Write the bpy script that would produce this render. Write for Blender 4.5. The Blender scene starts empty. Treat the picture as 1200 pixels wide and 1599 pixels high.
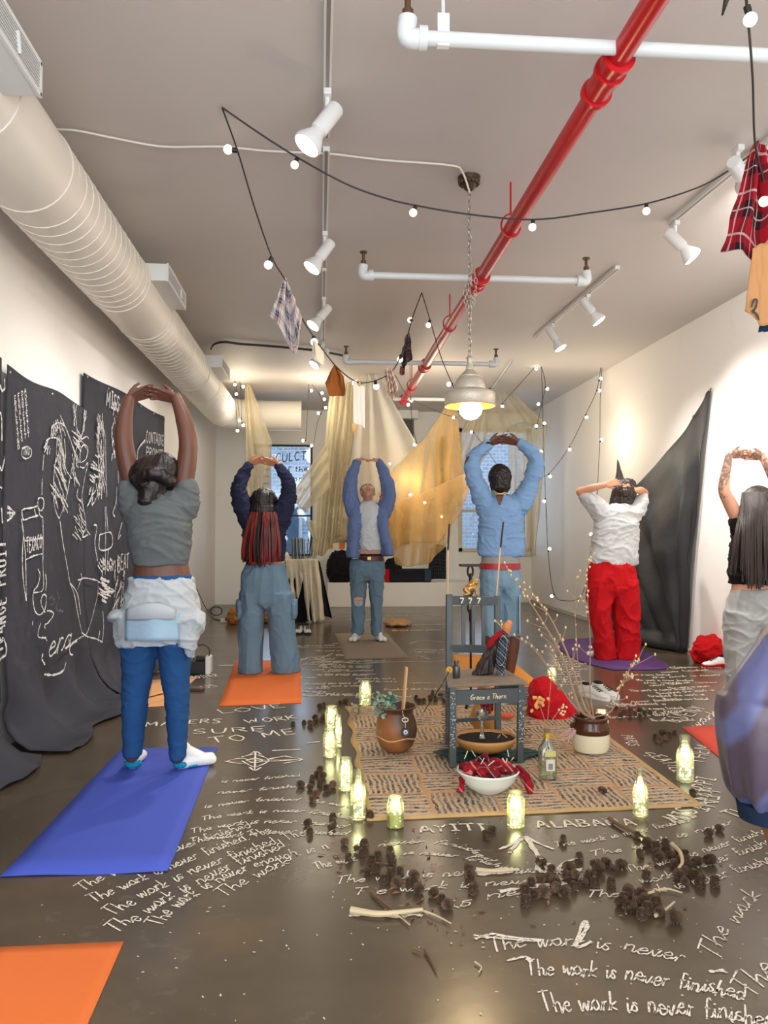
import bpy, bmesh, math, random
import numpy as np
from mathutils import Vector, Matrix, noise, Euler, Quaternion

RN = random.Random(11)
sc = bpy.context.scene
col = sc.collection
PI = math.pi
# ---------------------------------------------------------------- camera, world, exposure
F = 1230.0                      # focal length in pixels of the 1200x1599 frame
CAM = Vector((0, 0, 1.2))
PITCH = math.radians(1.51)
YAW = math.radians(4.65)
cd = bpy.data.cameras.new('camera')
cd.sensor_fit = 'HORIZONTAL'; cd.sensor_width = 36.0; cd.lens = F / 1200 * 36.0
cd.clip_start = 0.05; cd.clip_end = 200
cam = bpy.data.objects.new('camera', cd)
cam.location = CAM
cam.rotation_euler = (PI / 2 + PITCH, 0, -YAW)
col.objects.link(cam)
sc.camera = cam
CR = (Matrix.Rotation(-YAW, 3, 'Z') @ Matrix.Rotation(PI / 2 + PITCH, 3, 'X'))

WORLD_STRENGTH = 1.0
w = bpy.data.worlds.new('daylight'); sc.world = w
w.use_nodes = True
bg = w.node_tree.nodes['Background']
bg.inputs[0].default_value = (0.90, 0.95, 1.0, 1)
bg.inputs[1].default_value = WORLD_STRENGTH
vs = sc.view_settings
vs.view_transform = 'Standard'; vs.look = 'None'; vs.gamma = 1.0; vs.use_curve_mapping = False
vs.exposure = 0.7

XL, XR, YB, HC = -1.75, 3.65, 13.4, 3.28       # the room: left, right, back, ceiling height
YF = -1.2                                       # room left open behind the camera so light enters

def area_light(name, loc, rot, sx, sy, power, colr=(1, 1, 1), spread=PI):
    l = bpy.data.lights.new(name, 'AREA'); l.shape = 'RECTANGLE'; l.size = sx; l.size_y = sy
    l.energy = power; l.color = colr; l.spread = spread
    o = bpy.data.objects.new(name, l); o.location = loc; o.rotation_euler = rot
    col.objects.link(o); return o
# added fill light behind the camera; daylight through the two rear windows
area_light('front_fill_light', (0.95, YF, 1.75), (PI / 2, 0, 0), 5.2, 2.8, 112, (0.96, 0.98, 1.0))
area_light('rear_window_daylight', (-0.65, YB + 0.5, 1.9), (-PI / 2, 0, 0), 1.0, 1.7, 12, (0.8, 0.9, 1.0))
area_light('rear_window_daylight', (2.9, YB + 0.5, 1.9), (-PI / 2, 0, 0), 1.2, 1.9, 14, (0.8, 0.9, 1.0))

# ---------------------------------------------------------------- picture ray helpers
def ray(px, py):
    return CR @ Vector(((px - 600) / F, (799.5 - py) / F, -1.0))
def at(px, py, Y):
    d = ray(px, py); return CAM + d * (Y / d.y)
def lvl(px, py, z=0.0):
    d = ray(px, py); return CAM + d * ((z - CAM.z) / d.z)
def wal(px, py, X):
    d = ray(px, py); return CAM + d * (X / d.x)

# ---------------------------------------------------------------- materials
def srgb(c):
    if isinstance(c, str):
        c = c.lstrip('#'); c = [int(c[i:i + 2], 16) for i in (0, 2, 4)]
    c = [x / 255.0 for x in c]
    return tuple(x / 12.92 if x <= 0.04045 else ((x + 0.055) / 1.055) ** 2.4 for x in c) + (1.0,)

class NT:
    def __init__(s, name):
        s.m = bpy.data.materials.new(name); s.m.use_nodes = True
        s.t = s.m.node_tree; s.t.nodes.clear()
        s.out = s.t.nodes.new('ShaderNodeOutputMaterial')
    def n(s, typ, ins=None, **props):
        nd = s.t.nodes.new('ShaderNode' + typ)
        for k, v in props.items(): setattr(nd, k, v)
        for k, v in (ins or {}).items():
            if isinstance(v, (bpy.types.NodeSocket,)): s.t.links.new(v, nd.inputs[k])
            else: nd.inputs[k].default_value = v
        return nd
    def math(s, op, a, b=0.0, c=None):
        i = {0: a, 1: b}
        if c is not None: i[2] = c
        return s.n('Math', i, operation=op).outputs[0]
    def mix(s, f, a, b, blend='MIX'):
        nd = s.t.nodes.new('ShaderNodeMix'); nd.data_type = 'RGBA'; nd.blend_type = blend
        for k, v in ((0, f), (6, a), (7, b)):
            if isinstance(v, bpy.types.NodeSocket): s.t.links.new(v, nd.inputs[k])
            else: nd.inputs[k].default_value = v
        return nd.outputs[2]
    def ramp(s, f, stops, interp='LINEAR'):
        nd = s.n('ValToRGB', {0: f}); cr = nd.color_ramp; cr.interpolation = interp
        while len(cr.elements) < len(stops): cr.elements.new(0.5)
        for e, (p, c) in zip(cr.elements, stops): e.position = p; e.color = c
        return nd.outputs[0]
    def coord(s, which='Object'):
        return s.n('TexCoord').outputs[which]
    def noise(s, scale, detail=3, vec=None, rough=0.5, out=0):
        i = {'Scale': scale, 'Detail': detail, 'Roughness': rough}
        i['Vector'] = vec if vec is not None else s.coord()
        return s.n('TexNoise', i).outputs[out]
    def bsdf(s, **kw):
        ins = {k.replace('_', ' '): v for k, v in kw.items()}
        b = s.n('BsdfPrincipled', ins)
        return b
    def bump(s, h, strength=0.3, dist=0.01):
        return s.n('Bump', {'Height': h, 'Strength': strength, 'Distance': dist}).outputs[0]
    def done(s, sh):
        s.t.links.new(sh, s.out.inputs[0]); return s.m

def plain(name, c, rough=0.5, metal=0.0, var=0.0, vscale=6.0, bump=0.0, bscale=60.0, dist=0.004, sheen=0.0, spec=0.5):
    t = NT(name); c = srgb(c)
    base = c
    if var:
        dk = tuple(x * (1 - var) for x in c[:3]) + (1,); lt = tuple(min(1, x * (1 + var)) for x in c[:3]) + (1,)
        base = t.mix(t.noise(vscale, 4), dk, lt)
    kw = dict(Base_Color=base, Roughness=rough, Metallic=metal)
    b = t.bsdf(**kw)
    b.inputs['Specular IOR Level'].default_value = spec
    if sheen: b.inputs['Sheen Weight'].default_value = sheen
    if bump: t.t.links.new(t.bump(t.noise(bscale, 4), bump, dist), b.inputs['Normal'])
    return t.done(b.outputs[0])

def fabric(name, c, var=0.14, vscale=9, bump=0.35, rough=0.9, weave=900):
    t = NT(name); c = srgb(c)
    dk = tuple(x * (1 - var) for x in c[:3]) + (1,); lt = tuple(min(1, x * (1 + var)) for x in c[:3]) + (1,)
    base = t.mix(t.noise(vscale, 5), dk, lt)
    b = t.bsdf(Base_Color=base, Roughness=rough)
    b.inputs['Specular IOR Level'].default_value = 0.2
    h = t.math('ADD', t.noise(26, 3), t.math('MULTIPLY', t.noise(weave, 1), 0.12))
    t.t.links.new(t.bump(h, bump, 0.012), b.inputs['Normal'])
    return t.done(b.outputs[0])

def glow(name, c, strength, sample=False):
    t = NT(name)
    e = t.n('Emission', {0: srgb(c), 1: strength})
    m = t.done(e.outputs[0])
    if not sample: m.cycles.emission_sampling = 'NONE'
    return m

def glass(name, tint=(255, 255, 255), gloss=0.08, rough=0.02, body=0.0, bodyc=(220, 225, 215)):
    t = NT(name)
    tr = t.n('BsdfTransparent', {0: srgb(tint)})
    gl = t.n('BsdfGlossy', {'Color': (1, 1, 1, 1), 'Roughness': rough})
    fr = t.n('Fresnel', {'IOR': 1.45}).outputs[0]
    f = t.math('ADD', t.math('MULTIPLY', fr, 0.9), gloss)
    mx = t.n('MixShader', {0: f, 1: tr.outputs[0], 2: gl.outputs[0]})
    sh = mx.outputs[0]
    if body:
        df = t.n('BsdfDiffuse', {0: srgb(bodyc)})
        sh = t.n('MixShader', {0: body, 1: sh, 2: df.outputs[0]}).outputs[0]
    return t.done(sh)

def sheer(name, c, alpha=0.5):
    t = NT(name)
    uv = t.coord('UV')
    tr = t.n('BsdfTransparent', {0: (1, 1, 1, 1)})
    di = t.n('BsdfDiffuse', {0: srgb(c)}); tl = t.n('BsdfTranslucent', {0: srgb(c)})
    bd = t.n('MixShader', {0: 0.45, 1: di.outputs[0], 2: tl.outputs[0]})
    lw = t.n('LayerWeight', {0: 0.45}).outputs['Facing']
    a = t.math('ADD', t.math('MULTIPLY', lw, 0.45), alpha)
    a = t.math('MINIMUM', t.math('ADD', a, t.math('MULTIPLY', t.math('SUBTRACT', t.noise(3.0, 3), 0.5), 0.35)), 0.97)
    mx = t.n('MixShader', {0: a, 1: tr.outputs[0], 2: bd.outputs[0]})
    return t.done(mx.outputs[0])

def plaid(name, base, dark, light, third=None, n=5.0, rough=0.9, co=None):
    """woven plaid on the cloth's own UVs"""
    t = NT(name)
    v_ = t.coord('UV') if co is None else t.n('Mapping', {'Vector': t.coord(), 'Rotation': (0.5, 0.7, 0.4)}).outputs[0]
    s = t.n('SeparateXYZ', {0: v_})
    def bands(x):
        fr = t.math('FRACT', t.math('MULTIPLY', x, n))
        return (t.ramp(fr, [(0, (0, 0, 0, 1)), (0.42, (1, 1, 1, 1)), (0.80, (0, 0, 0, 1))], 'CONSTANT'),
                t.ramp(fr, [(0, (0, 0, 0, 1)), (0.17, (1, 1, 1, 1)), (0.23, (0, 0, 0, 1)), (0.585, (1, 1, 1, 1)), (0.62, (0, 0, 0, 1))], 'CONSTANT'),
                t.ramp(fr, [(0, (0, 0, 0, 1)), (0.9, (1, 1, 1, 1)), (0.96, (0, 0, 0, 1))], 'CONSTANT'))
    du, lu, tu = bands(s.outputs[0]); dv, lv, tv = bands(s.outputs[1])
    c = t.mix(t.math('MULTIPLY', t.math('ADD', du, dv), 0.48), srgb(base), srgb(dark))
    c = t.mix(t.math('MULTIPLY', t.math('MAXIMUM', lu, lv), 0.55), c, srgb(light))
    if third: c = t.mix(t.math('MULTIPLY', t.math('MAXIMUM', tu, tv), 0.7), c, srgb(third))
    b = t.bsdf(Base_Color=c, Roughness=rough)
    b.inputs['Specular IOR Level'].default_value = 0.2
    return t.done(b.outputs[0])

# ---------------------------------------------------------------- mesh builder
def frame_of(d):
    d = d.normalized()
    a = Vector((0, 0, 1)) if abs(d.z) < 0.9 else Vector((1, 0, 0))
    u = d.cross(a).normalized(); v = u.cross(d).normalized()
    return u, v

def smoothline(pts, per=6):
    """Catmull-Rom through points"""
    P = [Vector(p) for p in pts]
    if len(P) < 3: 
        return [P[0].lerp(P[1], i / per) for i in range(per + 1)] if len(P) == 2 else P
    out = []
    for i in range(len(P) - 1):
        p0 = P[i - 1] if i else P[0] * 2 - P[1]
        p1, p2 = P[i], P[i + 1]
        p3 = P[i + 2] if i + 2 < len(P) else P[-1] * 2 - P[-2]
        for k in range(per):
            t = k / per
            out.append(0.5 * ((2 * p1) + (p2 - p0) * t + (2 * p0 - 5 * p1 + 4 * p2 - p3) * t * t + (3 * p1 - p0 - 3 * p2 + p3) * t ** 3))
    out.append(P[-1]); return out

class MB:
    def __init__(s): s.v = []; s.f = []; s.uv = None
    def add(s, vs, fs):
        o = len(s.v); s.v += [Vector(v) for v in vs]; s.f += [tuple(i + o for i in f) for f in fs]; return s
    def box(s, c, size, rot=None):
        c = Vector(c); hx, hy, hz = (x / 2 for x in size)
        vs = [Vector((x, y, z)) for z in (-hz, hz) for y in (-hy, hy) for x in (-hx, hx)]
        if rot is not None:
            m = rot if isinstance(rot, Matrix) else Euler(rot).to_matrix(); vs = [m @ v for v in vs]
        return s.add([c + v for v in vs], [(0, 2, 3, 1), (4, 5, 7, 6), (0, 1, 5, 4), (2, 6, 7, 3), (0, 4, 6, 2), (1, 3, 7, 5)])
    def bb(s, a, b):
        a = Vector(a); b = Vector(b)
        return s.box((a + b) / 2, [abs(x) for x in (b - a)])
    def bar(s, p0, p1, wx, wy, up=None):
        """rectangular bar between two points"""
        p0 = Vector(p0); p1 = Vector(p1); d = p1 - p0
        if up is None: u, v = frame_of(d)
        else: u = d.cross(Vector(up)).normalized(); v = u.cross(d).normalized()
        q = [(-1, -1), (1, -1), (1, 1), (-1, 1)]
        vs = [p + u * (a * wx / 2) + v * (b * wy / 2) for p in (p0, p1) for a, b in q]
        return s.add(vs, [(3, 2, 1, 0), (4, 5, 6, 7), (0, 1, 5, 4), (1, 2, 6, 5), (2, 3, 7, 6), (3, 0, 4, 7)])
    def tube(s, pts, r, seg=8, cap=True, flat=1.0):
        P = [Vector(p) for p in pts]; n = len(P)
        rr = r if isinstance(r, (list, tuple)) else [r] * n
        u = None; vs = []
        for i in range(n):
            d = (P[min(i + 1, n - 1)] - P[max(i - 1, 0)])
            if d.length < 1e-9: d = Vector((0, 0, 1))
            d.normalize()
            if u is None: u, _ = frame_of(d)
            else:
                u = u - d * u.dot(d)
                u = u.normalized() if u.length > 1e-6 else frame_of(d)[0]
            v = d.cross(u)
            for k in range(seg):
                a = 2 * PI * k / seg
                vs.append(P[i] + u * (math.cos(a) * rr[i]) + v * (math.sin(a) * rr[i] * flat))
        fs = [(i * seg + k, i * seg + (k + 1) % seg, (i + 1) * seg + (k + 1) % seg, (i + 1) * seg + k) for i in range(n - 1) for k in range(seg)]
        if cap: fs += [tuple(range(seg - 1, -1, -1)), tuple((n - 1) * seg + k for k in range(seg))]
        return s.add(vs, fs)
    def lathe(s, prof, c, seg=28, rot=None, sx=1.0, sy=1.0, caps=True):
        """prof: (radius, height) bottom to top"""
        c = Vector(c); vs = []
        for r, z in prof:
            for k in range(seg):
                a = 2 * PI * k / seg; vs.append(Vector((r * math.cos(a) * sx, r * math.sin(a) * sy, z)))
        if rot is not None: vs = [rot @ v for v in vs]
        n = len(prof)
        fs = [(i * seg + k, i * seg + (k + 1) % seg, (i + 1) * seg + (k + 1) % seg, (i + 1) * seg + k) for i in range(n - 1) for k in range(seg)]
        if caps: fs += [tuple(range(seg - 1, -1, -1)), tuple((n - 1) * seg + k for k in range(seg))]
        return s.add([c + v for v in vs], fs)
    def ell(s, c, r, rot=None, seg=16, rings=10):
        c = Vector(c); r = (r, r, r) if not isinstance(r, (tuple, list, Vector)) else r
        vs = [Vector((0, 0, -r[2]))]
        for i in range(1, rings):
            p = -PI / 2 + PI * i / rings
            for k in range(seg):
                a = 2 * PI * k / seg
                vs.append(Vector((r[0] * math.cos(p) * math.cos(a), r[1] * math.cos(p) * math.sin(a), r[2] * math.sin(p))))
        vs.append(Vector((0, 0, r[2])))
        if rot is not None: vs = [rot @ v for v in vs]
        fs = [(0, 1 + (k + 1) % seg, 1 + k) for k in range(seg)]
        for i in range(rings - 2):
            a = 1 + i * seg; b = a + seg
            fs += [(a + k, a + (k + 1) % seg, b + (k + 1) % seg, b + k) for k in range(seg)]
        a = 1 + (rings - 2) * seg; t = len(vs) - 1
        fs += [(a + k, a + (k + 1) % seg, t) for k in range(seg)]
        return s.add([c + v for v in vs], fs)
    def cap(s, p0, r0, p1, r1, seg=14):
        """tapered capsule"""
        p0 = Vector(p0); p1 = Vector(p1)
        s.tube([p0, p1], [r0, r1], seg); s.ell(p0, r0, seg=seg, rings=8); s.ell(p1, r1, seg=seg, rings=8); return s
    def chain(s, pts, rs, seg=14):
        P = smoothline(pts, 5) if len(pts) > 2 else [Vector(p) for p in pts]
        if len(pts) > 2:
            rr = []
            for i in range(len(pts) - 1):
                for k in range(5): rr.append(rs[i] + (rs[i + 1] - rs[i]) * k / 5)
            rr.append(rs[-1])
        else: rr = list(rs)
        s.tube(P, rr, seg); s.ell(P[0], rr[0], seg=seg, rings=8); s.ell(P[-1], rr[-1], seg=seg, rings=8); return s
    def loft(s, rings, cap=True):
        n = len(rings); k = len(rings[0]); vs = [v for r in rings for v in r]
        fs = [(i * k + j, i * k + (j + 1) % k, (i + 1) * k + (j + 1) % k, (i + 1) * k + j) for i in range(n - 1) for j in range(k)]
        if cap: fs += [tuple(range(k - 1, -1, -1)), tuple((n - 1) * k + j for j in range(k))]
        return s.add(vs, fs)
    def grid(s, rows, uvs=True):
        """open sheet with UVs"""
        n = len(rows); k = len(rows[0]); o = len(s.v)
        if s.uv is None: s.uv = [(0, 0)] * o
        s.uv += [(j / (k - 1), i / (n - 1)) for i in range(n) for j in range(k)]
        vs = [v for r in rows for v in r]
        fs = [(i * k + j, i * k + j + 1, (i + 1) * k + j + 1, (i + 1) * k + j) for i in range(n - 1) for j in range(k - 1)]
        return s.add(vs, fs)

WL = {}
def mesh_of(name, mb, org=Vector((0, 0, 0)), smooth=True):
    me = bpy.data.meshes.new(name)
    me.from_pydata([tuple(v - org) for v in mb.v], [], mb.f)
    if mb.uv is not None:
        while len(mb.uv) < len(mb.v): mb.uv.append((0, 0))
        ul = me.uv_layers.new(name='uv')
        idx = np.empty(len(me.loops), dtype=np.int32); me.loops.foreach_get('vertex_index', idx)
        ul.data.foreach_set('uv', np.array(mb.uv, dtype=np.float32)[idx].ravel())
    me.polygons.foreach_set('use_smooth', [smooth] * len(me.polygons))
    me.update(); return me

def put(o, parent, org):
    col.objects.link(o)
    if parent is not None:
        o.parent = parent; WL[o.name] = WL[parent.name]
    else:
        o.location = org; WL[o.name] = org.copy()

def base_of(vs):
    a = np.array([tuple(v) for v in vs]); lo = a.min(0); hi = a.max(0)
    return Vector(((lo[0] + hi[0]) / 2, (lo[1] + hi[1]) / 2, lo[2]))

def obj(name, mb, mat, parent=None, smooth=True, solid=0.0, bevel=0.0, sub=0, offset=0.0, auto=True):
    org = WL[parent.name] if parent is not None else base_of(mb.v)
    me = mesh_of(name, mb, org, smooth)
    if mat is not None: me.materials.append(mat)
    if not mb.uv:
        bm = bmesh.new(); bm.from_mesh(me); bmesh.ops.recalc_face_normals(bm, faces=bm.faces); bm.to_mesh(me); bm.free()
    o = bpy.data.objects.new(name, me)
    put(o, parent, org)
    if solid:
        m = o.modifiers.new('thickness', 'SOLIDIFY'); m.thickness = solid; m.offset = offset
    if bevel:
        m = o.modifiers.new('bevel', 'BEVEL'); m.width = bevel; m.segments = 2; m.limit_method = 'ANGLE'
    if sub:
        m = o.modifiers.new('sub', 'SUBSURF'); m.levels = sub; m.render_levels = sub
    if smooth and not sub and not solid:
        try: me.set_sharp_from_angle(angle=math.radians(40))
        except Exception: pass
    return o

def blob(name, mb, mat, parent=None, voxel=0.006, smooth=4, fn=None, clip=None):
    """fuse overlapping closed pieces into one continuous surface"""
    org = WL[parent.name] if parent is not None else base_of(mb.v)
    me = mesh_of(name + '_raw', mb, org)
    t = bpy.data.objects.new('tmp', me); col.objects.link(t)
    m = t.modifiers.new('r', 'REMESH'); m.mode = 'VOXEL'; m.voxel_size = voxel
    if smooth:
        m = t.modifiers.new('s', 'SMOOTH'); m.factor = 0.5; m.iterations = smooth
    dg = bpy.context.evaluated_depsgraph_get()
    nm = bpy.data.meshes.new_from_object(t.evaluated_get(dg), depsgraph=dg)
    bpy.data.objects.remove(t); bpy.data.meshes.remove(me)
    nm.name = name
    n = len(nm.vertices)
    if fn is not None:
        co = np.empty(n * 3, dtype=np.float32); nm.vertices.foreach_get('co', co); co = co.reshape(-1, 3)
        no = np.empty(n * 3, dtype=np.float32); nm.vertices.foreach_get('normal', no); no = no.reshape(-1, 3)
        wc = co + np.array(org, dtype=np.float32)
        co = fn(wc, no) - np.array(org, dtype=np.float32)
        nm.vertices.foreach_set('co', co.astype(np.float32).ravel()); nm.update()
    nm.polygons.foreach_set('use_smooth', [True] * len(nm.polygons))
    nm.materials.clear(); nm.materials.append(mat)
    o = bpy.data.objects.new(name, nm)
    put(o, parent, org); return o

def creases(amp, sx, sy, sz, seed=0.0, amp2=0.0, s2=60.0):
    """cloth folds: sharp ridges of stretched noise, pushed along the normal"""
    def fn(wc, no):
        d = np.empty(len(wc), dtype=np.float32)
        N = noise.noise
        for i in range(len(wc)):
            x, y, z = (float(q) for q in wc[i])
            wz = z + 0.10 * N((x * 3.1, y * 3.1, z * 3.1 + seed))
            v = N((x * sx + seed, y * sy, wz * sz))
            r1 = max(0.0, 1 - abs(v) * 3.2)
            v2 = N((x * sx * 1.9 + 7 + seed, y * sy * 1.9, wz * sz * 1.9 + 3))
            r2 = max(0.0, 1 - abs(v2) * 3.0)
            d[i] = amp * (1.1 * r1 * r1 + 0.6 * r2 * r2 + 0.8 * v - 0.35)
            if amp2: d[i] += amp2 * N((x * sx * 4 + 9, y * sy * 4, z * sz * 3 + seed))
        return wc + no * d[:, None]
    return fn

def thing(name, label, cat, loc=(0, 0, 0), group=None, rotz=0.0):
    o = bpy.data.objects.new(name, None); o.empty_display_size = 0.1
    col.objects.link(o); o.location = Vector(loc); WL[o.name] = Vector(loc)
    return tag(o, label, cat, group)
def tag(o, label, cat, group=None, kind=None):
    o['label'] = label; o['category'] = cat
    if group: o['group'] = group
    if kind: o['kind'] = kind
    return o
def struct(name, mb, mat, parent=None, **k):
    o = obj(name, mb, mat, parent, **k)
    if parent is None: o['kind'] = 'structure'
    return o
def dup(o, parent=None, loc=None, rot=None):
    c = o.copy(); col.objects.link(c)
    if parent is not None: c.parent = parent
    if loc is not None: c.location = loc
    if rot is not None: c.rotation_euler = rot
    for ch in o.children: dup(ch, c)
    return c
# ================================================================ the room
def wall_mat(name, c):
    t = NT(name); c = srgb(c)
    n = t.noise(0.9, 4); base = t.mix(n, tuple(x * 0.95 for x in c[:3]) + (1,), c)
    sm = t.ramp(t.noise(4.0, 6, rough=0.65), [(0.60, (0, 0, 0, 1)), (0.78, (1, 1, 1, 1))])
    base = t.mix(t.math('MULTIPLY', sm, 0.10), base, srgb((150, 140, 128)))
    b = t.bsdf(Base_Color=base, Roughness=0.6)
    t.t.links.new(t.bump(t.noise(35, 4), 0.12, 0.004), b.inputs['Normal'])
    return t.done(b.outputs[0])
M_wall = wall_mat('wall_paint', (242, 238, 233))
M_wallb = wall_mat('rear_wall_paint', (242, 242, 239))
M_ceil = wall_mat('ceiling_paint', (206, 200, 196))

def floor_mat():
    t = NT('polished_concrete')
    n1 = t.noise(0.8, 6, rough=0.6); n2 = t.noise(5, 6, rough=0.65)
    c = t.mix(t.ramp(n1, [(0.3, (0, 0, 0, 1)), (0.7, (1, 1, 1, 1))]), srgb((70, 60, 47)), srgb((97, 85, 68)))
    c = t.mix(t.math('MULTIPLY', t.ramp(n2, [(0.35, (1, 1, 1, 1)), (0.62, (0, 0, 0, 1))]), 0.45), c, srgb((78, 68, 56)))
    # worn rusty patches and chalk dust
    c = t.mix(t.math('MULTIPLY', t.ramp(t.noise(1.7, 5), [(0.58, (0, 0, 0, 1)), (0.75, (1, 1, 1, 1))]), 0.35), c, srgb((128, 96, 66)))
    sp = t.ramp(t.noise(42, 3, rough=0.7), [(0.70, (0, 0, 0, 1)), (0.75, (1, 1, 1, 1))])
    md = t.ramp(t.noise(2.3, 3), [(0.48, (0, 0, 0, 1)), (0.65, (1, 1, 1, 1))])
    c = t.mix(t.math('MULTIPLY', t.math('MULTIPLY', sp, md), 0.55), c, srgb((196, 186, 170)))
    du = t.ramp(t.noise(7, 6, rough=0.7), [(0.60, (0, 0, 0, 1)), (0.8, (1, 1, 1, 1))])
    c = t.mix(t.math('MULTIPLY', du, 0.22), c, srgb((170, 160, 145)))
    r = t.math('ADD', 0.16, t.math('MULTIPLY', n2, 0.16))
    b = t.bsdf(Base_Color=c, Roughness=r)
    b.inputs['Specular IOR Level'].default_value = 0.6
    t.t.links.new(t.bump(t.noise(9, 4), 0.05, 0.01), b.inputs['Normal'])
    return t.done(b.outputs[0])
M_floor = floor_mat()

floor = struct('floor', MB().bb((XL - 0.15, YF, -0.1), (XR + 0.15, YB + 0.15, 0)), M_floor, smooth=False)
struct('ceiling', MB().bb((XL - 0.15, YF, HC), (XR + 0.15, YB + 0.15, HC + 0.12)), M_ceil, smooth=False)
struct('wall_left', MB().bb((XL - 0.15, YF, 0), (XL, YB, HC)), M_wall, smooth=False)
struct('wall_right', MB().bb((XR, YF, 0), (XR + 0.15, YB, HC)), M_wall, smooth=False)

def onback(px, py): return at(px, py, YB)
W = []
for (a, b) in (((397, 694), (488, 868)), ((716, 669), (829, 861))):
    p = onback(*a); q = onback(*b); W.append((p.x, q.x, q.z, p.z))
mb = MB()
xs = [XL, W[0][0], W[0][1], W[1][0], W[1][1], XR]
for i in range(5):
    if i in (1, 3):
        x0, x1, z0, z1 = W[0] if i == 1 else W[1]
        mb.bb((x0, YB, 0), (x1, YB + 0.15, z0)); mb.bb((x0, YB, z1), (x1, YB + 0.15, HC))
    else: mb.bb((xs[i], YB, 0), (xs[i + 1], YB + 0.15, HC))
struct('wall_back', mb, M_wallb, smooth=False)

M_black = plain('black_paint', (28, 28, 30), 0.5)
M_whitep = plain('white_gloss_paint', (228, 230, 228), 0.35)
M_frame2 = plain('cream_window_frame', (205, 196, 176), 0.5, var=0.08)
M_pane = glass('window_glass', (225, 236, 246), 0.05)
M_glasschalk = plain('white_marker', (240, 244, 248), 0.8)
def window(n, wd, fm, tw, mull):
    x0, x1, z0, z1 = wd
    f = MB()
    for a, b in (((x0, YB - 0.03, z0), (x0 + tw, YB + 0.12, z1)), ((x1 - tw, YB - 0.03, z0), (x1, YB + 0.12, z1)),
                 ((x0, YB - 0.03, z0), (x1, YB + 0.12, z0 + tw)), ((x0, YB - 0.03, z1 - tw), (x1, YB + 0.12, z1))): f.bb(a, b)
    for k, u in mull:
        if k == 'h': z = z0 + (z1 - z0) * u; f.bb((x0, YB + 0.02, z - tw * .4), (x1, YB + 0.09, z + tw * .4))
        else: x = x0 + (x1 - x0) * u; f.bb((x - tw * .4, YB + 0.02, z0), (x + tw * .4, YB + 0.09, z1))
    fr = struct('window_%d' % n, f, fm, smooth=False)
    struct('pane', MB().bb((x0 + tw, YB + 0.05, z0 + tw), (x1 - tw, YB + 0.058, z1 - tw)), M_pane, fr, smooth=False)
    return fr
w1 = window(1, W[0], M_black, 0.035, [('h', 0.36)])
w2 = window(2, W[1], M_frame2, 0.06, [('h', 0.33)])

# skirting that is seen along the right wall and the rear wall
M_conc = plain('grey_base_paint', (200, 192, 182), 0.6, var=0.05)
struct('baseboard_right', MB().bb((XR - 0.02, 2.5, 0), (XR, YB, 0.05)), M_conc, smooth=False)
struct('trim_1', MB().bb((3.0, YB - 0.05, HC - 0.26), (3.55, YB, HC - 0.02)), M_wallb, smooth=False)

# street seen through the rear windows
def brick_mat():
    t = NT('pale_painted_brick')
    v = t.n('Mapping', {'Vector': t.coord(), 'Rotation': (PI / 2, 0, 0)}).outputs[0]
    b = t.n('TexBrick', {'Vector': v, 'Color1': srgb((196, 208, 224)), 'Color2': srgb((170, 186, 208)), 'Mortar': srgb((222, 228, 236)), 'Scale': 3.0, 'Mortar Size': 0.03})
    p = t.bsdf(Base_Color=b.outputs[0], Roughness=0.8)
    return t.done(p.outputs[0])
bd = thing('neighbouring_building', 'pale blue-grey brick building seen through the rear windows', 'building', (1, 18, -0.1))
obj('facade', MB().bb((-9, 18, -0.1), (11, 18.3, 7)), brick_mat(), bd, smooth=False)
M_dkglass = plain('street_window_glass', (70, 92, 120), 0.15)
for x in (-2.6, -0.9, 2.4, 4.4):
    fw = obj('window', MB().bb((x - 0.5, 17.9, 0.6), (x + 0.5, 17.995, 2.1)), M_whitep, bd, smooth=False)
    obj('pane', MB().bb((x - 0.42, 17.88, 0.7), (x + 0.42, 17.895, 2.0)), M_dkglass, fw, smooth=False)
gr = obj('pavement', MB().bb((-9, YB + 0.15, -0.2), (11, 18, -0.1)), plain('pavement_concrete', (150, 152, 156), 0.8, var=0.1)); gr['kind'] = 'structure'

# ---------------------------------------------------------------- duct and its registers
M_duct = plain('duct_white_paint', (226, 220, 210), 0.42, var=0.04, vscale=2)
DX, DZ, DR = -1.39, 2.93, 0.22
dt = thing('ventilation_duct', 'white spiral ventilation duct along the left wall turning right at the back', 'duct', (DX, 0, DZ - DR))
path = [(DX, YF + 0.1, DZ), (DX, 11.2, DZ)]
for k in range(1, 9):
    a = PI / 2 * k / 8; path.append((DX + 0.5 * (1 - math.cos(a)), 11.2 + 0.5 * math.sin(a), DZ))
path.append((-0.28, 11.7, DZ))
obj('duct_body', MB().tube(path, DR, 40), M_duct, dt)
def helix(y0, y1, pitch):
    n = int((y1 - y0) / pitch * 26); pts = []
    for i in range(n + 1):
        y = y0 + (y1 - y0) * i / n; a = 2 * PI * (y - y0) / pitch
        pts.append((DX + (DR + 0.001) * math.cos(a), y, DZ + (DR + 0.001) * math.sin(a)))
    return pts
for y0, y1 in ((3.9, 5.5), (6.25, 8.5), (9.25, 11.1)): obj('spiral_seam', MB().tube(helix(y0, y1, 0.115), 0.0042, 5), M_duct, dt)
for y in (0.9, 2.2, 3.15, 3.8, 5.48, 6.27, 8.48, 9.27, 11.2):
    obj('joint_ring', MB().tube([(DX, y - 0.012, DZ), (DX, y + 0.012, DZ)], DR + 0.006, 40), M_duct, dt)
for x in (-0.85, -0.29):
    obj('joint_ring', MB().tube([(x - 0.012, 11.7, DZ), (x + 0.012, 11.7, DZ)], DR + 0.007, 40), M_duct, dt)
M_slot = plain('register_slot_grey', (120, 112, 110), 0.5)
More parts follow.
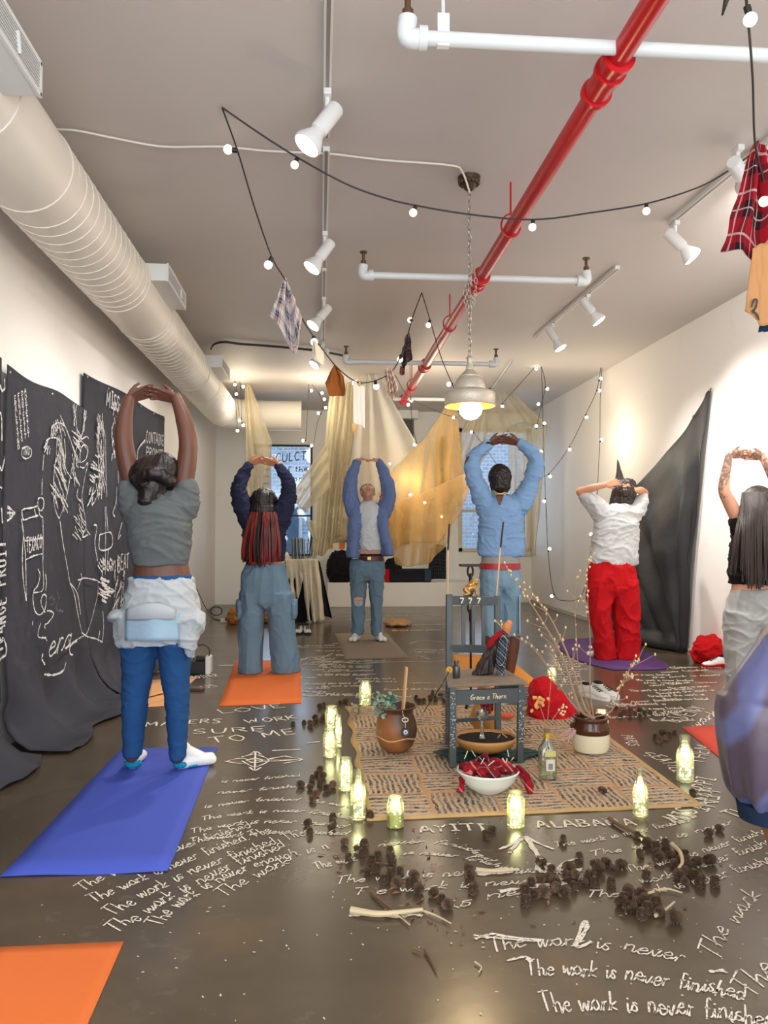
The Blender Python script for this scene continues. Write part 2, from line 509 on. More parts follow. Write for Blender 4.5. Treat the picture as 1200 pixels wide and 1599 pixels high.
M_vent = plain('register_white', (224, 226, 226), 0.4)
def register(y0, y1, z0, z1, x0=-1.26):
    x1 = -1.06
    r = obj('register_box', MB().bb((x0, y0, z0), (x1, y1, z1)), M_vent, dt, smooth=False, bevel=0.004)
    g = MB(); t_ = 0.014
    g.bb((x1, y0, z0 - 0.004), (x1 + 0.012, y1, z0 + t_)); g.bb((x1, y0, z1 - t_), (x1 + 0.012, y1, z1 + 0.004))
    g.bb((x1, y0 - 0.004, z0), (x1 + 0.012, y0 + t_, z1)); g.bb((x1, y1 - t_, z0), (x1 + 0.012, y1 + 0.004, z1))
    n = 8
    for i in range(n):
        z = z0 + t_ + (z1 - z0 - 2 * t_) * (i + 0.5) / n
        g.box((x1 + 0.006, (y0 + y1) / 2, z), (0.01, y1 - y0, 0.004))
    g.box((x1 + 0.012, y0 + (y1 - y0) * 0.7, (z0 + z1) / 2), (0.012, 0.012, (z1 - z0) * 0.55), (0.3, 0, 0))
    obj('grille', g, M_vent, r, smooth=False)
    obj('grille_back', MB().bb((x1 + 0.0005, y0 + t_, z0 + t_), (x1 + 0.0015, y1 - t_, z1 - t_)), M_slot, r, smooth=False)
register(2.25, 3.02, 2.84, 2.97, -1.5); register(5.5, 6.22, 2.94, 3.06); register(8.5, 9.22, 2.97, 3.1)

# ---------------------------------------------------------------- pipes under the ceiling
M_red = plain('red_pipe_paint', (190, 22, 30), 0.3, var=0.08, vscale=10)
PX, PZ = 1.125, 3.0
rp = thing('sprinkler_pipework', 'red sprinkler pipe running front to back under the ceiling with white cross branches', 'pipe', (PX, 0, PZ))
obj('pipe', MB().tube([(PX, YF + 0.2, PZ), (PX, 10.6, PZ)], 0.043, 24), M_red, rp)
def coupling(y, l=0.1):
    g = MB()
    g.tube([(PX, y - l, PZ), (PX, y + l, PZ)], 0.054, 24)
    for d in (-l, -l * 0.3, l): g.tube([(PX, y + d - 0.012, PZ), (PX, y + d + 0.012, PZ)], 0.064, 24)
    return g
obj('coupling', coupling(2.98, 0.12), M_red, rp); obj('coupling', coupling(5.5, 0.09), M_red, rp)
obj('coupling', coupling(8.4, 0.08), M_red, rp); obj('coupling', coupling(10.55, 0.05), M_red, rp)
def hanger(y):
    g = MB(); ring = [(PX + 0.058 * math.cos(a), y, PZ + 0.02 + 0.07 * math.sin(a)) for a in [2 * PI * i / 20 for i in range(21)]]
    g.tube(ring, 0.006, 6); g.tube([(PX, y, PZ + 0.09), (PX, y, HC)], 0.006, 6); return g
for y in (4.55, 6.75, 9.6): obj('pipe_hanger', hanger(y), M_red, rp)

M_wpipe = plain('white_pipe_paint', (216, 222, 224), 0.4)
M_brass = plain('dull_brass', (110, 84, 62), 0.45, 0.6)
def white_pipe(y, xa, xb, label, r, za=PZ, zb=PZ, ends=(True, True), hang=()):
    t = obj('branch_pipe', MB().tube([(xa, y, za), (xb, y, zb)], r, 18), M_wpipe, rp)
    t['label'] = label
    for e, x, z, sgn in ((ends[0], xa, za, 1), (ends[1], xb, zb, -1)):
        if not e: continue
        g = MB().tube(smoothline([(x + sgn * 0.07, y, z), (x, y, z), (x, y, z + 0.07)], 6), r * 1.35, 16)
        g.tube([(x + sgn * 0.04, y, z), (x + sgn * 0.07, y, z)], r * 1.6, 16)
        el = obj('elbow', g, M_wpipe, t)
        hd = MB().tube([(x, y, z + 0.05), (x, y, z + 0.10)], r * 0.8, 12); hd.tube([(x, y, z + 0.10), (x, y, z + 0.16)], r * 0.45, 10)
        hd.tube([(x, y, z + 0.155), (x, y, z + 0.165)], r * 1.1, 14)
        obj('sprinkler_head', hd, M_brass, t)
    for x in hang:
        obj('clip', MB().bb((x - 0.022, y - 0.012, za - 0.03), (x + 0.022, y + 0.012, za + 0.09)).tube([(x, y, za + 0.08), (x, y, HC)], 0.007, 6), M_wpipe, t)
def xy(px, py): p = lvl(px, py, PZ); return p
a = xy(640, 42); b = xy(1200, 62)
white_pipe(2.80, a.x, 3.4, 'white branch pipe crossing the ceiling nearest the front', 0.026, ends=(True, False), hang=(a.x + 0.13,))
a = xy(570, 417); b = xy(921, 434)
white_pipe(5.45, a.x, b.x, 'white branch pipe ending beside the angled light track', 0.024)
a = xy(542, 557); b = xy(776, 568)
white_pipe(8.25, a.x, b.x, 'white branch pipe just in front of the yellow drapes', 0.024)
white_pipe(10.5, PX - 0.15, 2.3, 'white branch pipe at the far end of the red pipe', 0.024, ends=(False, True))

# ---------------------------------------------------------------- track lights
M_track = plain('track_rail_metal', (150, 142, 134), 0.4, 0.3)
M_trackw = plain('track_head_white', (226, 227, 226), 0.35)
M_lampface = glow('lamp_face', (255, 247, 232), 9.0)
def track(p0, p1, label):
    t = thing('light_track', label, 'light track', ((p0[0] + p1[0]) / 2, (p0[1] + p1[1]) / 2, HC))
    a = Vector((p0[0], p0[1], HC - 0.014)); b = Vector((p1[0], p1[1], HC - 0.014))
    obj('rail', MB().bar(a, b, 0.036, 0.028, (0, 0, 1)), M_trackw, t, smooth=False)
    d = Vector((0, 0, -0.0135))
    obj('slot', MB().bar(a + d, b + d, 0.016, 0.006, (0, 0, 1)), M_track, t, smooth=False)
    return t
def head(pos, aim, label, power=26, size=1.0, drop=0.12):
    x, y = pos; z = HC - 0.03
    t = thing('track_spotlight', label, 'spotlight', (x, y, z), 'white track spotlights')
    obj('adapter', MB().bb((x - 0.018, y - 0.04, z - 0.03), (x + 0.018, y + 0.04, z)), M_trackw, t, smooth=False, bevel=0.004)
    piv = Vector((x, y, z - drop)); d = Vector(aim).normalized()
    obj('stem', MB().tube([(x, y, z - 0.02), piv], 0.012, 10).ell(piv, 0.022), M_trackw, t)
    u = d.to_track_quat('Z', 'Y').to_matrix()
    s_ = size
    body = [(0.030 * s_, -0.07 * s_), (0.036 * s_, -0.06 * s_), (0.036 * s_, 0.06 * s_), (0.03 * s_, 0.065 * s_)]
    obj('lamp_holder', MB().lathe(body, piv, 20, u), M_trackw, t)
    bulb = [(0.028 * s_, 0.06 * s_), (0.034 * s_, 0.085 * s_), (0.058 * s_, 0.13 * s_), (0.060 * s_, 0.145 * s_), (0.055 * s_, 0.15 * s_)]
    lb = obj('reflector_bulb', MB().lathe(bulb, piv, 24, u), M_trackw, t)
    obj('bulb_face', MB().lathe([(0.054 * s_, 0.150 * s_), (0.04 * s_, 0.158 * s_), (0.015 * s_, 0.161 * s_)], piv, 24, u), M_lampface, lb)
    l = bpy.data.lights.new('spot', 'SPOT'); l.energy = power; l.color = (1.0, 0.965, 0.91); l.spot_size = math.radians(95); l.spot_blend = 0.7; l.shadow_soft_size = 0.05
    o = bpy.data.objects.new('spot', l); o.parent = t
    o.location = piv + d * 0.18 - WL[t.name]; o.rotation_euler = d.to_track_quat('-Z', 'Y').to_euler(); col.objects.link(o)
SPOT = 100
track((0.03, YF + 0.3), (0.03, 4.05), 'light track over the blue mat side running toward the camera')
track((0.03, 4.2), (0.03, 6.05), 'middle light track on the left half of the ceiling')
track((0.03, 6.15), (0.03, 9.4), 'farthest light track on the left half of the ceiling')
c = lambda px, py: (lvl(px, py, HC).x, lvl(px, py, HC).y)
a0, a1 = c(1046, 345), c(1215, 205)
track(a0, a1, 'slanted light track at the right behind the red plaid cloth')
b0, b1 = c(836, 524), c(965, 415)
track(b0, b1, 'short slanted light track past the second white pipe')
track(c(757, 625), c(800, 562), 'light track half hidden behind the pendant lamp')
g_ = lambda y: (0.03, y)
head(g_(3.62), (-0.42, -0.12, -0.62), 'large white spotlight nearest the front on the left track', SPOT, 1.15, 0.13)
head(g_(5.35), (-0.42, -0.12, -0.62), 'second white spotlight from the front on the left tracks', SPOT, 1.1, 0.12)
head(g_(6.85), (-0.45, -0.2, -0.6), 'third white spotlight, beside the blue plaid cloth', SPOT, 1.1, 0.13)
head(g_(8.45), (-0.45, -0.2, -0.6), 'farthest white spotlight on the left tracks, above the small cream cloth', SPOT, 1.1, 0.13)
head((a0[0] + 0.01, a0[1] - 0.06), (0.55, -0.1, -0.6), 'white spotlight at the end of the right track below the string bulb', SPOT * 1.6, 1.1, 0.12)
head((a1[0] - .15, a1[1] + .12), (0.8, 0.75, -0.22), 'added white spotlight at the right edge behind the red plaid cloth', SPOT * 1.1, 1.1, 0.12)  # extra head, added to brighten the right wall
head((a1[0] - .02, a1[1] + .0), (0.9, 0.1, -0.3), 'added unseen white spotlight on the right track outside the right edge', SPOT * 0.9, 1.1, 0.12)  # added out of view for more light on the right wall
head((b0[0] * 0.74 + b1[0] * 0.26, b0[1] * 0.74 + b1[1] * 0.26), (0.4, -0.15, -0.75), 'left white spotlight of two on the short slanted track', SPOT, 1.1, 0.1)
head((b0[0] * 0.30 + b1[0] * 0.70, b0[1] * 0.30 + b1[1] * 0.70), (0.5, -0.1, -0.7), 'right white spotlight of two on the short slanted track', SPOT * 1.5, 1.1, 0.1)
# ================================================================ people
def skin(name, c, tattoo=None):
    t = NT(name); c = srgb(c)
    base = t.mix(t.noise(14, 4), tuple(x * 0.86 for x in c[:3]) + (1,), tuple(min(1, x * 1.1) for x in c[:3]) + (1,))
    if tattoo:
        n = t.noise(11, 5, rough=0.7); k = t.ramp(n, [(0.47, (0, 0, 0, 1)), (0.50, (1, 1, 1, 1)), (0.60, (1, 1, 1, 1)), (0.63, (0, 0, 0, 1))])
        n2 = t.ramp(t.noise(38, 4), [(0.42, (0, 0, 0, 1)), (0.5, (1, 1, 1, 1))])
        z = t.n('SeparateXYZ', {0: t.coord()}).outputs[2]
        hi = t.math('GREATER_THAN', z, tattoo)
        k = t.math('MULTIPLY', t.math('MULTIPLY', k, t.math('ADD', 0.45, t.math('MULTIPLY', n2, 0.55))), hi)
        base = t.mix(t.math('MULTIPLY', k, 0.8), base, srgb((62, 66, 64)))
    b = t.bsdf(Base_Color=base, Roughness=0.5)
    b.inputs['Subsurface Weight'].default_value = 0.06
    b.inputs['Subsurface Radius'].default_value = (0.02, 0.008, 0.004)
    t.t.links.new(t.bump(t.noise(180, 2), 0.08, 0.002), b.inputs['Normal'])
    return t.done(b.outputs[0])
def hairmat(name, c, c2, sx=90, sz=4):
    t = NT(name)
    v = t.n('Mapping', {'Vector': t.coord(), 'Scale': (sx, sx, sz)}).outputs[0]
    n = t.noise(1.0, 4, vec=v)
    base = t.mix(t.ramp(n, [(0.35, (0, 0, 0, 1)), (0.65, (1, 1, 1, 1))]), srgb(c), srgb(c2))
    b = t.bsdf(Base_Color=base, Roughness=0.45)
    t.t.links.new(t.bump(n, 0.5, 0.006), b.inputs['Normal'])
    return t.done(b.outputs[0])
M_eye = plain('eye_white', (230, 228, 222), 0.2); M_iris = plain('dark_iris', (40, 28, 20), 0.2)
M_lip = plain('lip_skin', (168, 96, 88), 0.45)

class Fig:
    """a person whose joints are given where the picture shows them, at one distance"""
    def __init__(s, Y, k=1.0): s.Y = Y; s.s = Y / F
    def p(s, x, y, dy=0.0): return at(x, y, s.Y + dy)
    def ring(s, xl, xr, y, dh, dy=0.0, n=30, e=2.3):
        """horizontal ring of cloth or body: edges in the picture, half depth in metres"""
        a = s.p(xl, y, dy); b = s.p(xr, y, dy); c = (a + b) / 2; hw = (b.x - a.x) / 2
        out = []
        for k in range(n):
            t = 2 * PI * k / n; ca, sa = math.cos(t), math.sin(t)
            out.append(Vector((c.x + hw * math.copysign(abs(ca) ** (2 / e), ca), c.y + dh * math.copysign(abs(sa) ** (2 / e), sa), c.z)))
        return out
    def rings(s, mb, rows, **k):
        rr = sorted([s.ring(*r, **k) for r in rows], key=lambda q: q[0].z)
        # densify
        out = []
        for i in range(len(rr) - 1):
            for j in range(3): out.append([rr[i][m].lerp(rr[i + 1][m], j / 3) for m in range(len(rr[0]))])
        out.append(rr[-1])
        return mb.loft(out)

def head_prims(mb, c, f, u, H):
    f = Vector(f).normalized(); u = Vector(u); u = (u - f * u.dot(f)).normalized(); r = f.cross(u)
    m = Matrix((r, f, u)).transposed()
    P = lambda x, y, z: c + (r * x + f * y + u * z) * H
    E = lambda q, rad: mb.ell(P(*q), tuple(x * H for x in rad), m, 20, 14)
    E((0, -0.05, 0.12), (.33, .42, .38)); E((0, 0.07, -0.14), (.265, .33, .35)); E((0, .26, -.39), (.13, .12, .10))
    mb.cap(P(0, .37, .05), .04 * H, P(0, .47, -.10), .058 * H)
    mb.cap(P(-.05, .42, -.12), .035 * H, P(.05, .42, -.12), .035 * H)
    mb.cap(P(-.17, .345, .10), .055 * H, P(.17, .345, .10), .055 * H)
    for sx in (-1, 1):
        E((sx * .325, -.02, -.04), (.04, .09, .14)); E((sx * .17, .25, -.09), (.12, .12, .12))
    mb.cap(P(-.08, .375, -.25), .04 * H, P(.08, .375, -.25), .04 * H)
    return P, m
def face_parts(P, m, H, body, brow):
    for sx in (-1, 1):
        e = obj('eye', MB().ell(P(sx * .15, .335, .015), (.065 * H, .05 * H, .038 * H), m), M_eye, body)
        obj('iris', MB().ell(P(sx * .15, .372, .015), (.025 * H, .016 * H, .025 * H), m, 10, 6), M_iris, e)
        obj('eyebrow', MB().cap(P(sx * .08, .40, .13), .022 * H, P(sx * .23, .35, .14), .016 * H, 8), brow, body)
    obj('lips', MB().cap(P(-.075, .41, -.235), .02 * H, P(.075, .41, -.235), .02 * H, 8).cap(P(-.06, .408, -.27), .022 * H, P(.06, .408, -.27), .022 * H, 8), M_lip, body)

def hand_prims(mb, w, d, pn, thumb, L=0.185, curl=(8, 14, 10), spread=6, fr=0.0076):
    """palm, four unequal bent fingers and a thumb. d: towards the fingertips, pn: out of the palm, thumb: side of the thumb"""
    d = Vector(d).normalized(); pn = Vector(pn); pn = (pn - d * pn.dot(d)).normalized()
    th = Vector(thumb); th = (th - d * th.dot(d) - pn * th.dot(pn)).normalized()
    w = Vector(w); k = L / 0.185
    base = []
    for i, off in enumerate((0.031, 0.010, -0.011, -0.030)):
        q = w + d * (0.092 + (0.004 if i in (1, 2) else (-0.008 if i == 3 else 0))) * k + th * off * k
        base.append(q)
        mb.cap(w + d * 0.012 * k + th * off * 0.62 * k, 0.0135 * k, q, 0.0108 * k, 10)
    mb.cap(w + d * 0.02 * k + th * 0.020 * k + pn * 0.004, 0.016 * k, w + d * 0.05 * k + th * 0.030 * k + pn * 0.004, 0.014 * k, 10)
    for i, (q, ln) in enumerate(zip(base, (0.072, 0.080, 0.074, 0.058))):
        a = math.radians(spread * (1 - i * 0.7)); dd = (d * math.cos(a) + th * math.sin(a)).normalized()
        pts = [q]; cur = q; ang = 0
        for j, fr_ in enumerate((0.45, 0.31, 0.24)):
            ang += math.radians(curl[j])
            cur = cur + (dd * math.cos(ang) + pn * math.sin(ang)) * ln * k * fr_
            pts.append(cur)
        for j in range(3): mb.cap(pts[j], (fr + 0.0012 - j * 0.0006) * k, pts[j + 1], (fr + 0.0004 - j * 0.0006) * k, 10)
    t0 = w + d * 0.034 * k + th * 0.036 * k + pn * 0.006
    t1 = t0 + (d * 0.85 + th * 0.45 + pn * 0.25).normalized() * 0.032 * k
    t2 = t1 + (d * 0.95 + th * 0.1 + pn * 0.2).normalized() * 0.026 * k
    mb.cap(w + d * 0.018 * k + th * 0.02 * k, 0.015 * k, t0, 0.0125 * k, 10); mb.cap(t0, 0.0115 * k, t1, 0.0095 * k, 10); mb.cap(t1, 0.0095 * k, t2, 0.008 * k, 10)

def overhead_hands(b, wl, wr, L=0.17, lift=0.35, fwd=1.0, tilt=0.8):
    """both palms pushed to the ceiling and forward, fingers interlaced"""
    ax = (wr - wl).normalized(); upv = Vector((0, 0, 1))
    pn = Vector((0, fwd * tilt, 1 - tilt * 0.5)).normalized(); th = Vector((0, -fwd * pn.z, abs(pn.y)))
    hand_prims(b, wl + th * 0.004 + pn * 0.003, ax + upv * lift, pn - ax * lift * pn.z, th, L, (-14, -12, -6), 8, 0.0072)
    hand_prims(b, wr - th * 0.006 - pn * 0.004, -ax + upv * lift, pn + ax * lift * pn.z, th, L, (-14, -12, -6), 8, 0.0072)

def foot_prims(mb, heel, d, L=0.24, up=0.06, w=0.036, grow=0.0):
    d = Vector((d[0], d[1], 0)).normalized(); heel = Vector(heel)
    z = Vector((0, 0, 1)); sd = d.cross(z)
    g = grow
    A = heel + d * 0.035 + z * (0.034 + g * 0)
    mb.cap(A, 0.034 + g, heel + d * L * 0.5 + z * 0.036, 0.033 + g, 12)
    mb.cap(A, 0.034 + g, heel + d * 0.05 + z * 0.095, 0.034 + g, 12)
    for s_ in (-1, 1):
        mb.cap(heel + d * L * 0.42 + z * 0.032, 0.03 + g, heel + d * (L - 0.035 - (0.012 if s_ > 0 else 0)) + sd * s_ * 0.022 + z * (0.022 + g), 0.021 + g, 12)
    mb.cap(heel + d * 0.06 + z * 0.085, 0.03 + g, heel + d * L * 0.62 + z * 0.034, 0.027 + g, 12)

def above(z0, f):
    def fn(wc, no):
        w_ = f(wc, no); w_[:, 2] = np.maximum(w_[:, 2], z0); return w_
    return fn
def flatsole(z0):
    def fn(wc, no):
        wc = wc.copy(); wc[:, 2] = np.maximum(wc[:, 2], z0); return wc
    return fn

MAT_T = 0.005      # yoga mats are this thick; feet stand on top of them
# ---------------------------------------------------------------- 1: woman in grey crop tee, near left
g = Fig(4.05)
p1 = thing('person', 'person in a grey crop tee with a pale shirt tied round the waist over jeans', 'person', (at(245, 900, 4.05).x, 4.05, 0))
SK1 = skin('deep_brown_skin', (98, 60, 45))
b = MB()
wl, wr = g.p(201, 624), g.p(275, 621)
for pts, rs in (([g.p(212, 775), g.p(195, 703, -0.02), g.p(194, 660, -0.01), wl], [16, 14.5, 12.5, 8.5]),
                ([g.p(284, 772), g.p(294, 700, -0.02), g.p(287, 655, -0.01), wr], [16, 14.5, 12.5, 8.5])):
    b.chain(pts, [r * g.s for r in rs])
overhead_hands(b, wl, wr, 0.165)
b.cap(g.p(246, 790, 0.02), 0.055, g.p(243, 765, 0.0), 0.052)
P, m_ = head_prims(b, g.p(243, 752, 0.02), (0, 0.75, 0.66), (0, -0.66, 0.75), 0.225)
g.rings(b, [(212, 290, 772, .08), (203, 298, 800, .10), (207, 296, 840, .105), (211, 293, 872, .10), (208, 297, 900, .11), (200, 302, 940, .13), (200, 300, 985, .13), (210, 292, 1000, .10)])
for hip, kn, an in (((222, 985), (212, 1080), (206, 1178)), ((272, 985), (276, 1075), (277, 1180))):
    b.chain([g.p(*hip), g.p(*kn), g.p(*an)], [0.085, 0.060, 0.040])
hl = lvl(205, 1203, MAT_T); hr = lvl(272, 1202, MAT_T)
ft = [(hl, (-0.05, 1)), (hr, (0.85, 0.5))]
for h, d in ft: foot_prims(b, h, d, 0.235)
body1 = blob('body', b, SK1, p1, 0.0048, 3, flatsole(MAT_T))
M_hair1 = hairmat('dark_wrapped_hair', (16, 10, 10), (36, 23, 21), 60, 30)
hb = MB()
c = g.p(240, 745, 0.0)
hb.ell(c, (0.118, 0.125, 0.115)); hb.ell(g.p(254, 733, -0.03), 0.085); hb.ell(g.p(222, 742, -0.02), 0.07)
hb.cap(g.p(238, 760, -0.06), 0.07, g.p(229, 783, -0.085), 0.042); hb.ell(g.p(245, 775, -0.05), 0.06)
hb.chain([g.p(212, 750, -0.1), g.p(238, 738, -0.135), g.p(266, 750, -0.1)], [0.03, 0.035, 0.03])
blob('hair', hb, M_hair1, body1, 0.006, 2, creases(0.004, 16, 16, 8, 3, 0.002))
face_parts(P, m_, 0.225, body1, M_hair1)
M_tee1 = fabric('grey_jersey', (93, 98, 99))
t = MB()
g.rings(t, [(218, 284, 768, .075), (203, 297, 778, .105, 0), (196, 300, 800, .125), (198, 300, 830, .13), (203, 297, 860, .125), (208, 294, 882, .118)])
t.cap(g.p(212, 792), 0.085, g.p(202, 765, -.015), 0.060); t.cap(g.p(286, 790), 0.085, g.p(293, 762, -.015), 0.060)
blob('crop_tee', t, M_tee1, p1, 0.007, 5, creases(0.007, 5, 5, 16, 1.0, 0.002))
M_jean1 = fabric('dark_blue_denim', (34, 74, 122), 0.2, 5)
j = MB()
g.rings(j, [(206, 299, 898, .118), (196, 304, 935, .145), (189, 299, 985, .145), (192, 297, 1000, .11)])
g.rings(j, [(188, 246, 992, .135), (188, 246, 1006, .125), (190, 243, 1030, .10), (191, 238, 1060, .09), (190, 233, 1085, .08), (191, 229, 1120, .075), (192, 224, 1160, .062), (192, 221, 1181, .06)], e=2.0)
g.rings(j, [(244, 302, 992, .135), (246, 302, 1006, .125), (248, 299, 1030, .10), (252, 296, 1060, .09), (256, 296, 1085, .085), (260, 295, 1120, .078), (263, 292, 1160, .062), (265, 290, 1185, .06)], e=2.0)
blob('jeans', j, M_jean1, p1, 0.007, 8, creases(0.0035, 7, 7, 16, 4.0, 0.001))
M_shirt1 = fabric('pale_grey_chambray', (172, 179, 184), 0.1, 6)
M_shirtb = fabric('light_blue_lining', (152, 178, 198), 0.1, 6)
q = MB()
g.rings(q, [(204, 300, 902, .145), (198, 306, 925, .16), (190, 311, 950, .165), (180, 313, 968, .165), (180, 308, 985, .16), (182, 300, 1000, .155), (184, 292, 1005, .15)])
q.ell(g.p(184, 962, -.06), (0.045, 0.08, 0.03)); q.ell(g.p(310, 972, -.03), (0.035, 0.09, 0.06))
g.rings(q, [(262, 312, 962, .10, -.06), (268, 311, 990, .08, -.07), (285, 306, 1012, .055, -.07), (291, 300, 1026, .03, -.07)])
blob('tied_shirt', q, M_shirt1, p1, 0.007, 3, creases(0.009, 7, 7, 12, 2.0, 0.002))
cuff = MB()
rows = []
for i in range(7):
    v = i / 6; y = 942 + 26 * v; row = []
    for k in range(15):
        u = k / 14; x = 198 + 76 * u; yy = y + 10 * (2 * u - 1) ** 2 * (1 - v)
        row.append(g.p(x, yy, -0.20 + 0.05 * (2 * u - 1) ** 2 - 0.016 * math.sin(v * PI)))
    rows.append(row)
obj('folded_collar', cuff.grid(rows), M_shirt1, p1, solid=0.012)
sk = MB(); rows = []
for i in range(8):
    v = i / 7; y = 958 + 42 * v; row = []
    for k in range(13):
        u = k / 12; x = 196 + 84 * u
        row.append(g.p(x, y, -0.196 + 0.05 * (2 * u - 1) ** 2 + 0.006 * math.sin(u * 9) - 0.008 * v))
    rows.append(row)
obj('shirt_back_panel', sk.grid(rows), M_shirtb, p1, solid=0.01)
M_sock = fabric('white_sock', (226, 228, 226)); M_teal = fabric('teal_sock_heel', (20, 138, 168))
for h, d in ft:
    s_ = MB(); foot_prims(s_, h, d, 0.24, grow=0.004)
    so = blob('sock', s_, M_sock, p1, 0.005, 2, flatsole(MAT_T + 0.001))
    dv = Vector((d[0], d[1], 0)).normalized()
    hb = MB().ell(h + dv * 0.034 + Vector((0, 0, 0.030)), (0.042, 0.042, 0.030)).ell(h + dv * 0.09 + Vector((0, 0, 0.012)), (0.04, 0.04, 0.012))
    blob('sock_heel', hb, M_teal, so, 0.005, 1, flatsole(MAT_T + 0.0005))

# ---------------------------------------------------------------- 2: woman with red braids
Y2 = lvl(420, 1050, 0).y
g = Fig(Y2)
p2 = thing('person', 'person with long red braids in a navy sweater and wide pale jeans', 'person', (at(415, 900, Y2).x, Y2, 0))
SK2 = skin('warm_tan_skin', (190, 128, 98))
b = MB()
wl, wr = g.p(389, 725), g.p(436, 725)
b.chain([g.p(388, 800), g.p(375, 768, -.02), wl], [.055, .045, .027]); b.chain([g.p(438, 800), g.p(449, 768, -.02), wr], [.055, .045, .027])
overhead_hands(b, wl, wr, 0.17)
b.cap(g.p(412, 805), .055, g.p(412, 788), .05)
P, m_ = head_prims(b, g.p(412, 786, 0.02), (0, 0.8, 0.6), (0, -0.6, 0.8), 0.22)
g.rings(b, [(388, 438, 802, .08), (381, 444, 830, .10), (386, 441, 860, .09), (387, 441, 878, .095), (380, 450, 905, .12), (380, 453, 925, .12), (392, 440, 936, .1)])
for hip, kn, an in (((397, 940), (392, 995), (390, 1044)), ((436, 940), (442, 995), (444, 1044))):
    b.chain([g.p(*hip), g.p(*kn), g.p(*an)], [.085, .06, .042])
for x, dd in ((391, (-0.1, 1)), (444, (0.15, 1))): foot_prims(b, g.p(x, 1049) * Vector((1, 1, 0)) if False else Vector((g.p(x, 1049).x, Y2, MAT_T)), dd)
body2 = blob('body', b, SK2, p2, 0.0055, 3, flatsole(MAT_T))
M_navy = fabric('navy_knit', (38, 42, 66), 0.15, 10)
t = MB()
g.rings(t, [(396, 430, 796, .07), (382, 443, 808, .10), (378, 447, 830, .125), (379, 447, 850, .125), (381, 446, 868, .12), (383, 444, 876, .115)])
for pts, rs in (([g.p(391, 812), g.p(379, 790, -.01), g.p(373, 764, -.02), g.p(379, 745, -.01), g.p(388, 729)], [.10, .085, .066, .058, .043]),
                ([g.p(436, 812), g.p(446, 790, -.01), g.p(452, 764, -.02), g.p(446, 745, -.01), g.p(437, 729)], [.10, .085, .066, .058, .043])):
    t.chain(pts, rs)
blob('sweater', t, M_navy, p2, 0.008, 4, creases(0.009, 7, 7, 17, 7.0, 0.003))
M_jean2 = fabric('pale_blue_denim', (108, 136, 158), 0.16, 4)
j = MB()
g.rings(j, [(383, 444, 880, .115), (378, 449, 900, .14), (376, 455, 925, .15), (375, 458, 940, .148), (378, 455, 946, .11)])
g.rings(j, [(375, 416, 925, .15), (374, 414, 945, .142), (373, 411, 985, .128), (373, 410, 1020, .125), (372, 409, 1040, .125), (373, 410, 1053, .12)], e=2.1)
g.rings(j, [(414, 458, 925, .15), (418, 459, 945, .142), (421, 462, 985, .128), (423, 466, 1020, .125), (424, 468, 1040, .125), (424, 468, 1052, .12)], e=2.1)
j.ell(g.p(416, 942), (.06, .14, .055))
blob('jeans', j, M_jean2, p2, 0.008, 8, above(MAT_T + .002, creases(0.010, 6, 6, 3, 9.0, 0.003)))
for x, sgn in ((375, -1), (459, 1)):
    pk = MB()
    g.rings(pk, [(x - 5, x + 5, 936, .06, -.02), (x - 6, x + 6, 943, .08, -.02), (x - 5, x + 6, 958, .085, -.02), (x - 4, x + 4, 966, .07, -.02)])
    o = blob('cargo_pocket', pk, M_jean2, p2, 0.007, 3, creases(0.005, 12, 12, 12, 2))
M_hblack = hairmat('black_braid_roots', (9, 7, 8), (22, 17, 18), 70, 6)
M_hred = hairmat('red_braids', (58, 12, 12), (140, 28, 22), 50, 2)
hb = MB().ell(g.p(412, 783, 0.0), (.122, .125, .12)).ell(g.p(411, 797, -.04), (.125, .10, .09)).ell(g.p(408, 806, -.05), (.12, .08, .06))
hair2 = blob('hair', hb, M_hblack, body2, 0.006, 2, creases(0.004, 40, 10, 6, 3))
br = MB(); br2 = MB(); rr = random.Random(5)
for i in range(64):
    u = (i + rr.random()) / 64
    x0 = 391 + 40 * u; x1 = 379 + 58 * u + rr.uniform(-3, 3)
    d0 = -.10 - .05 * math.sin(PI * u) + rr.uniform(-.02, .02); yb = 874 + 9 * math.sin(PI * min(1, u * 1.1)) + rr.uniform(-8, 4)
    pts = [g.p(x0, 800, d0 + .03), g.p(x0 * .5 + x1 * .5, 822, d0 - .03), g.p(x1, 850, d0 - .03), g.p(x1 + rr.uniform(-2, 2), yb, d0 - .02)]
    (br if rr.random() < .66 else br2).tube(smoothline(pts, 5), [.012] * 13 + [.010, .008, .005], 6)
o = obj('braids', br, M_hred, hair2); o['kind'] = 'stuff'
o = obj('braids', br2, M_hblack, hair2); o['kind'] = 'stuff'; o['label'] = 'dark braids among the red ones'
face_parts(P, m_, 0.22, body2, M_hblack)

# ---------------------------------------------------------------- 3: man facing the camera
Y3 = lvl(575, 1000, 0).y
g = Fig(Y3)
p3 = thing('person', 'person facing the camera in an open blue shirt, white tee and ripped jeans', 'person', (at(575, 900, Y3).x, Y3, 0))
SK3 = skin('fair_skin', (204, 152, 126))
b = MB()
wl, wr = g.p(559, 719), g.p(592, 719)
b.chain([g.p(552, 792), g.p(549, 752, -.02), wl], [.06, .048, .028]); b.chain([g.p(600, 792), g.p(603, 752, -.02), wr], [.06, .048, .028])
overhead_hands(b, wl, wr, 0.155, 0.12, -1.0, 0.25)
b.cap(g.p(575, 796), .06, g.p(575, 778), .055)
P, m_ = head_prims(b, g.p(574.5, 769, .0), (0, -0.72, 0.69), (0, 0.69, 0.72), 0.235)
g.rings(b, [(550, 602, 795, .09), (552, 600, 830, .11), (556, 598, 860, .10), (560, 598, 872, .10), (548, 601, 890, .11), (550, 600, 905, .10)])
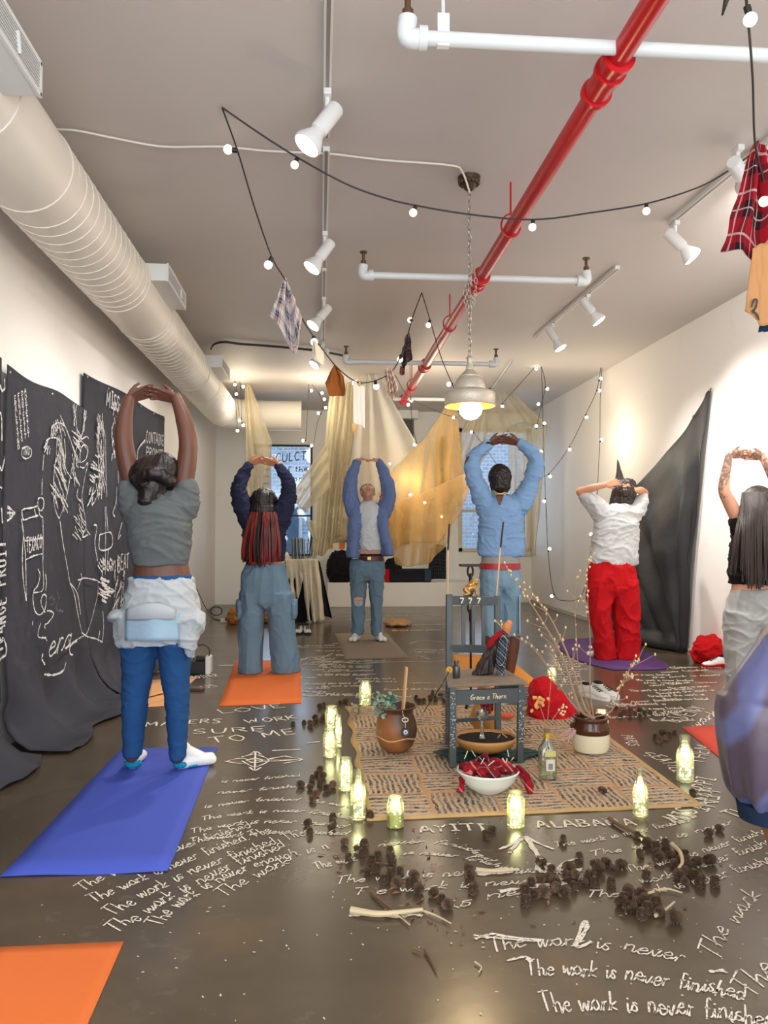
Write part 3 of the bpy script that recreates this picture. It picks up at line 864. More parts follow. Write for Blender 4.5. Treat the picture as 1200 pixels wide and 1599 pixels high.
for hip, kn, an in (((563, 900), (559, 940), (559, 988)), ((588, 900), (588, 940), (588, 988))):
    b.chain([g.p(*hip), g.p(*kn), g.p(*an)], [.085, .058, .04])
f3 = [(Vector((g.p(560, 990).x, Y3 + .05, MAT_T)), (-0.35, -1)), (Vector((g.p(589, 990).x, Y3 + .05, MAT_T)), (0.25, -1))]
for h, d in f3: foot_prims(b, h, d, .25)
body3 = blob('body', b, SK3, p3, 0.0055, 3, flatsole(MAT_T))
M_hair3 = hairmat('short_dark_brown_hair', (40, 30, 26), (70, 52, 42), 120, 40)
f_ = Vector((0, -0.72, .69)); u_ = Vector((0, .69, .72)); c = g.p(574.5, 769)
hb = MB().ell(c + u_ * 0.048 - f_ * 0.022, (.086, .095, .085))
blob('hair', hb, M_hair3, body3, .006, 2, creases(.004, 40, 40, 40))
face_parts(P, m_, .235, body3, M_hair3)
M_tee3 = fabric('white_jersey', (206, 214, 218), 0.06)
t = MB(); g.rings(t, [(566, 584, 783, .09), (558, 594, 792, .13, 0), (557, 596, 830, .142), (560, 598, 852, .138), (562, 598, 859, .13)])
blob('tee', t, M_tee3, p3, .008, 4, creases(.007, 8, 8, 6, 2))
M_shirt3 = fabric('mid_blue_chambray', (104, 126, 172), .12, 5)
t = MB()
g.rings(t, [(558, 592, 786, .05, .05), (549, 603, 796, .09, .03), (544, 606, 820, .10, .03), (544, 610, 850, .105, .03), (545, 612, 866, .105, .03)])
g.rings(t, [(547, 565, 792, .07, -.03), (544, 565, 820, .11, -.06), (543, 562, 845, .12, -.06), (541, 561, 871, .12, -.06)])
g.rings(t, [(585, 604, 792, .07, -.03), (588, 607, 820, .11, -.06), (594, 611, 845, .12, -.06), (599, 615, 867, .11, -.06)])
for pts, rs in (([g.p(554, 800), g.p(547, 775, -.01), g.p(548, 750, -.02), g.p(557, 724)], [.095, .085, .072, .047]),
                ([g.p(599, 800), g.p(607, 775, -.01), g.p(604, 750, -.02), g.p(594, 724)], [.095, .085, .072, .047])): t.chain(pts, rs)
shirt3 = blob('open_shirt', t, M_shirt3, p3, .008, 4, creases(.010, 7, 7, 5, 5, .003))
for k in range(5):
    pt = g.p(563 - k * 0.4, 800 + k * 15, -.175); obj('button', MB().ell(pt, (.006, .004, .006), None, 8, 6), M_eye, shirt3)
M_jean3 = fabric('worn_blue_denim', (104, 130, 148), .22, 4)
j = MB()
g.rings(j, [(548, 600, 874, .125), (547, 601, 888, .135), (547, 601, 898, .13), (550, 598, 904, .10)])
g.rings(j, [(547, 574, 888, .132), (547, 574, 904, .122), (548, 572, 925, .10), (549, 570, 945, .09), (550, 569, 970, .085), (549, 568, 991, .085)], e=2)
g.rings(j, [(573, 600, 888, .132), (574.5, 600, 904, .122), (577, 599, 925, .10), (579, 597, 945, .09), (580, 596, 970, .085), (579, 596, 991, .085)], e=2)
jean3 = blob('jeans', j, M_jean3, p3, .007, 8, creases(.009, 8, 8, 6, 3, .003))
kn = MB().ell(g.p(560, 936, -.095), (.055, .022, .03))
obj('knee_rip', kn, SK3, jean3); 
fr = MB()
for i in range(5): fr.tube([g.p(552.5 + i * .4, 938 + i * 1.6, -.118), g.p(560, 940 + i * 1.7, -.124), g.p(566.5, 939 + i * 1.3, -.116)], .0035, 5)
o = obj('frayed_thread', fr, M_tee3, jean3); o['kind'] = 'stuff'
M_bblk = fabric('black_waistband', (40, 42, 46)); M_blt = plain('brown_leather', (86, 44, 34), .45, var=.1)
t = MB(); g.rings(t, [(560, 598.5, 864.5, .128), (560, 598.5, 868, .128)]); obj('underwear_waistband', t, M_bblk, p3)
t = MB(); g.rings(t, [(560.5, 599.5, 868.5, .139), (560, 600.5, 875.5, .14)]); bl = obj('belt', t, M_blt, p3)
obj('belt_buckle', MB().box(g.p(577, 872, -.145), (.045, .012, .042)), plain('brass_buckle', (170, 130, 80), .3, .8), bl, smooth=False, bevel=.004)
for h, d in f3:
    s_ = MB(); foot_prims(s_, h, d, .255, grow=.004); blob('sock', s_, M_sock, p3, .006, 2, flatsole(MAT_T + .001))

# ---------------------------------------------------------------- 4: man in pale blue sweater
Y4 = 6.65
g = Fig(Y4)
p4 = thing('person', 'person in a pale blue sweater, red belt and cut-off jeans behind the chair', 'person', (at(782, 900, Y4).x, Y4, 0))
SK4 = skin('dark_brown_skin', (96, 58, 44))
b = MB()
wl, wr = g.p(765, 693), g.p(810, 690)
b.chain([g.p(760, 785), g.p(734, 725, -.02), wl], [.062, .05, .03]); b.chain([g.p(814, 785), g.p(840, 722, -.02), wr], [.062, .05, .03])
overhead_hands(b, wl, wr, .19, .30)
b.cap(g.p(781, 790), .062, g.p(781, 762), .058)
P, m_ = head_prims(b, g.p(781, 746, .02), (0, .93, .36), (0, -.36, .93), .235)
g.rings(b, [(756, 812, 785, .10), (752, 815, 810, .115), (752, 812, 850, .105), (753, 810, 870, .11), (752, 808, 895, .12), (755, 805, 920, .11)])
for hip, kn, an in (((767, 915), (765, 985), (777, 1045)), ((795, 915), (801, 985), (797, 1050))):
    b.chain([g.p(*hip), g.p(*kn), g.p(kn[0] * .5 + an[0] * .5 + (1.5 if kn[0] > 780 else 0), 1012), g.p(*an)], [.09, .062, .058, .038])
for x, d in ((777, (-.1, 1)), (797, (.15, 1))): foot_prims(b, Vector((g.p(x, 1049).x, Y4 - .03, MAT_T)), d, .26)
body4 = blob('body', b, SK4, p4, .0055, 3, flatsole(MAT_T))
M_hair4 = hairmat('short_black_curls', (20, 15, 13), (40, 30, 25), 90, 90)
hb = MB().ell(g.p(781, 745, .0), (.098, .112, .115)).ell(g.p(781.5, 757, -.015), (.088, .095, .09))
hair4 = blob('hair', hb, M_hair4, body4, .006, 1, creases(.006, 45, 45, 45, 0, .004, 60))
face_parts(P, m_, .235, body4, M_hair4)
M_sw4 = fabric('pale_blue_jersey', (124, 160, 204), .08, 5)
t = MB()
g.rings(t, [(770, 792, 772, .085), (757, 812, 782, .12), (750, 816, 800, .145), (748, 818, 825, .15), (747, 819, 850, .145), (746, 819, 866, .14), (750, 816, 869, .13)])
for pts, rs in (([g.p(762, 792), g.p(746, 760, -.01), g.p(737, 725, -.02), g.p(749, 706, -.01), g.p(762, 695)], [.10, .078, .066, .056, .041]),
                ([g.p(811, 790), g.p(828, 758, -.01), g.p(837, 720, -.02), g.p(826, 703, -.01), g.p(813, 692)], [.10, .078, .066, .056, .041])): t.chain(pts, rs)
blob('sweater', t, M_sw4, p4, .008, 4, creases(.010, 5, 5, 13, 6, .002))
nk = MB().box(g.p(787, 781, -.128), (.0, .0, .0)) if False else MB()
rows = [[g.p(781 + (k - 4) * 1.6 * (1 - v / 6), 773 + v * 3.0, -.118 - .004 * v) for k in range(9)] for v in range(6)]
obj('neck_opening', nk.grid(rows), SK4, body4, solid=.006)
nc = MB()
for dz in (0, 3):
    nc.tube(smoothline([g.p(770, 765 + dz, -.04), g.p(776, 770 + dz, -.085), g.p(784, 771 + dz, -.09), g.p(792, 767 + dz, -.05)], 5), .006, 6)
obj('necklace', nc, plain('pale_gold_beads', (214, 190, 140), .35, .4), body4)
M_jean4 = fabric('washed_denim', (124, 158, 184), .2, 4)
j = MB()
g.rings(j, [(751, 810, 880, .13), (750, 811, 900, .15), (751, 811, 914, .14), (754, 808, 921, .11)])
g.rings(j, [(751, 784, 900, .145), (751, 784, 920, .135), (752, 784, 950, .115), (753, 784, 978, .11), (754, 783, 993, .105)], e=2.1)
g.rings(j, [(782, 811, 900, .145), (783, 812, 920, .135), (785, 812, 950, .115), (786, 812, 978, .11), (787, 811, 992, .105)], e=2.1)
jean4 = blob('cutoff_jeans', j, M_jean4, p4, .008, 8, creases(.008, 8, 8, 5, 8, .003))
t = MB(); g.rings(t, [(753, 811, 868, .135), (752, 811, 884, .14)]); obj('grey_waistband', t, fabric('grey_rib', (150, 152, 150)), p4)
t = MB(); g.rings(t, [(750.5, 812, 879, .155), (749.5, 812.5, 888, .16)]); obj('belt', t, plain('red_belt_leather', (168, 38, 42), .5, var=.1), p4)
rows = [[g.p(811.2 + (0.8 if k else -2), 930 + v * 10, -.03 + .07 * k * -1) for k in range(3)] for v in range(7)]
obj('side_stripe', MB().grid(rows), M_tee3, jean4, solid=.006)
o = MB().tube([g.p(763, 692.5) + Vector((math.cos(a) * .034, math.sin(a) * .034, math.sin(a) * .0)) for a in [i * PI / 8 for i in range(17)]], .011, 8)
obj('wrist_watch', o, plain('dark_watch_strap', (60, 34, 26), .4), body4)

# ---------------------------------------------------------------- 5: white tee and red pants
Y5 = lvl(955, 1030, 0).y
g = Fig(Y5)
p5 = thing('person', 'person in a white tee and red pants with hands behind the head', 'person', (at(958, 900, Y5).x, Y5, 0))
SK5 = skin('light_skin', (212, 150, 118))
b = MB()
eL, eR = g.p(907, 768, .02), g.p(1006, 770, .08)
wL, wR = g.p(946, 757, -.10), g.p(994, 766, -.08)
b.chain([g.p(936, 793), eL], [.058, .044]); b.chain([eL, g.p(925, 762, -.05), wL], [.042, .037, .027])
b.chain([g.p(990, 795), eR], [.058, .044]); b.chain([eR, g.p(1001, 766, .0), wR], [.042, .037, .027])
hand_prims(b, wL, (1, -.25, .25), (.2, 1, -.2), (0, 0, -1), .16, (6, 18, 14)); hand_prims(b, wR, (-1, -.3, .35), (-.2, 1, -.2), (0, 0, -1), .16, (6, 18, 14))
b.cap(g.p(969, 797), .056, g.p(972, 782), .052)
P, m_ = head_prims(b, g.p(975, 769, .0), (.1, .93, .35), (0.04, -.35, .93), .225)
g.rings(b, [(938, 992, 797, .09), (928, 992, 825, .105), (927, 990, 860, .10), (924, 988, 880, .11), (922, 990, 905, .12), (925, 988, 925, .11)])
for hip, kn, an in (((938, 920), (940, 975), (946, 1020)), ((974, 920), (979, 975), (981, 1020))):
    b.chain([g.p(*hip), g.p(*kn), g.p(*an)], [.088, .06, .04])
f5 = [(Vector((g.p(946, 1020).x, Y5 - .02, MAT_T)), (-.35, .9)), (Vector((g.p(981, 1020).x, Y5, MAT_T)), (.3, 1))]
for h, d in f5: foot_prims(b, h, d, .25)
body5 = blob('body', b, SK5, p5, .0055, 3, flatsole(MAT_T))
M_hair5 = hairmat('short_dark_hair', (30, 22, 20), (58, 42, 34), 80, 30)
hb = MB().ell(g.p(976, 768, -.01), (.105, .115, .115)).ell(g.p(975, 780, -.02), (.088, .09, .07)).ell(g.p(980, 757, .0), (.08, .09, .06))
blob('hair', hb, M_hair5, body5, .006, 1, creases(.008, 26, 26, 14, 2, .004))
face_parts(P, m_, .225, body5, M_hair5)
for h, d in f5:
    s_ = MB(); foot_prims(s_, h, d, .255, grow=.004); blob('sock', s_, M_sock, p5, .006, 2, flatsole(MAT_T + .001))
M_tee5 = fabric('off_white_jersey', (200, 202, 202), .06)
t = MB()
g.rings(t, [(958, 982, 787, .085), (940, 994, 797, .12), (929, 997, 820, .145), (925, 995, 850, .145), (920, 995, 872, .145), (920, 995, 880, .14), (934, 986, 884, .12)])
t.chain([g.p(942, 802), g.p(928, 786, .0), g.p(915, 777, .01)], [.105, .085, .062]); t.chain([g.p(984, 804), g.p(997, 790, .03), g.p(1003, 779, .05)], [.105, .085, .062])
blob('tee', t, M_tee5, p5, .008, 4, creases(.011, 5, 5, 10, 2, .003))
M_red5 = fabric('red_fleece', (196, 22, 30), .12, 4)
j = MB()
g.rings(j, [(921, 988, 876, .135), (919, 993, 900, .15), (918, 996, 922, .15), (922, 992, 930, .11)])
g.rings(j, [(919, 957, 905, .15), (918, 956, 930, .142), (921, 953, 960, .125), (926, 956, 990, .125), (930, 961, 1015, .12), (931, 962, 1028, .11)], e=2.1)
g.rings(j, [(954, 996, 905, .15), (956, 997, 930, .142), (961, 998, 960, .125), (964, 998, 990, .125), (964, 997, 1015, .12), (964, 997, 1029, .11)], e=2.1)
blob('red_pants', j, M_red5, p5, .008, 8, above(MAT_T + .002, creases(.013, 6, 6, 4, 5, .004)))

# ---------------------------------------------------------------- 6: tattooed woman in black crop tee
Y6 = 5.55
g = Fig(Y6)
p6 = thing('person', 'person with tattooed arms and long brown hair in a black crop tee and grey pants', 'person', (at(1180, 900, Y6).x, Y6, 0))
SK6 = skin('tattooed_skin', (212, 156, 128), tattoo=1.45)
b = MB()
wl, wr = g.p(1139, 712), g.p(1191, 712)
b.chain([g.p(1156, 815), g.p(1140, 785, -.01), g.p(1131, 760, -.02), wl], [.055, .048, .041, .026])
b.chain([g.p(1213, 815), g.p(1218, 785, -.01), g.p(1212, 755, -.02), wr], [.055, .048, .041, .026])
overhead_hands(b, wl, wr, .175, .12)
b.cap(g.p(1184, 820), .055, g.p(1184, 798), .05)
P, m_ = head_prims(b, g.p(1184, 790, .02), (0, .88, .47), (0, -.47, .88), .222)
g.rings(b, [(1155, 1213, 818, .09), (1145, 1222, 850, .10), (1148, 1219, 890, .092), (1145, 1222, 915, .10), (1140, 1228, 945, .12), (1142, 1226, 980, .12)])
for hip, kn, an in (((1162, 965), (1160, 1020), (1160, 1066)), ((1206, 965), (1208, 1020), (1208, 1066))):
    b.chain([g.p(*hip), g.p(*kn), g.p(*an)], [.088, .06, .04])
for x in (1160, 1208): foot_prims(b, Vector((g.p(x, 1068).x, Y6, 0.001)), (0, 1))
body6 = blob('body', b, SK6, p6, .0055, 3, flatsole(0.001))
M_blk6 = fabric('black_jersey', (24, 22, 24), .1)
t = MB(); g.rings(t, [(1172, 1196, 805, .07), (1158, 1210, 815, .105), (1146, 1222, 835, .125), (1142, 1225, 860, .125), (1139, 1226, 895, .12), (1141, 1225, 911, .115)])
t.cap(g.p(1158, 825), .08, g.p(1152, 815), .062); t.cap(g.p(1209, 825), .08, g.p(1215, 813), .062)
blob('crop_tee', t, M_blk6, p6, .008, 4, creases(.008, 5, 5, 12, 3))
M_gry6 = fabric('light_grey_fleece', (164, 166, 166), .1, 4)
j = MB()
g.rings(j, [(1143, 1225, 919, .115), (1138, 1230, 945, .145), (1135, 1233, 972, .15), (1139, 1229, 980, .11)])
g.rings(j, [(1135, 1185, 955, .15), (1135, 1183, 982, .142), (1135, 1180, 1015, .125), (1137, 1179, 1045, .12), (1139, 1178, 1066, .11)], e=2.1)
g.rings(j, [(1182, 1233, 955, .15), (1184, 1233, 982, .142), (1188, 1233, 1015, .125), (1189, 1231, 1045, .12), (1190, 1229, 1066, .11)], e=2.1)
blob('grey_pants', j, M_gry6, p6, .008, 8, creases(.009, 5, 5, 6, 4, .003))
M_hair6 = hairmat('long_brown_hair', (20, 13, 11), (52, 33, 24), 60, 2)
hb = MB().ell(g.p(1184, 785, .0), (.118, .125, .13))
hair6 = blob('hair', hb, M_hair6, body6, .006, 2)
lk = MB(); rr = random.Random(8)
for i in range(90):
    u = (i + rr.random()) / 90; s_ = 2 * u - 1
    a = math.radians(s_ * 80)
    x0 = 1184 + 22 * math.sin(a); d0 = -.10 * math.cos(a)
    x1 = 1184 + 34 * s_ + rr.uniform(-4, 4); yb = 912 - 26 * abs(s_) ** 3 + rr.uniform(-12, 10)
    if s_ < -.82: x1 -= 8
    dd = -.155 - .03 * math.cos(a) + rr.uniform(-.012, .012)
    pts = [g.p(x0, 770, d0), g.p(x0 * .8 + x1 * .2, 800, d0 - .055), g.p(x0 * .4 + x1 * .6, 840, dd), g.p(x1, yb, dd + .01)]
    sl = smoothline(pts, 5); n = len(sl)
    lk.tube(sl, [.017 * (1 - .75 * max(0, (k / (n - 1) - .5) * 2)) for k in range(n)], 6)
o = obj('hair_locks', lk, M_hair6, hair6); o['kind'] = 'stuff'
face_parts(P, m_, .222, body6, M_hair6)

# ---------------------------------------------------------------- 7: person at the right edge in balloon shorts
Y7 = 2.02
g = Fig(Y7)
p7 = thing('person', 'person in shiny purple and blue balloon shorts at the right edge of the photo', 'person', (at(1330, 1000, Y7).x, Y7, 0))
SK7 = skin('brown_skin', (148, 98, 72))
b = MB(); X0 = at(1330, 1000, Y7).x
V = lambda x, z, dy=0: Vector((X0 + x, Y7 + dy, z))
lx = at(1225, 1300, Y7).x - X0; 
b.chain([V(-.10, .88), V(lx + .0, .53, .0), V(lx + .005, .40, -.02), V(lx + .06, .22, 0), V(lx + .12, .10, .04)], [.10, .068, .062, .05, .040])
b.chain([V(.12, .88), V(.15, .5), V(.15, .38, -.02), V(.16, .10)], [.10, .068, .062, .040])
for x, dy in ((lx + .12, 0.0), (.16, -.04)): foot_prims(b, V(x, 0.001, dy), (0.2 if x < 0.1 else .1, 1))
b.loft([[Vector((X0 + a * math.cos(t_), Y7 + d_ * math.sin(t_), z)) for t_ in [2 * PI * k / 28 for k in range(28)]] for z, a, d_ in ((.80, .15, .1), (.92, .18, .12), (1.08, .145, .10), (1.25, .165, .11), (1.38, .17, .10), (1.44, .10, .07))])
b.cap(V(0, 1.40), .055, V(0, 1.52), .05)
P, m_ = head_prims(b, V(0, 1.60, .02), (0, .88, .47), (0, -.47, .88), .225)
wl, wr = V(-.06, 1.97, 0), V(.18, 1.97, 0)
b.chain([V(-.15, 1.38), V(-.12, 1.66), wl], [.055, .044, .027]); b.chain([V(.17, 1.38), V(.24, 1.66), wr], [.055, .044, .027])
overhead_hands(b, wl, wr, .17)
body7 = blob('body', b, SK7, p7, .0055, 3, flatsole(0.001))
hb = MB().ell(V(0, 1.62, -.0), (.10, .115, .115)); M_hair7 = M_hblack
blob('hair', hb, M_hair7, body7, .006, 1, creases(.006, 30, 30, 30)); face_parts(P, m_, .225, body7, M_hair7)
t = MB()
t.loft([[Vector((X0 + a * math.cos(t_), Y7 + d_ * math.sin(t_), z)) for t_ in [2 * PI * k / 28 for k in range(28)]] for z, a, d_ in ((1.06, .17, .125), (1.2, .178, .13), (1.34, .185, .125), (1.42, .15, .10), (1.45, .09, .07))])
t.cap(V(-.12, 1.36), .075, V(-.14, 1.45), .058); t.cap(V(.14, 1.36), .075, V(.19, 1.45), .062)
blob('tee', t, M_tee5, p7, .008, 3, creases(.008, 5, 5, 10, 3))
def satin():
    t = NT('purple_satin_highlights')
    s = t.n('SeparateXYZ', {0: t.coord()})
    n = t.noise(2.2, 2)
    x = t.math('ADD', t.math('MULTIPLY', s.outputs[0], 7.0), t.math('ADD', t.math('MULTIPLY', n, 0.8), t.math('MULTIPLY', s.outputs[2], -3.2)))
    k = t.math('FRACT', x)
    c = t.mix(t.ramp(k, [(0, (0, 0, 0, 1)), (0.55, (0, 0, 0, 1)), (0.64, (1, 1, 1, 1)), (0.84, (1, 1, 1, 1)), (0.93, (0, 0, 0, 1))]), srgb((80, 67, 82)), srgb((90, 94, 134)))  # bluer diagonal streaks: fold highlights painted into the satin colour
    b = t.bsdf(Base_Color=c, Roughness=0.42); b.inputs['Sheen Weight'].default_value = 0.05
    t.t.links.new(t.bump(t.noise(12, 3), .2, .01), b.inputs['Normal'])
    return t.done(b.outputs[0])
sh = MB()
g.rings(sh, [(1128, 1300, 1085, .15), (1124, 1300, 1110, .155), (1126, 1298, 1150, .15), (1136, 1294, 1200, .14), (1146, 1288, 1235, .125), (1160, 1280, 1252, .11), (1168, 1275, 1262, .10)], e=2.0)
g.rings(sh, [(1235, 1425, 960, .16), (1195, 1465, 1000, .18), (1158, 1500, 1045, .19), (1134, 1520, 1080, .19), (1140, 1510, 1110, .18)], e=2.0)
g.rings(sh, [(1365, 1530, 1085, .15), (1365, 1535, 1110, .155), (1366, 1532, 1150, .15), (1372, 1525, 1200, .14), (1380, 1515, 1235, .125), (1390, 1500, 1262, .10)], e=2.0)
def puffs(wc, no):
    """gathers running up from the cuffs"""
    cx = X0 + np.where(wc[:, 0] < X0, -0.18, 0.18)
    ang = np.arctan2(wc[:, 1] - Y7, wc[:, 0] - cx); low = np.clip((0.92 - wc[:, 2]) / 0.42, 0, 1)
    d = (0.0008 + 0.007 * low ** 2) * np.sin(ang * 13 + 3 * np.sin(wc[:, 2] * 7)) + 0.006 * np.sin(ang * 4 + wc[:, 2] * 9)
    return wc + no * d[:, None].astype(np.float32)
shorts = blob('balloon_shorts', sh, satin(), p7, .008, 4, puffs)
M_cuff = fabric('navy_rib_cuff', (28, 42, 66), .1)
for xa, xb in ((1156, 1284), (1386, 1506)):
    t = MB(); g.rings(t, [(xa, xb, 1252, .098), (xa + 2, xb, 1264, .10), (xa + 4, xb - 4, 1278, .094)], e=2.0); obj('leg_cuff', t, M_cuff, shorts)
# ================================================================ chalk drawing helpers
def chalk_mat(name, c, cover=0.46, scale=160):
    t = NT(name)
    tr = t.n('BsdfTransparent'); di = t.n('BsdfDiffuse', {0: srgb(c)})
    k = t.ramp(t.noise(scale, 3, rough=0.7), [(cover - 0.06, (0.15, 0.15, 0.15, 1)), (cover + 0.06, (1, 1, 1, 1))])
    return t.done(t.n('MixShader', {0: k, 1: tr.outputs[0], 2: di.outputs[0]}).outputs[0])
M_chalk = chalk_mat('chalk_on_concrete', (228, 220, 206), 0.40, 90)
M_chalkw = chalk_mat('chalk_on_black_cloth', (226, 224, 222), 0.45, 110)
M_chalkf = chalk_mat('faded_chalk', (150, 152, 158), 0.6, 60)

def ribbon(mb, pts, wd, nrm, jit=0.12):
    """flat chalk stroke along points lying in a plane with normal nrm"""
    n = len(pts); vs = []
    for i in range(n):
        d = (pts[min(i + 1, n - 1)] - pts[max(i - 1, 0)])
        if d.length < 1e-7: d = Vector((1, 0, 0))
        s = d.normalized().cross(nrm) * (wd * 0.5 * (1 + RN.uniform(-jit, jit) * 2))
        vs += [pts[i] - s, pts[i] + s]
    mb.add(vs, [(2 * i, 2 * i + 1, 2 * i + 3, 2 * i + 2) for i in range(n - 1)])

GL = {
 'a': (.5, ['.42 .42 .2 .5 .03 .25 .18 0 .4 .14', '.42 .5 .42 .12 .52 0']), 'b': (.5, ['.05 1 .05 0', '.05 .3 .25 .5 .42 .25 .25 0 .05 .1']),
 'c': (.45, ['.4 .42 .2 .5 .03 .25 .2 0 .42 .1']), 'd': (.5, ['.42 1 .42 0', '.42 .4 .2 .5 .03 .25 .2 0 .42 .12']),
 'e': (.46, ['.04 .24 .38 .3 .24 .5 .04 .25 .2 0 .46 .1']), 'f': (.4, ['.42 .9 .27 1 .18 .8 .18 -.05', '.02 .5 .38 .5']),
 'g': (.5, ['.42 .42 .2 .5 .03 .25 .2 .02 .42 .14', '.42 .5 .42 -.2 .2 -.32 .05 -.22']), 'h': (.48, ['.05 1 .05 0', '.05 .28 .25 .5 .38 .35 .4 0 .48 .04']),
 'i': (.2, ['.08 .5 .08 .06 .18 0', '.08 .68 .1 .73']), 'k': (.44, ['.05 1 .05 0', '.36 .5 .06 .2 .4 0']), 'l': (.2, ['.08 1 .08 .06 .18 0']),
 'm': (.72, ['.05 .5 .05 0', '.05 .3 .2 .5 .32 .35 .32 0', '.32 .3 .48 .5 .6 .35 .6 0']), 'n': (.5, ['.05 .5 .05 0', '.05 .3 .25 .5 .4 .35 .4 0 .48 .04']),
 'o': (.48, ['.25 .5 .05 .3 .2 0 .42 .2 .28 .5 .2 .48']), 'p': (.5, ['.05 .5 .05 -.35', '.05 .35 .25 .5 .42 .25 .25 0 .05 .12']),
 'r': (.38, ['.05 .5 .07 0', '.07 .28 .2 .48 .36 .46']), 's': (.38, ['.34 .42 .18 .5 .06 .38 .3 .18 .2 0 .03 .08']), 't': (.36, ['.16 .85 .16 .08 .3 0', '.02 .55 .34 .55']),
 'u': (.5, ['.05 .5 .05 .12 .2 0 .4 .15', '.4 .5 .4 .1 .5 0']), 'v': (.44, ['.03 .5 .2 0 .38 .5']), 'w': (.62, ['.03 .5 .15 0 .3 .4 .44 0 .58 .5']), 'y': (.46, ['.03 .5 .2 .05', '.4 .5 .2 .02 .05 -.32']),
 'A': (.62, ['.03 0 .3 1 .57 0', '.13 .38 .47 .38']), 'B': (.55, ['.06 0 .06 1', '.06 1 .42 .9 .38 .6 .06 .52 .5 .35 .42 .05 .06 0']), 'C': (.56, ['.5 .85 .25 1 .05 .5 .25 0 .5 .15']),
 'D': (.58, ['.06 0 .06 1', '.06 1 .45 .8 .5 .3 .06 0']), 'E': (.5, ['.45 1 .06 1', '.06 1 .06 0', '.06 0 .46 0', '.06 .5 .38 .5']), 'F': (.48, ['.45 1 .06 1', '.06 1 .06 0', '.06 .5 .36 .5']),
 'G': (.6, ['.5 .85 .25 1 .05 .5 .25 0 .52 .2 .5 .45', '.5 .45 .3 .45']), 'H': (.58, ['.06 1 .06 0', '.5 1 .5 0', '.06 .5 .5 .5']), 'I': (.36, ['.18 1 .18 0', '.02 1 .34 1', '.02 0 .34 0']),
 'K': (.55, ['.06 1 .06 0', '.48 1 .08 .45', '.08 .45 .5 0']), 'L': (.48, ['.06 1 .06 0', '.06 0 .45 0']), 'M': (.7, ['.05 0 .08 1', '.08 1 .33 .3', '.33 .3 .58 1', '.58 1 .62 0']),
 'N': (.6, ['.06 0 .06 1', '.06 1 .5 0', '.5 0 .5 1']), 'O': (.62, ['.3 1 .05 .55 .28 0 .56 .45 .32 1']), 'P': (.52, ['.06 0 .06 1', '.06 1 .45 .88 .4 .55 .06 .48']), 'R': (.56, ['.06 0 .06 1', '.06 1 .45 .88 .38 .55 .06 .5', '.2 .5 .5 0']),
 'S': (.5, ['.45 .88 .25 1 .08 .78 .42 .3 .25 0 .04 .12']), 'T': (.58, ['.28 1 .26 0', '-.02 .97 .6 1.02']), 'U': (.58, ['.06 1 .08 .2 .28 0 .48 .2 .5 1']), 'V': (.56, ['.03 1 .27 0 .52 1']),
 'W': (.8, ['.03 1 .2 0', '.2 0 .4 .7', '.4 .7 .56 0', '.56 0 .76 1']), 'X': (.55, ['.04 1 .5 0', '.5 1 .04 0']), 'Y': (.55, ['.03 1 .26 .5', '.5 1 .26 .5 .24 0']), '7': (.5, ['.04 1 .46 1', '.46 1 .2 0']),
 '.': (.16, ['.06 .02 .1 .0']), "'": (.16, ['.08 1 .05 .8']),
}
def text_strokes(txt, slant=0.18, jit=0.05, gap=0.10):
    out = []; x = 0; prev = None
    for ch in txt:
        if ch == ' ': x += 0.42; prev = None; continue
        wd, st = GL.get(ch, GL['o'])
        dy = RN.uniform(-jit, jit) * 2
        for s in st:
            q = [float(a) for a in s.split()]
            P = [Vector((q[i] + RN.uniform(-jit, jit), q[i + 1] + dy + RN.uniform(-jit, jit), 0)) for i in range(0, len(q), 2)]
            if len(P) > 2: P = smoothline(P, 4)
            else: P = [P[0].lerp(P[1], k / 3) for k in range(4)]
            out.append([(p.x + x + p.y * slant, p.y) for p in P])
        if prev is not None and ch.islower() and slant > .25:
            J = smoothline([Vector((prev - .06, .03, 0)), Vector((prev + gap * .4, .06, 0)), Vector((x + .06, .30, 0))], 4); out.append([(p.x + p.y * slant, p.y) for p in J])
        prev = x + wd if ch.islower() else None
        x += wd + gap
    return out, x
def bez(A, B, C, t): return A * (1 - t) ** 2 + B * 2 * t * (1 - t) + C * t * t
def write_on(mb, txt, A, B, C, h, up_of, nrm, wd, slant=0.18, lift=0.0, jit=0.025):
    """write txt along a quadratic curve A-B-C (world points)"""
    st, L = text_strokes(txt, slant, jit)
    N = 40; P = [bez(A, B, C, i / N) for i in range(N + 1)]
    acc = [0]
    for i in range(N): acc.append(acc[-1] + (P[i + 1] - P[i]).length)
    tot = acc[-1]
    def pos(u, v):
        s = max(0, min(1, u / L)) * tot; i = 0
        while i < N - 1 and acc[i + 1] < s: i += 1
        f = (s - acc[i]) / max(1e-6, acc[i + 1] - acc[i]); q = P[i].lerp(P[i + 1], f)
        tg = (P[min(i + 1, N)] - P[max(i - 1, 0)]).normalized(); up = nrm.cross(tg)
        if up.dot(up_of) < 0: up = -up
        return q + up * (v * h) + nrm * lift
    for s in st: ribbon(mb, [pos(u, v) for u, v in s], wd, nrm)

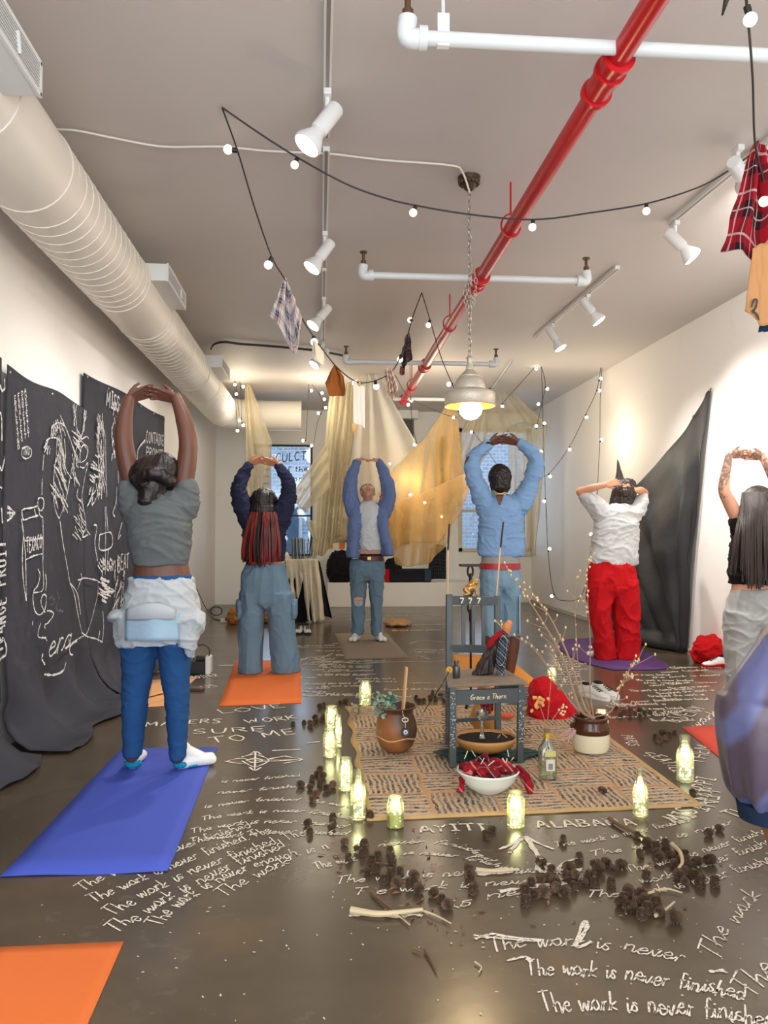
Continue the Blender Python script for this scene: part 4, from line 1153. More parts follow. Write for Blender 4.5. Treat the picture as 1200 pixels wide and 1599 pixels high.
# ================================================================ black cloth panels on the left wall
def blackcloth():
    t = NT('black_canvas'); c = t.mix(t.noise(2.5, 5), srgb((44, 44, 52)), srgb((60, 60, 68)))
    d = t.ramp(t.noise(3.5, 6, rough=0.7), [(0.58, (0, 0, 0, 1)), (0.8, (1, 1, 1, 1))])
    c = t.mix(t.math('MULTIPLY', d, 0.18), c, srgb((130, 130, 136)))
    b = t.bsdf(Base_Color=c, Roughness=0.85); b.inputs['Specular IOR Level'].default_value = 0.25
    t.t.links.new(t.bump(t.noise(10, 4), .3, .02), b.inputs['Normal'])
    return t.done(b.outputs[0])
M_canvas = blackcloth()
M_pin = plain('steel_pin', (190, 190, 190), 0.3, 0.8)
NX = Vector((1, 0, 0))
def wpanel(label, y0, y1, ztop, run, seed, loc_x=XL + 0.035, rise=0.0):
    t = thing('chalk_drawn_cloth', label, 'black cloth', (loc_x, (y0 + y1) / 2, 0))
    rows = []; n = 26; k = 44
    for i in range(n):
        v = i / (n - 1); row = []
        for j in range(k):
            u = j / (k - 1); y = y0 + (y1 - y0) * u
            zt = ztop + rise * u + 0.012 * math.sin(u * 9 + seed)
            # arc length down the cloth: wall, bend, then out over the floor
            L = zt - 0.30 + 0.45 + run * (1 + 0.25 * math.sin(u * 7 + seed)); s = L * v
            fold = 0.03 * math.sin(u * 15 + seed * 2) + 0.03 * noise.noise((u * 5, seed, v * 3))
            if s < zt - 0.30: x = loc_x + 0.004 * math.sin(u * 12 + seed); z = zt - s; x += max(0, (0.75 - z)) * 0.10 + max(0, .6 - z) * fold
            elif s < zt - 0.30 + 0.45:
                a = (s - (zt - 0.30)) / 0.45; x = loc_x + 0.045 + 0.23 * a * a + fold * (1 + a); z = 0.30 * (1 - a) ** 1.5 + 0.008
            else:
                a = s - (zt - 0.30 + 0.45); x = loc_x + 0.275 + a + fold; z = 0.008 + 0.03 * abs(noise.noise((u * 9, a * 6, seed))) + (abs(fold) * .3)
            row.append(Vector((x, y + 0.02 * math.sin(v * 5 + seed), z)))
        rows.append(row)
    obj('cloth', MB().grid(rows), M_canvas, t, solid=0.003)
    npin = max(2, int((y1 - y0) / 0.55))
    for i in range(npin + 1):
        y = y0 + 0.04 + (y1 - y0 - 0.08) * i / npin
        obj('pin', MB().ell((loc_x + 0.008, y, ztop + rise * i / npin - 0.03), (0.006, 0.009, 0.009), None, 10, 6), M_pin, t)
    return t
pa = wpanel('nearest black cloth on the left wall, lettered vertically in chalk', 2.6, 4.37, 2.15, 0.0, 1.0, XL + 0.03)
pb = wpanel('black cloth on the left wall with chalk heart and fuel pump drawing', 4.41, 5.86, 2.11, 0.10, 2.3, XL + 0.045)
pc = wpanel('farthest and tallest black cloth on the left wall, behind the grey tee person', 5.90, 8.88, 2.38, 0.05, 4.1, XL + 0.03, 0.10)
def draw(parent, strokes, wd=0.012, X=XL + 0.062, mat=None, name='chalk_drawing', per=5):
    mb = MB()
    for s in strokes:
        P = []
        for a, b in s:
            p = wal(a, b, X)
            if p.z < .85: p = wal(a, b, X + (.85 - p.z) * .14 + max(0, .6 - p.z) * .06)
            P.append(p)
        if len(P) > 2: P = smoothline(P, per)
        else: P = [P[0].lerp(P[1], k / 4) for k in range(5)]
        ribbon(mb, P, wd, NX, 0.3)
    o = obj(name, mb, mat or M_chalkw, parent, smooth=False); return o
def q(pts, ox=0, oy=560, s=3.2): return [(ox + a / s, oy + b / s) for a, b in pts]
def hatch(cx, cy, rx, ry, n, ang, ln, seed=0):
    r = random.Random(seed); out = []
    for _ in range(n):
        x = cx + r.uniform(-rx, rx); y = cy + r.uniform(-ry, ry); a = math.radians(ang + r.uniform(-14, 14)); l = ln * r.uniform(.5, 1.2)
        out.append(q([(x - math.cos(a) * l, y - math.sin(a) * l), (x + r.uniform(-4, 4), y), (x + math.cos(a) * l, y + math.sin(a) * l)]))
    return out
# anatomical heart with its vessels
H = [q(p) for p in ([(255, 390), (262, 345), (290, 320), (325, 340), (350, 400), (372, 470)], [(300, 280), (330, 350), (365, 440), (378, 480)], [(222, 470), (235, 410), (262, 395), (290, 400), (300, 430), (310, 520), (330, 580)],
     [(285, 400), (282, 480), (272, 560), (268, 640), (270, 720), (282, 770), (296, 800)], [(300, 400), (296, 460), (280, 520)], [(322, 400), (328, 470), (326, 540), (345, 580), (360, 600)], [(296, 800), (320, 740), (335, 680), (350, 600), (362, 540)],
     [(372, 225), (380, 300), (388, 390)], [(432, 262), (420, 320), (410, 380), (392, 410)], [(375, 640), (368, 560), (375, 480), (395, 420), (430, 390), (445, 400)], [(400, 520), (402, 460), (420, 430), (440, 450), (430, 500), (405, 520)],
     [(400, 540), (420, 545), (440, 520), (425, 590), (410, 680), (412, 720)], [(412, 720), (425, 790), (432, 850), (450, 880)], [(390, 650), (385, 690), (405, 715)], [(440, 880), (412, 892), (428, 848)],
     [(300, 810), (312, 900), (325, 980), (340, 1060), (350, 1120), (372, 1180), (390, 1280), (410, 1370)], [(350, 1120), (385, 1170), (398, 1240), (403, 1280)], [(390, 1150), (410, 1100), (450, 1100), (490, 1110)], [(410, 1100), (388, 1108)], [(410, 1100), (405, 1072)],
     [(490, 1110), (488, 1180), (462, 1290), (440, 1360), (425, 1385)], [(410, 1370), (440, 1390), (480, 1400), (510, 1415)], [(360, 1420), (400, 1395), (420, 1385)])]
H += hatch(290, 350, 30, 22, 14, 80, 28, 1) + hatch(305, 470, 16, 60, 16, 85, 36, 2) + hatch(300, 640, 28, 90, 24, 68, 40, 3) + hatch(400, 410, 30, 40, 14, 50, 22, 4) + hatch(375, 560, 14, 70, 14, 72, 24, 5) + hatch(395, 800, 28, 90, 18, 60, 22, 6) + hatch(376, 300, 8, 60, 8, 84, 22, 7) + hatch(425, 310, 8, 40, 6, 105, 18, 8) + hatch(238, 440, 14, 30, 8, 110, 20, 9)
draw(pb, H, 0.008)
# fuel pump with its hose
G = [q(p) for p in ([(108, 760), (125, 750), (160, 745), (190, 735)], [(108, 760), (118, 805), (150, 795), (190, 785)], [(108, 800), (120, 900), (128, 1000), (132, 1200)], [(118, 860), (112, 1000), (118, 1120), (132, 1210)], [(214, 790), (216, 900), (214, 1020), (216, 1150), (170, 1170)],
     [(125, 910), (170, 905), (214, 895)], [(130, 1005), (170, 985), (212, 975)], [(190, 700), (205, 695), (218, 705), (218, 740), (205, 760), (190, 745), (190, 700)], [(195, 745), (198, 780), (215, 795)], [(172, 750), (180, 785)], [(220, 480), (216, 520), (214, 560)], [(213, 600), (210, 640), (210, 680)],
     [(190, 1050), (200, 1080), (190, 1130), (170, 1160), (165, 1200), (175, 1260), (200, 1280), (225, 1250), (232, 1190), (215, 1180), (205, 1220), (225, 1270)], [(228, 1075), (232, 1120), (228, 1160)],
     [(235, 1260), (255, 1262), (268, 1280), (240, 1320), (225, 1330), (225, 1350)], [(205, 1320), (195, 1350), (192, 1390), (230, 1395)], [(225, 1390), (235, 1410)], [(165, 1310), (162, 1330)])]
draw(pb, G, 0.009)
def wtext(parent, txt, a, b, h, wd, X=XL + 0.062, slant=0.1):
    mb = MB(); A = wal(*a, X); C = wal(*b, X)
    write_on(mb, txt, A, (A + C) / 2, C, h, Vector((0, 0, 1)), NX, wd, slant); return obj('chalk_lettering', mb, M_chalkw, parent, smooth=False)
wtext(pb, 'TEXACO', (131 / 3.2, 560 + 972 / 3.2), (212 / 3.2, 560 + 948 / 3.2), 0.085, 0.009)
wtext(pb, 'era', (238 / 3.2, 560 + 1490 / 3.2), (358 / 3.2, 560 + 1440 / 3.2), 0.17, 0.012, XL + 0.14, .3)
draw(pb, [q([(215, 1475), (210, 1500), (225, 1530)]), q([(222, 1578), (270, 1580), (315, 1560), (330, 1520)]), q([(345, 1400), (350, 1470), (365, 1480)]), q([(330, 1445), (385, 1410)])], 0.013)
# four columns of small capitals and the circled word
for cx, word in ((77, 'FRALETSTND'), (95, 'FRNALTESO'), (112, 'DARTESTST'), (128, 'ADATESTOT')):
    mb = MB()
    for i, ch in enumerate(word):
        x0 = cx + i * 1.9; y0 = (165 + (112 - cx) * 0.7) + i * 27 + 22
        A = wal((x0 - 5) / 3.2, 560 + y0 / 3.2, XL + 0.062); C = wal((x0 + 6) / 3.2, 560 + (y0 - 1) / 3.2, XL + 0.062)
        write_on(mb, ch, A, (A + C) / 2, C, 0.028, Vector((0, 0, 1)), NX, 0.006, 0)
    obj('chalk_lettering', mb, M_chalkw, pb, smooth=False)
draw(pb, [q([(110, 450), (135, 440), (156, 455), (155, 485), (130, 500), (110, 485), (110, 450)])], 0.008)
wtext(pb, 'TNV', (116 / 3.2, 560 + 484 / 3.2), (150 / 3.2, 560 + 480 / 3.2), 0.04, 0.006)
for s_ in (q([(248, 1200), (262, 1190), (275, 1215), (255, 1230)]), q([(285, 1160), (295, 1200), (280, 1250), (315, 1262)])): draw(pb, [s_], 0.012, mat=M_chalkf)
# nearest panel: tall vertical word and signs
def vword(parent, txt, x, ya, yb, wd):
    mb = MB(); n = len(txt)
    for i, ch in enumerate(txt):
        y = yb + (ya - yb) * (i) / n
        A = wal(x, y, XL + 0.055); C = wal(x, y - (yb - ya) / n * .85, XL + 0.055)
        write_on(mb, ch, A, (A + C) / 2, C, 0.13, Vector((0, -1, 0)), NX, wd, 0.0)
    return obj('chalk_lettering', mb, M_chalkw, parent, smooth=False)
vword(pa, 'STRANGE FRUIT', 9, 840, 1030, 0.012)
draw(pa, [q(p) for p in ([(0, 265), (8, 300), (10, 410)], [(0, 540), (10, 555), (32, 455)], [(0, 640), (10, 648)], [(8, 745), (12, 815), (20, 810)], [(30, 735), (32, 810), (70, 770), (30, 735)], [(20, 770), (76, 772)], [(48, 745), (50, 800)], [(0, 130), (10, 160), (25, 150)], [(22, 100), (25, 150)], [(14, 1390), (32, 1440), (28, 1480), (12, 1495)])], 0.012, XL + 0.048)
# farthest panel: pen, lettering, scribbles
S = [q(p) for p in ([(500, 330), (492, 430), (494, 560), (500, 680)], [(515, 310), (520, 450), (512, 600), (506, 690)], [(528, 400), (530, 560), (534, 690)], [(470, 830), (485, 840), (475, 920), (488, 1010)], [(498, 880), (555, 870), (558, 940), (500, 955), (498, 880)], [(525, 740), (528, 860), (526, 1080)],
     [(530, 740), (540, 860)], [(585, 640), (580, 720), (565, 770), (575, 790)], [(610, 820), (590, 900), (605, 880)], [(590, 560), (600, 680), (640, 760)], [(514, 1260), (518, 1340), (512, 1420)], [(500, 1360), (490, 1410)])]
S += hatch(505, 480, 18, 190, 40, 84, 34, 11) + hatch(480, 560, 20, 80, 16, 40, 18, 12) + hatch(460, 690, 16, 40, 10, 110, 20, 13) + hatch(532, 1160, 26, 60, 22, 30, 20, 14) + hatch(595, 1160, 26, 90, 24, 100, 24, 15) + hatch(530, 1030, 30, 30, 12, 60, 20, 16) + hatch(575, 330, 16, 60, 14, 90, 18, 17) + hatch(570, 470, 14, 60, 12, 88, 18, 18) + hatch(575, 240, 26, 20, 12, 70, 14, 19)
draw(pc, S, 0.011, XL + 0.05)
wtext(pc, 'MISS', (166, 632), (187, 645), 0.13, 0.014, XL + 0.05)
wtext(pc, 'plant', (160, 888), (186, 892), 0.16, 0.014, XL + 0.05); wtext(pc, 'BEAT', (184, 893), (202, 886), 0.13, 0.013, XL + 0.05)
wtext(pc, 'CONTAINER', (228, 690), (259, 697), 0.11, 0.013, XL + 0.05); wtext(pc, 'PROMISE', (228, 713), (259, 718), 0.10, 0.013, XL + 0.05)
draw(pc, [[(214, 725), (216, 702), (226, 688)], [(224, 690), (227, 687), (226, 692)]], 0.014, XL + 0.05)

# ================================================================ black cloth on the right wall
bc = thing('draped_black_cloth', 'large black cloth pinned to the right wall by its corner, sagging to the floor', 'black cloth', (XR - 0.1, 8.5, 0))
top = smoothline([wal(a, b, XR - 0.02) for a, b in ((964, 717), (969, 735), (978, 757), (990, 760), (1005, 746), (1040, 708), (1075, 662), (1098, 624), (1111, 605))], 6)
bot = smoothline([lvl(a, b, 0.02) for a, b in ((955, 982), (972, 990), (990, 1001), (1015, 1009), (1040, 1013), (1065, 1017), (1085, 1018), (1105, 1018), (1119, 1016))], 6)
rows = []; n = 40; m = len(top)
for i in range(n):
    v = i / (n - 1); row = []
    for j in range(m):
        u = j / (m - 1)
        p = top[j].lerp(bot[j], v)
        bul = math.sin(PI * min(1, v * 1.05)) * 0.10 * (1 - 0.9 * u ** 3)
        w_ = u * 5.2 - 2.2 * v * (1 - u)
        f_ = (0.5 + 0.5 * math.sin(w_ * 2 * PI * 0.8)) * 0.13 * min(1, v * 2.0) * (1.0 - 0.6 * u ** 4)
        f_ += 0.03 * noise.noise((u * 9, v * 7, 2))
        xw = XR - 0.015 - bul - f_
        p = Vector((min(xw, p.x if v > 0.94 else 99), p.y, max(p.z - 0.05 * math.sin(PI * v) * (1 - u), 0.012)))
        row.append(p)
    rows.append(row)
def drapecloth():
    t = NT('black_satin_cloth'); c = t.mix(t.noise(3, 5), srgb((34, 34, 36)), srgb((50, 49, 50)))
    b = t.bsdf(Base_Color=c, Roughness=0.55); b.inputs['Specular IOR Level'].default_value = 0.45
    t.t.links.new(t.bump(t.noise(8, 4), .3, .02), b.inputs['Normal'])
    return t.done(b.outputs[0])
obj('cloth', MB().grid(rows), drapecloth(), bc, solid=0.003)
obj('pin', MB().ell(wal(1109, 609, XR - 0.02), 0.012, None, 10, 6), M_pin, bc); obj('pin', MB().ell(wal(1083, 650, XR - 0.03), 0.012, None, 10, 6), M_pin, bc)

# ================================================================ yoga mats
def matmat(name, c):
    return plain(name, c, 0.75, var=0.05, vscale=3, bump=0.15, bscale=220, dist=0.001, spec=0.3)
def yoga_mat(pts, name, c, label, curl=None, n=10):
    P = [lvl(a, b, 0) for a, b in pts]         # near-left, near-right, far-right, far-left
    rows = []
    for i in range(n + 1):
        v = i / n; row = []
        for j in range(n + 1):
            u = j / n; p = P[0].lerp(P[1], u).lerp(P[3].lerp(P[2], u), v)
            z = 0.004
            if curl: z += curl(u, v)
            row.append(Vector((p.x, p.y, z)))
        rows.append(row)
    o = obj('yoga_mat', MB().grid(rows), matmat(name, c), solid=0.004, offset=-1.0)
    o.location.z += 0.0
    return tag(o, label, 'yoga mat')
yoga_mat([(0, 1371), (262, 1363), (339, 1168), (190, 1169)], 'blue_mat_foam', (68, 86, 182), 'blue yoga mat under the person in the grey crop tee', lambda u, v: 0.006 * max(0, 1 - v * 14) * (.5 + .5 * math.sin(u * 8)))
yoga_mat([(342, 1103), (471, 1098), (470, 1032), (368, 1032)], 'orange_mat_foam', (216, 108, 46), 'orange yoga mat under the person with red braids')
yoga_mat([(-70, 1620), (130, 1616), (193, 1472), (-8, 1481)], 'bright_orange_mat_foam', (218, 112, 54), 'orange yoga mat in the near left corner with nobody on it')
yoga_mat([(539, 1029), (639, 1027), (604, 989), (523, 989)], 'taupe_mat_foam', (138, 122, 106), 'taupe mat under the person facing the camera')
yoga_mat([(704, 1075), (848, 1072), (787, 1022), (705, 1023)], 'amber_mat_foam', (232, 152, 56), 'amber yoga mat behind the chair, under the person in pale blue')
yoga_mat([(1066, 1136), (1290, 1320), (1400, 1290), (1215, 1128)], 'coral_mat_foam', (222, 84, 66), 'coral red yoga mat half hidden by the purple shorts at right')
# purple mat with a rounded end
pm = [lvl(a, b, 0) for a, b in ((958, 1047), (1046, 1041), (960, 1000), (905, 998), (880, 1001), (872, 1010), (885, 1022), (915, 1036))]
c_ = sum(pm, Vector()) / len(pm); pl = [p * 1.0 for p in smoothline(pm + [pm[0]], 5)[:-1]]
mb = MB(); mb.add([Vector((c_.x, c_.y, 0.004))] + [Vector((p.x, p.y, 0.004)) for p in pl], [(0, i + 1, (i + 1) % len(pl) + 1) for i in range(len(pl))])
tag(obj('yoga_mat', mb, matmat('purple_mat_foam', (92, 56, 112)), solid=0.004, offset=1.0), 'purple mat with a rounded end under the person in red pants', 'yoga mat')

# ================================================================ woven rug
def rug_mat():
    t = NT('woven_rag_rug')
    s = t.n('SeparateXYZ', {0: t.coord('UV')}); U, V_ = s.outputs[0], s.outputs[1]
    wob = t.math('MULTIPLY', t.math('SUBTRACT', t.noise(5, 2), 0.5), 0.03)
    u = t.math('ADD', t.math('MULTIPLY', t.math('ADD', U, wob), 5.0), 0.0); v = t.math('ADD', t.math('MULTIPLY', t.math('ADD', V_, wob), 7.0), 0.0)
    cu, cv = t.math('FLOOR', u), t.math('FLOOR', v); fu, fv = t.math('FRACT', u), t.math('FRACT', v)
    par = t.math('MODULO', t.math('ADD', cu, cv), 2.0)
    n = t.math('MULTIPLY', t.math('SUBTRACT', t.noise(18, 3), 0.5), 0.9)
    sa = t.math('FRACT', t.math('ADD', t.math('MULTIPLY', fu, 11.0), n)); sb = t.math('FRACT', t.math('ADD', t.math('MULTIPLY', fv, 7.0), n))
    st = t.math('ADD', t.math('MULTIPLY', sa, par), t.math('MULTIPLY', sb, t.math('SUBTRACT', 1.0, par)))
    rowid = t.math('ADD', t.math('FLOOR', t.math('MULTIPLY', u, 11.0)), t.math('MULTIPLY', t.math('FLOOR', t.math('MULTIPLY', v, 7.0)), 3.7))
    wn = t.n('TexWhiteNoise', {'W': rowid}, noise_dimensions='1D').outputs[0]
    spk = t.noise(120, 2, rough=0.8)
    dark = t.ramp(t.math('ADD', t.math('MULTIPLY', wn, 0.6), t.math('MULTIPLY', spk, 0.4)), [(0.25, srgb((74, 60, 62))), (0.42, srgb((128, 100, 88))), (0.55, srgb((98, 98, 110))), (0.72, srgb((170, 132, 102)))])
    pale = t.ramp(spk, [(0.40, srgb((160, 144, 126))), (0.5, srgb((196, 186, 172))), (0.6, srgb((188, 164, 134)))])
    c = t.mix(t.ramp(st, [(0.0, (0, 0, 0, 1)), (0.40, (0, 0, 0, 1)), (0.5, (1, 1, 1, 1)), (0.92, (1, 1, 1, 1)), (1.0, (0, 0, 0, 1))]), pale, dark)
    spd = t.ramp(t.noise(75, 3, rough=0.8), [(0.52, (0, 0, 0, 1)), (0.58, (1, 1, 1, 1))])
    c = t.mix(t.math('MULTIPLY', spd, 0.75), c, srgb((200, 184, 152)))
    # orange seams between the squares and the border
    def near(x, wdt): return t.math('LESS_THAN', t.math('ABSOLUTE', t.math('SUBTRACT', x, t.math('ROUND', x))), wdt)
    seam = t.math('MAXIMUM', near(u, 0.035), near(v, 0.04))
    c = t.mix(t.math('MULTIPLY', seam, 0.7), c, srgb((196, 154, 112)))
    b1 = t.math('LESS_THAN', t.math('MINIMUM', t.math('MINIMUM', U, t.math('SUBTRACT', 1.0, U)), t.math('MINIMUM', V_, t.math('SUBTRACT', 1.0, V_))), 0.017)
    c = t.mix(b1, c, srgb((190, 158, 112)))
    b = t.bsdf(Base_Color=c, Roughness=0.95); b.inputs['Specular IOR Level'].default_value = 0.1
    t.t.links.new(t.bump(t.math('ADD', st, t.noise(140, 2)), .6, .008), b.inputs['Normal'])
    return t.done(b.outputs[0])
RC = [lvl(a, b, 0) for a, b in ((573, 1283), (1099, 1260), (884, 1102), (541, 1104))]
rows = []
for i in range(41):
    v = i / 40; row = []
    for j in range(41):
        u = j / 40; p = RC[0].lerp(RC[1], u).lerp(RC[3].lerp(RC[2], u), v)
        if j == 0: p = p + Vector((0.012 * math.sin(v * 30), 0, 0))
        row.append(Vector((p.x, p.y, 0.007 + 0.003 * noise.noise((u * 9, v * 9, 1)))))
    rows.append(row)
rug = tag(obj('rug', MB().grid(rows), rug_mat(), solid=0.006, offset=-1.0), 'woven patchwork rag rug with orange seams under the chair and pots', 'rug')
RUGZ = 0.011
# ================================================================ pendant lamp
M_silver = plain('hammered_tin', (206, 196, 180), 0.45, 0.45, bump=0.5, bscale=120, dist=0.004)
M_chain = plain('chain_metal', (176, 168, 158), 0.35, 0.7)
M_shadein = plain('gilt_shade_inside', (232, 178, 50), 0.5)
M_bronze = plain('dark_bronze', (82, 66, 52), 0.5, 0.6, bump=.6, bscale=70)
PLY = 4.5
pc_ = at(733, 265, PLY); px_ = pc_.x
pl = thing('pendant_lamp', 'hanging pendant lamp with hammered metal shade and glowing bulb on a long chain', 'lamp', (px_, PLY, 1.85))
mb = MB(); mb.lathe([(0.012, HC - .085), (0.03, HC - .07), (0.045, HC - .045), (0.062, HC - .03), (0.066, HC)], (px_, PLY, 0), 28)
for k in range(14):
    a = 2 * PI * k / 14; mb.ell((px_ + .052 * math.cos(a), PLY + .052 * math.sin(a), HC - .03), (.014, .014, .02), None, 8, 6)
obj('ceiling_rose', mb, M_bronze, pl)
zt = at(733, 572, PLY).z
def link(mb, c, ang, a=.011, h=.021, r=.0028, rot=None):
    pts = []
    for k in range(13):
        t_ = 2 * PI * k / 12; p = Vector((a * math.cos(t_) * math.cos(ang), a * math.cos(t_) * math.sin(ang), h * math.sin(t_))); pts.append(Vector(c) + (rot @ p if rot else p))
    mb.tube(pts, r, 5, cap=False)
mb = MB(); z = HC - .09; k = 0
while z > zt + .02: link(mb, (px_ + .002 * math.sin(k), PLY, z), (k % 2) * PI / 2 + .4); z -= .034; k += 1
ch = obj('chain', mb, M_chain, pl)
for sx, z0, z1, sag in ((-.018, at(0, 420, PLY).z, at(0, 462, PLY).z, .03), (.022, at(0, 385, PLY).z, at(0, 455, PLY).z, .035)):
    mb = MB(); P = smoothline([(px_, PLY - .01, z0), (px_ + sx * 1.6, PLY - .012, (z0 + z1) / 2), (px_ + sx * .9, PLY - .012, z1), (px_ - sx * .2, PLY - .01, z1 + .05)], 4)
    for k, p in enumerate(P): link(mb, p, (k % 2) * PI / 2, .009, .018, .0025)
    obj('spare_chain_loop', mb, M_chain, pl)
S_ = PLY / F
def zz(py): return at(733, py, PLY).z
prof = [(39.5, 635), (41, 633.5), (39.5, 631), (40, 622), (39.5, 615), (37, 612), (28, 610), (25, 608), (25, 606), (23.5, 599), (20, 592), (17, 589), (17, 587.5), (12, 583), (9, 580), (6, 577), (6, 572), (4, 569), (4, 562), (6, 559), (3, 556)]
obj('lamp_shade', MB().lathe([(r * S_, zz(y)) for r, y in prof], (px_, PLY, 0), 48, caps=False), M_silver, pl)
obj('shade_lining', MB().lathe([(39 * S_, zz(634)), (38 * S_, zz(622)), (26 * S_, zz(612)), (14 * S_, zz(592))], (px_, PLY, 0), 40, caps=False), M_shadein, pl)
obj('lamp_socket', MB().lathe([(9 * S_, zz(622)), (9 * S_, zz(595))], (px_, PLY, 0), 16), M_bronze, pl)
obj('bulb', MB().lathe([(.001, zz(656)), (10 * S_, zz(653.5)), (17 * S_, zz(646)), (18.5 * S_, zz(638)), (16 * S_, zz(629)), (10 * S_, zz(620))], (px_ + 1.5 * S_, PLY, 0), 24), glow('warm_globe_bulb', (255, 214, 140), 7.0), pl)
l = bpy.data.lights.new('pendant_light', 'POINT'); l.energy = 20; l.color = (1, .74, .42); l.shadow_soft_size = .07
o = bpy.data.objects.new('pendant_light', l); o.parent = pl; o.location = Vector((px_, PLY, zz(664))) - WL[pl.name]; col.objects.link(o)

# ================================================================ cables and string lights
M_cable = plain('black_cable', (40, 38, 38), 0.5); M_wcable = plain('white_cord', (220, 214, 204), 0.5)
M_sock_blk = plain('black_bulb_socket', (26, 26, 26), 0.4)
M_bulbF = glow('festoon_bulb', (255, 240, 205), 1.6); M_bulbB = glow('bright_festoon_bulb', (255, 238, 205), 9.0)
cord = [lvl(a, b, HC - .02) for a, b in ((84, 202), (120, 204), (180, 216), (255, 229), (345, 229), (420, 236), (500, 239), (525, 241), (600, 250), (702, 258), (722, 268))]
cord.append(Vector((px_, PLY - .02, HC - .10)))
tag(obj('ceiling_cable', MB().tube(smoothline(cord, 5), .006, 8), M_wcable), 'white cord running across the ceiling from the duct to the pendant lamp', 'cable')
cb = [lvl(a, b, HC - .03) for a, b in ((330, 545), (336, 537), (352, 534), (375, 537), (430, 541), (500, 548), (520, 552), (545, 557))]
tag(obj('black_cable', MB().tube(smoothline(cb, 5), .013, 8), M_cable), 'black cable sagging along the ceiling from the duct to the white pipe', 'cable')

def strings(label, lines, bulbs, glowm, br=.021, wire=.0045, drop=True, light=0):
    """lines: lists of world points; bulbs: (point) hanging just below the wire"""
    P0 = lines[0][0]
    t = thing('string_lights', label, 'string lights', P0)
    for ln in lines: obj('cable', MB().tube(smoothline(ln, 6), wire, 6), M_cable, t)
    for p in bulbs:
        p = Vector(p)
        # the socket points from the nearest wire point to the bulb
        best = min((w for ln in lines for w in smoothline(ln, 8)), key=lambda w: (w - p).length)
        d = (p - best)
        d = d.normalized() if d.length > .004 else Vector((0, 0, -1))
        s = obj('bulb_socket', MB().tube([best, best + d * br * 1.15], br * .55, 10), M_sock_blk, t)
        c = best + d * br * 2.0
        obj('bulb', MB().ell(c, br, None, 14, 10), glowm, s)
    if light:
        q_ = sum((Vector(p) for p in bulbs), Vector()) / len(bulbs)
        l = bpy.data.lights.new('string_light_glow', 'POINT'); l.energy = light; l.color = (1, .87, .66); l.shadow_soft_size = .3
        o = bpy.data.objects.new('string_light_glow', l); o.parent = t; o.location = q_ + Vector((0, -.45, 0)) - WL[t.name]; col.objects.link(o)
    return t
def L(Y0, Y1, pts):
    n = len(pts) - 1
    return [at(a, b, Y0 + (Y1 - Y0) * i / n) for i, (a, b) in enumerate(pts)]
H1 = lvl(347, 168, HC - .005).y; H2 = lvl(1178, 238, HC - .005).y; H3 = lvl(659, 457, HC - .005).y
front = L(H1, H2, [(347, 168), (405, 208), (465, 246), (540, 287), (600, 309), (650, 321), (735, 335), (833, 343), (925, 332), (1010, 318), (1085, 295), (1130, 272), (1178, 238)])
strings('string of round bulbs swagged across the front ceiling, crossing the red pipe', [front],
        [at(461, 256, front[2].y), at(646, 331, front[5].y), at(832, 354, front[7].y), at(1010, 329, front[9].y)], M_bulbF, .02)
left = L(H1, H3, [(347, 168), (371, 235), (398, 325), (425, 402), (447, 440), (472, 497), (488, 523), (505, 547), (530, 577), (560, 597), (590, 593), (615, 577), (632, 540), (645, 495), (659, 457)])
strings('string of bulbs with clothes and rags pegged along it, dropping from the front ceiling hook', [left],
        [at(353, 233, left[1].y), at(422, 408, left[3].y), at(491, 534, left[6].y), at(542, 599, left[8].y + .3), at(588, 604, left[10].y), at(624, 566, left[12].y), at(642, 500, left[13].y)], M_bulbF, .024)
dr = L(H3, H3 + .9, [(659, 457), (672, 500), (690, 560), (712, 612)])
strings('string of bulbs descending toward the pendant lamp from the middle ceiling hook', [dr], [at(671, 503, dr[1].y), at(702, 600, dr[3].y - .1)], M_bulbF, .024)
rs = [at(1160, -60, 2.2), at(1167, 10, 2.3), at(1176, 120, 2.7), at(1180, 225, 3.05), at(1195, 290, 3.1), at(1196, 350, 3.1)]
strings('string of bulbs hanging at the right edge over the red plaid cloth', [rs], [at(1173, 33, 2.3), at(1190, 306, 3.02)], M_bulbF, .021)
tag(obj('dark_ribbon', MB().grid([[at(1129 + a + k * 3, -20 + 10 * k + a, 2.6 + .01 * k) for a in (0, 4, 8)] for k in (0, 1)] + [[at(1127 + a, 24, 2.62) for a in (0, 1.5, 3)]]), M_cable, solid=.003), 'dark ribbon end dangling at the top right of the photo', 'ribbon')
# back of the room
Yb = 10.9
strings('bunch of string lights hanging in the left rear corner beside the duct bend',
        [[at(368, 571, Yb), at(367, 600, Yb), at(369, 640, Yb), at(371, 668, Yb)], [at(368, 571, Yb), at(373, 585, Yb), at(376, 610, Yb), at(378, 660, Yb)], [at(368, 571, Yb), at(370, 615, Yb), at(374, 650, Yb)]],
        [at(367, 596, Yb), at(377, 605, Yb), at(370, 618, Yb), at(375, 656, Yb), at(380, 664, Yb), at(371, 673, Yb)], M_bulbB, .020, .004, light=13)
Yb = 11.0
strings('string lights hanging at the left of the cream drape, with a black inline plug',
        [[at(483, 594, Yb), at(481, 630, Yb), at(478, 688, Yb)], [at(483, 594, Yb), at(492, 606, Yb), at(501, 620, Yb), at(504, 640, Yb), at(496, 660, Yb), at(489, 700, Yb)]],
        [at(486, 610, Yb), at(508, 623, Yb), at(497, 645, Yb), at(507, 637, Yb), at(477, 688, Yb), at(488, 698, Yb), at(512, 609, Yb)], M_bulbB, .020, .004, light=13)
Ya, Yc = 9.62, 9.9
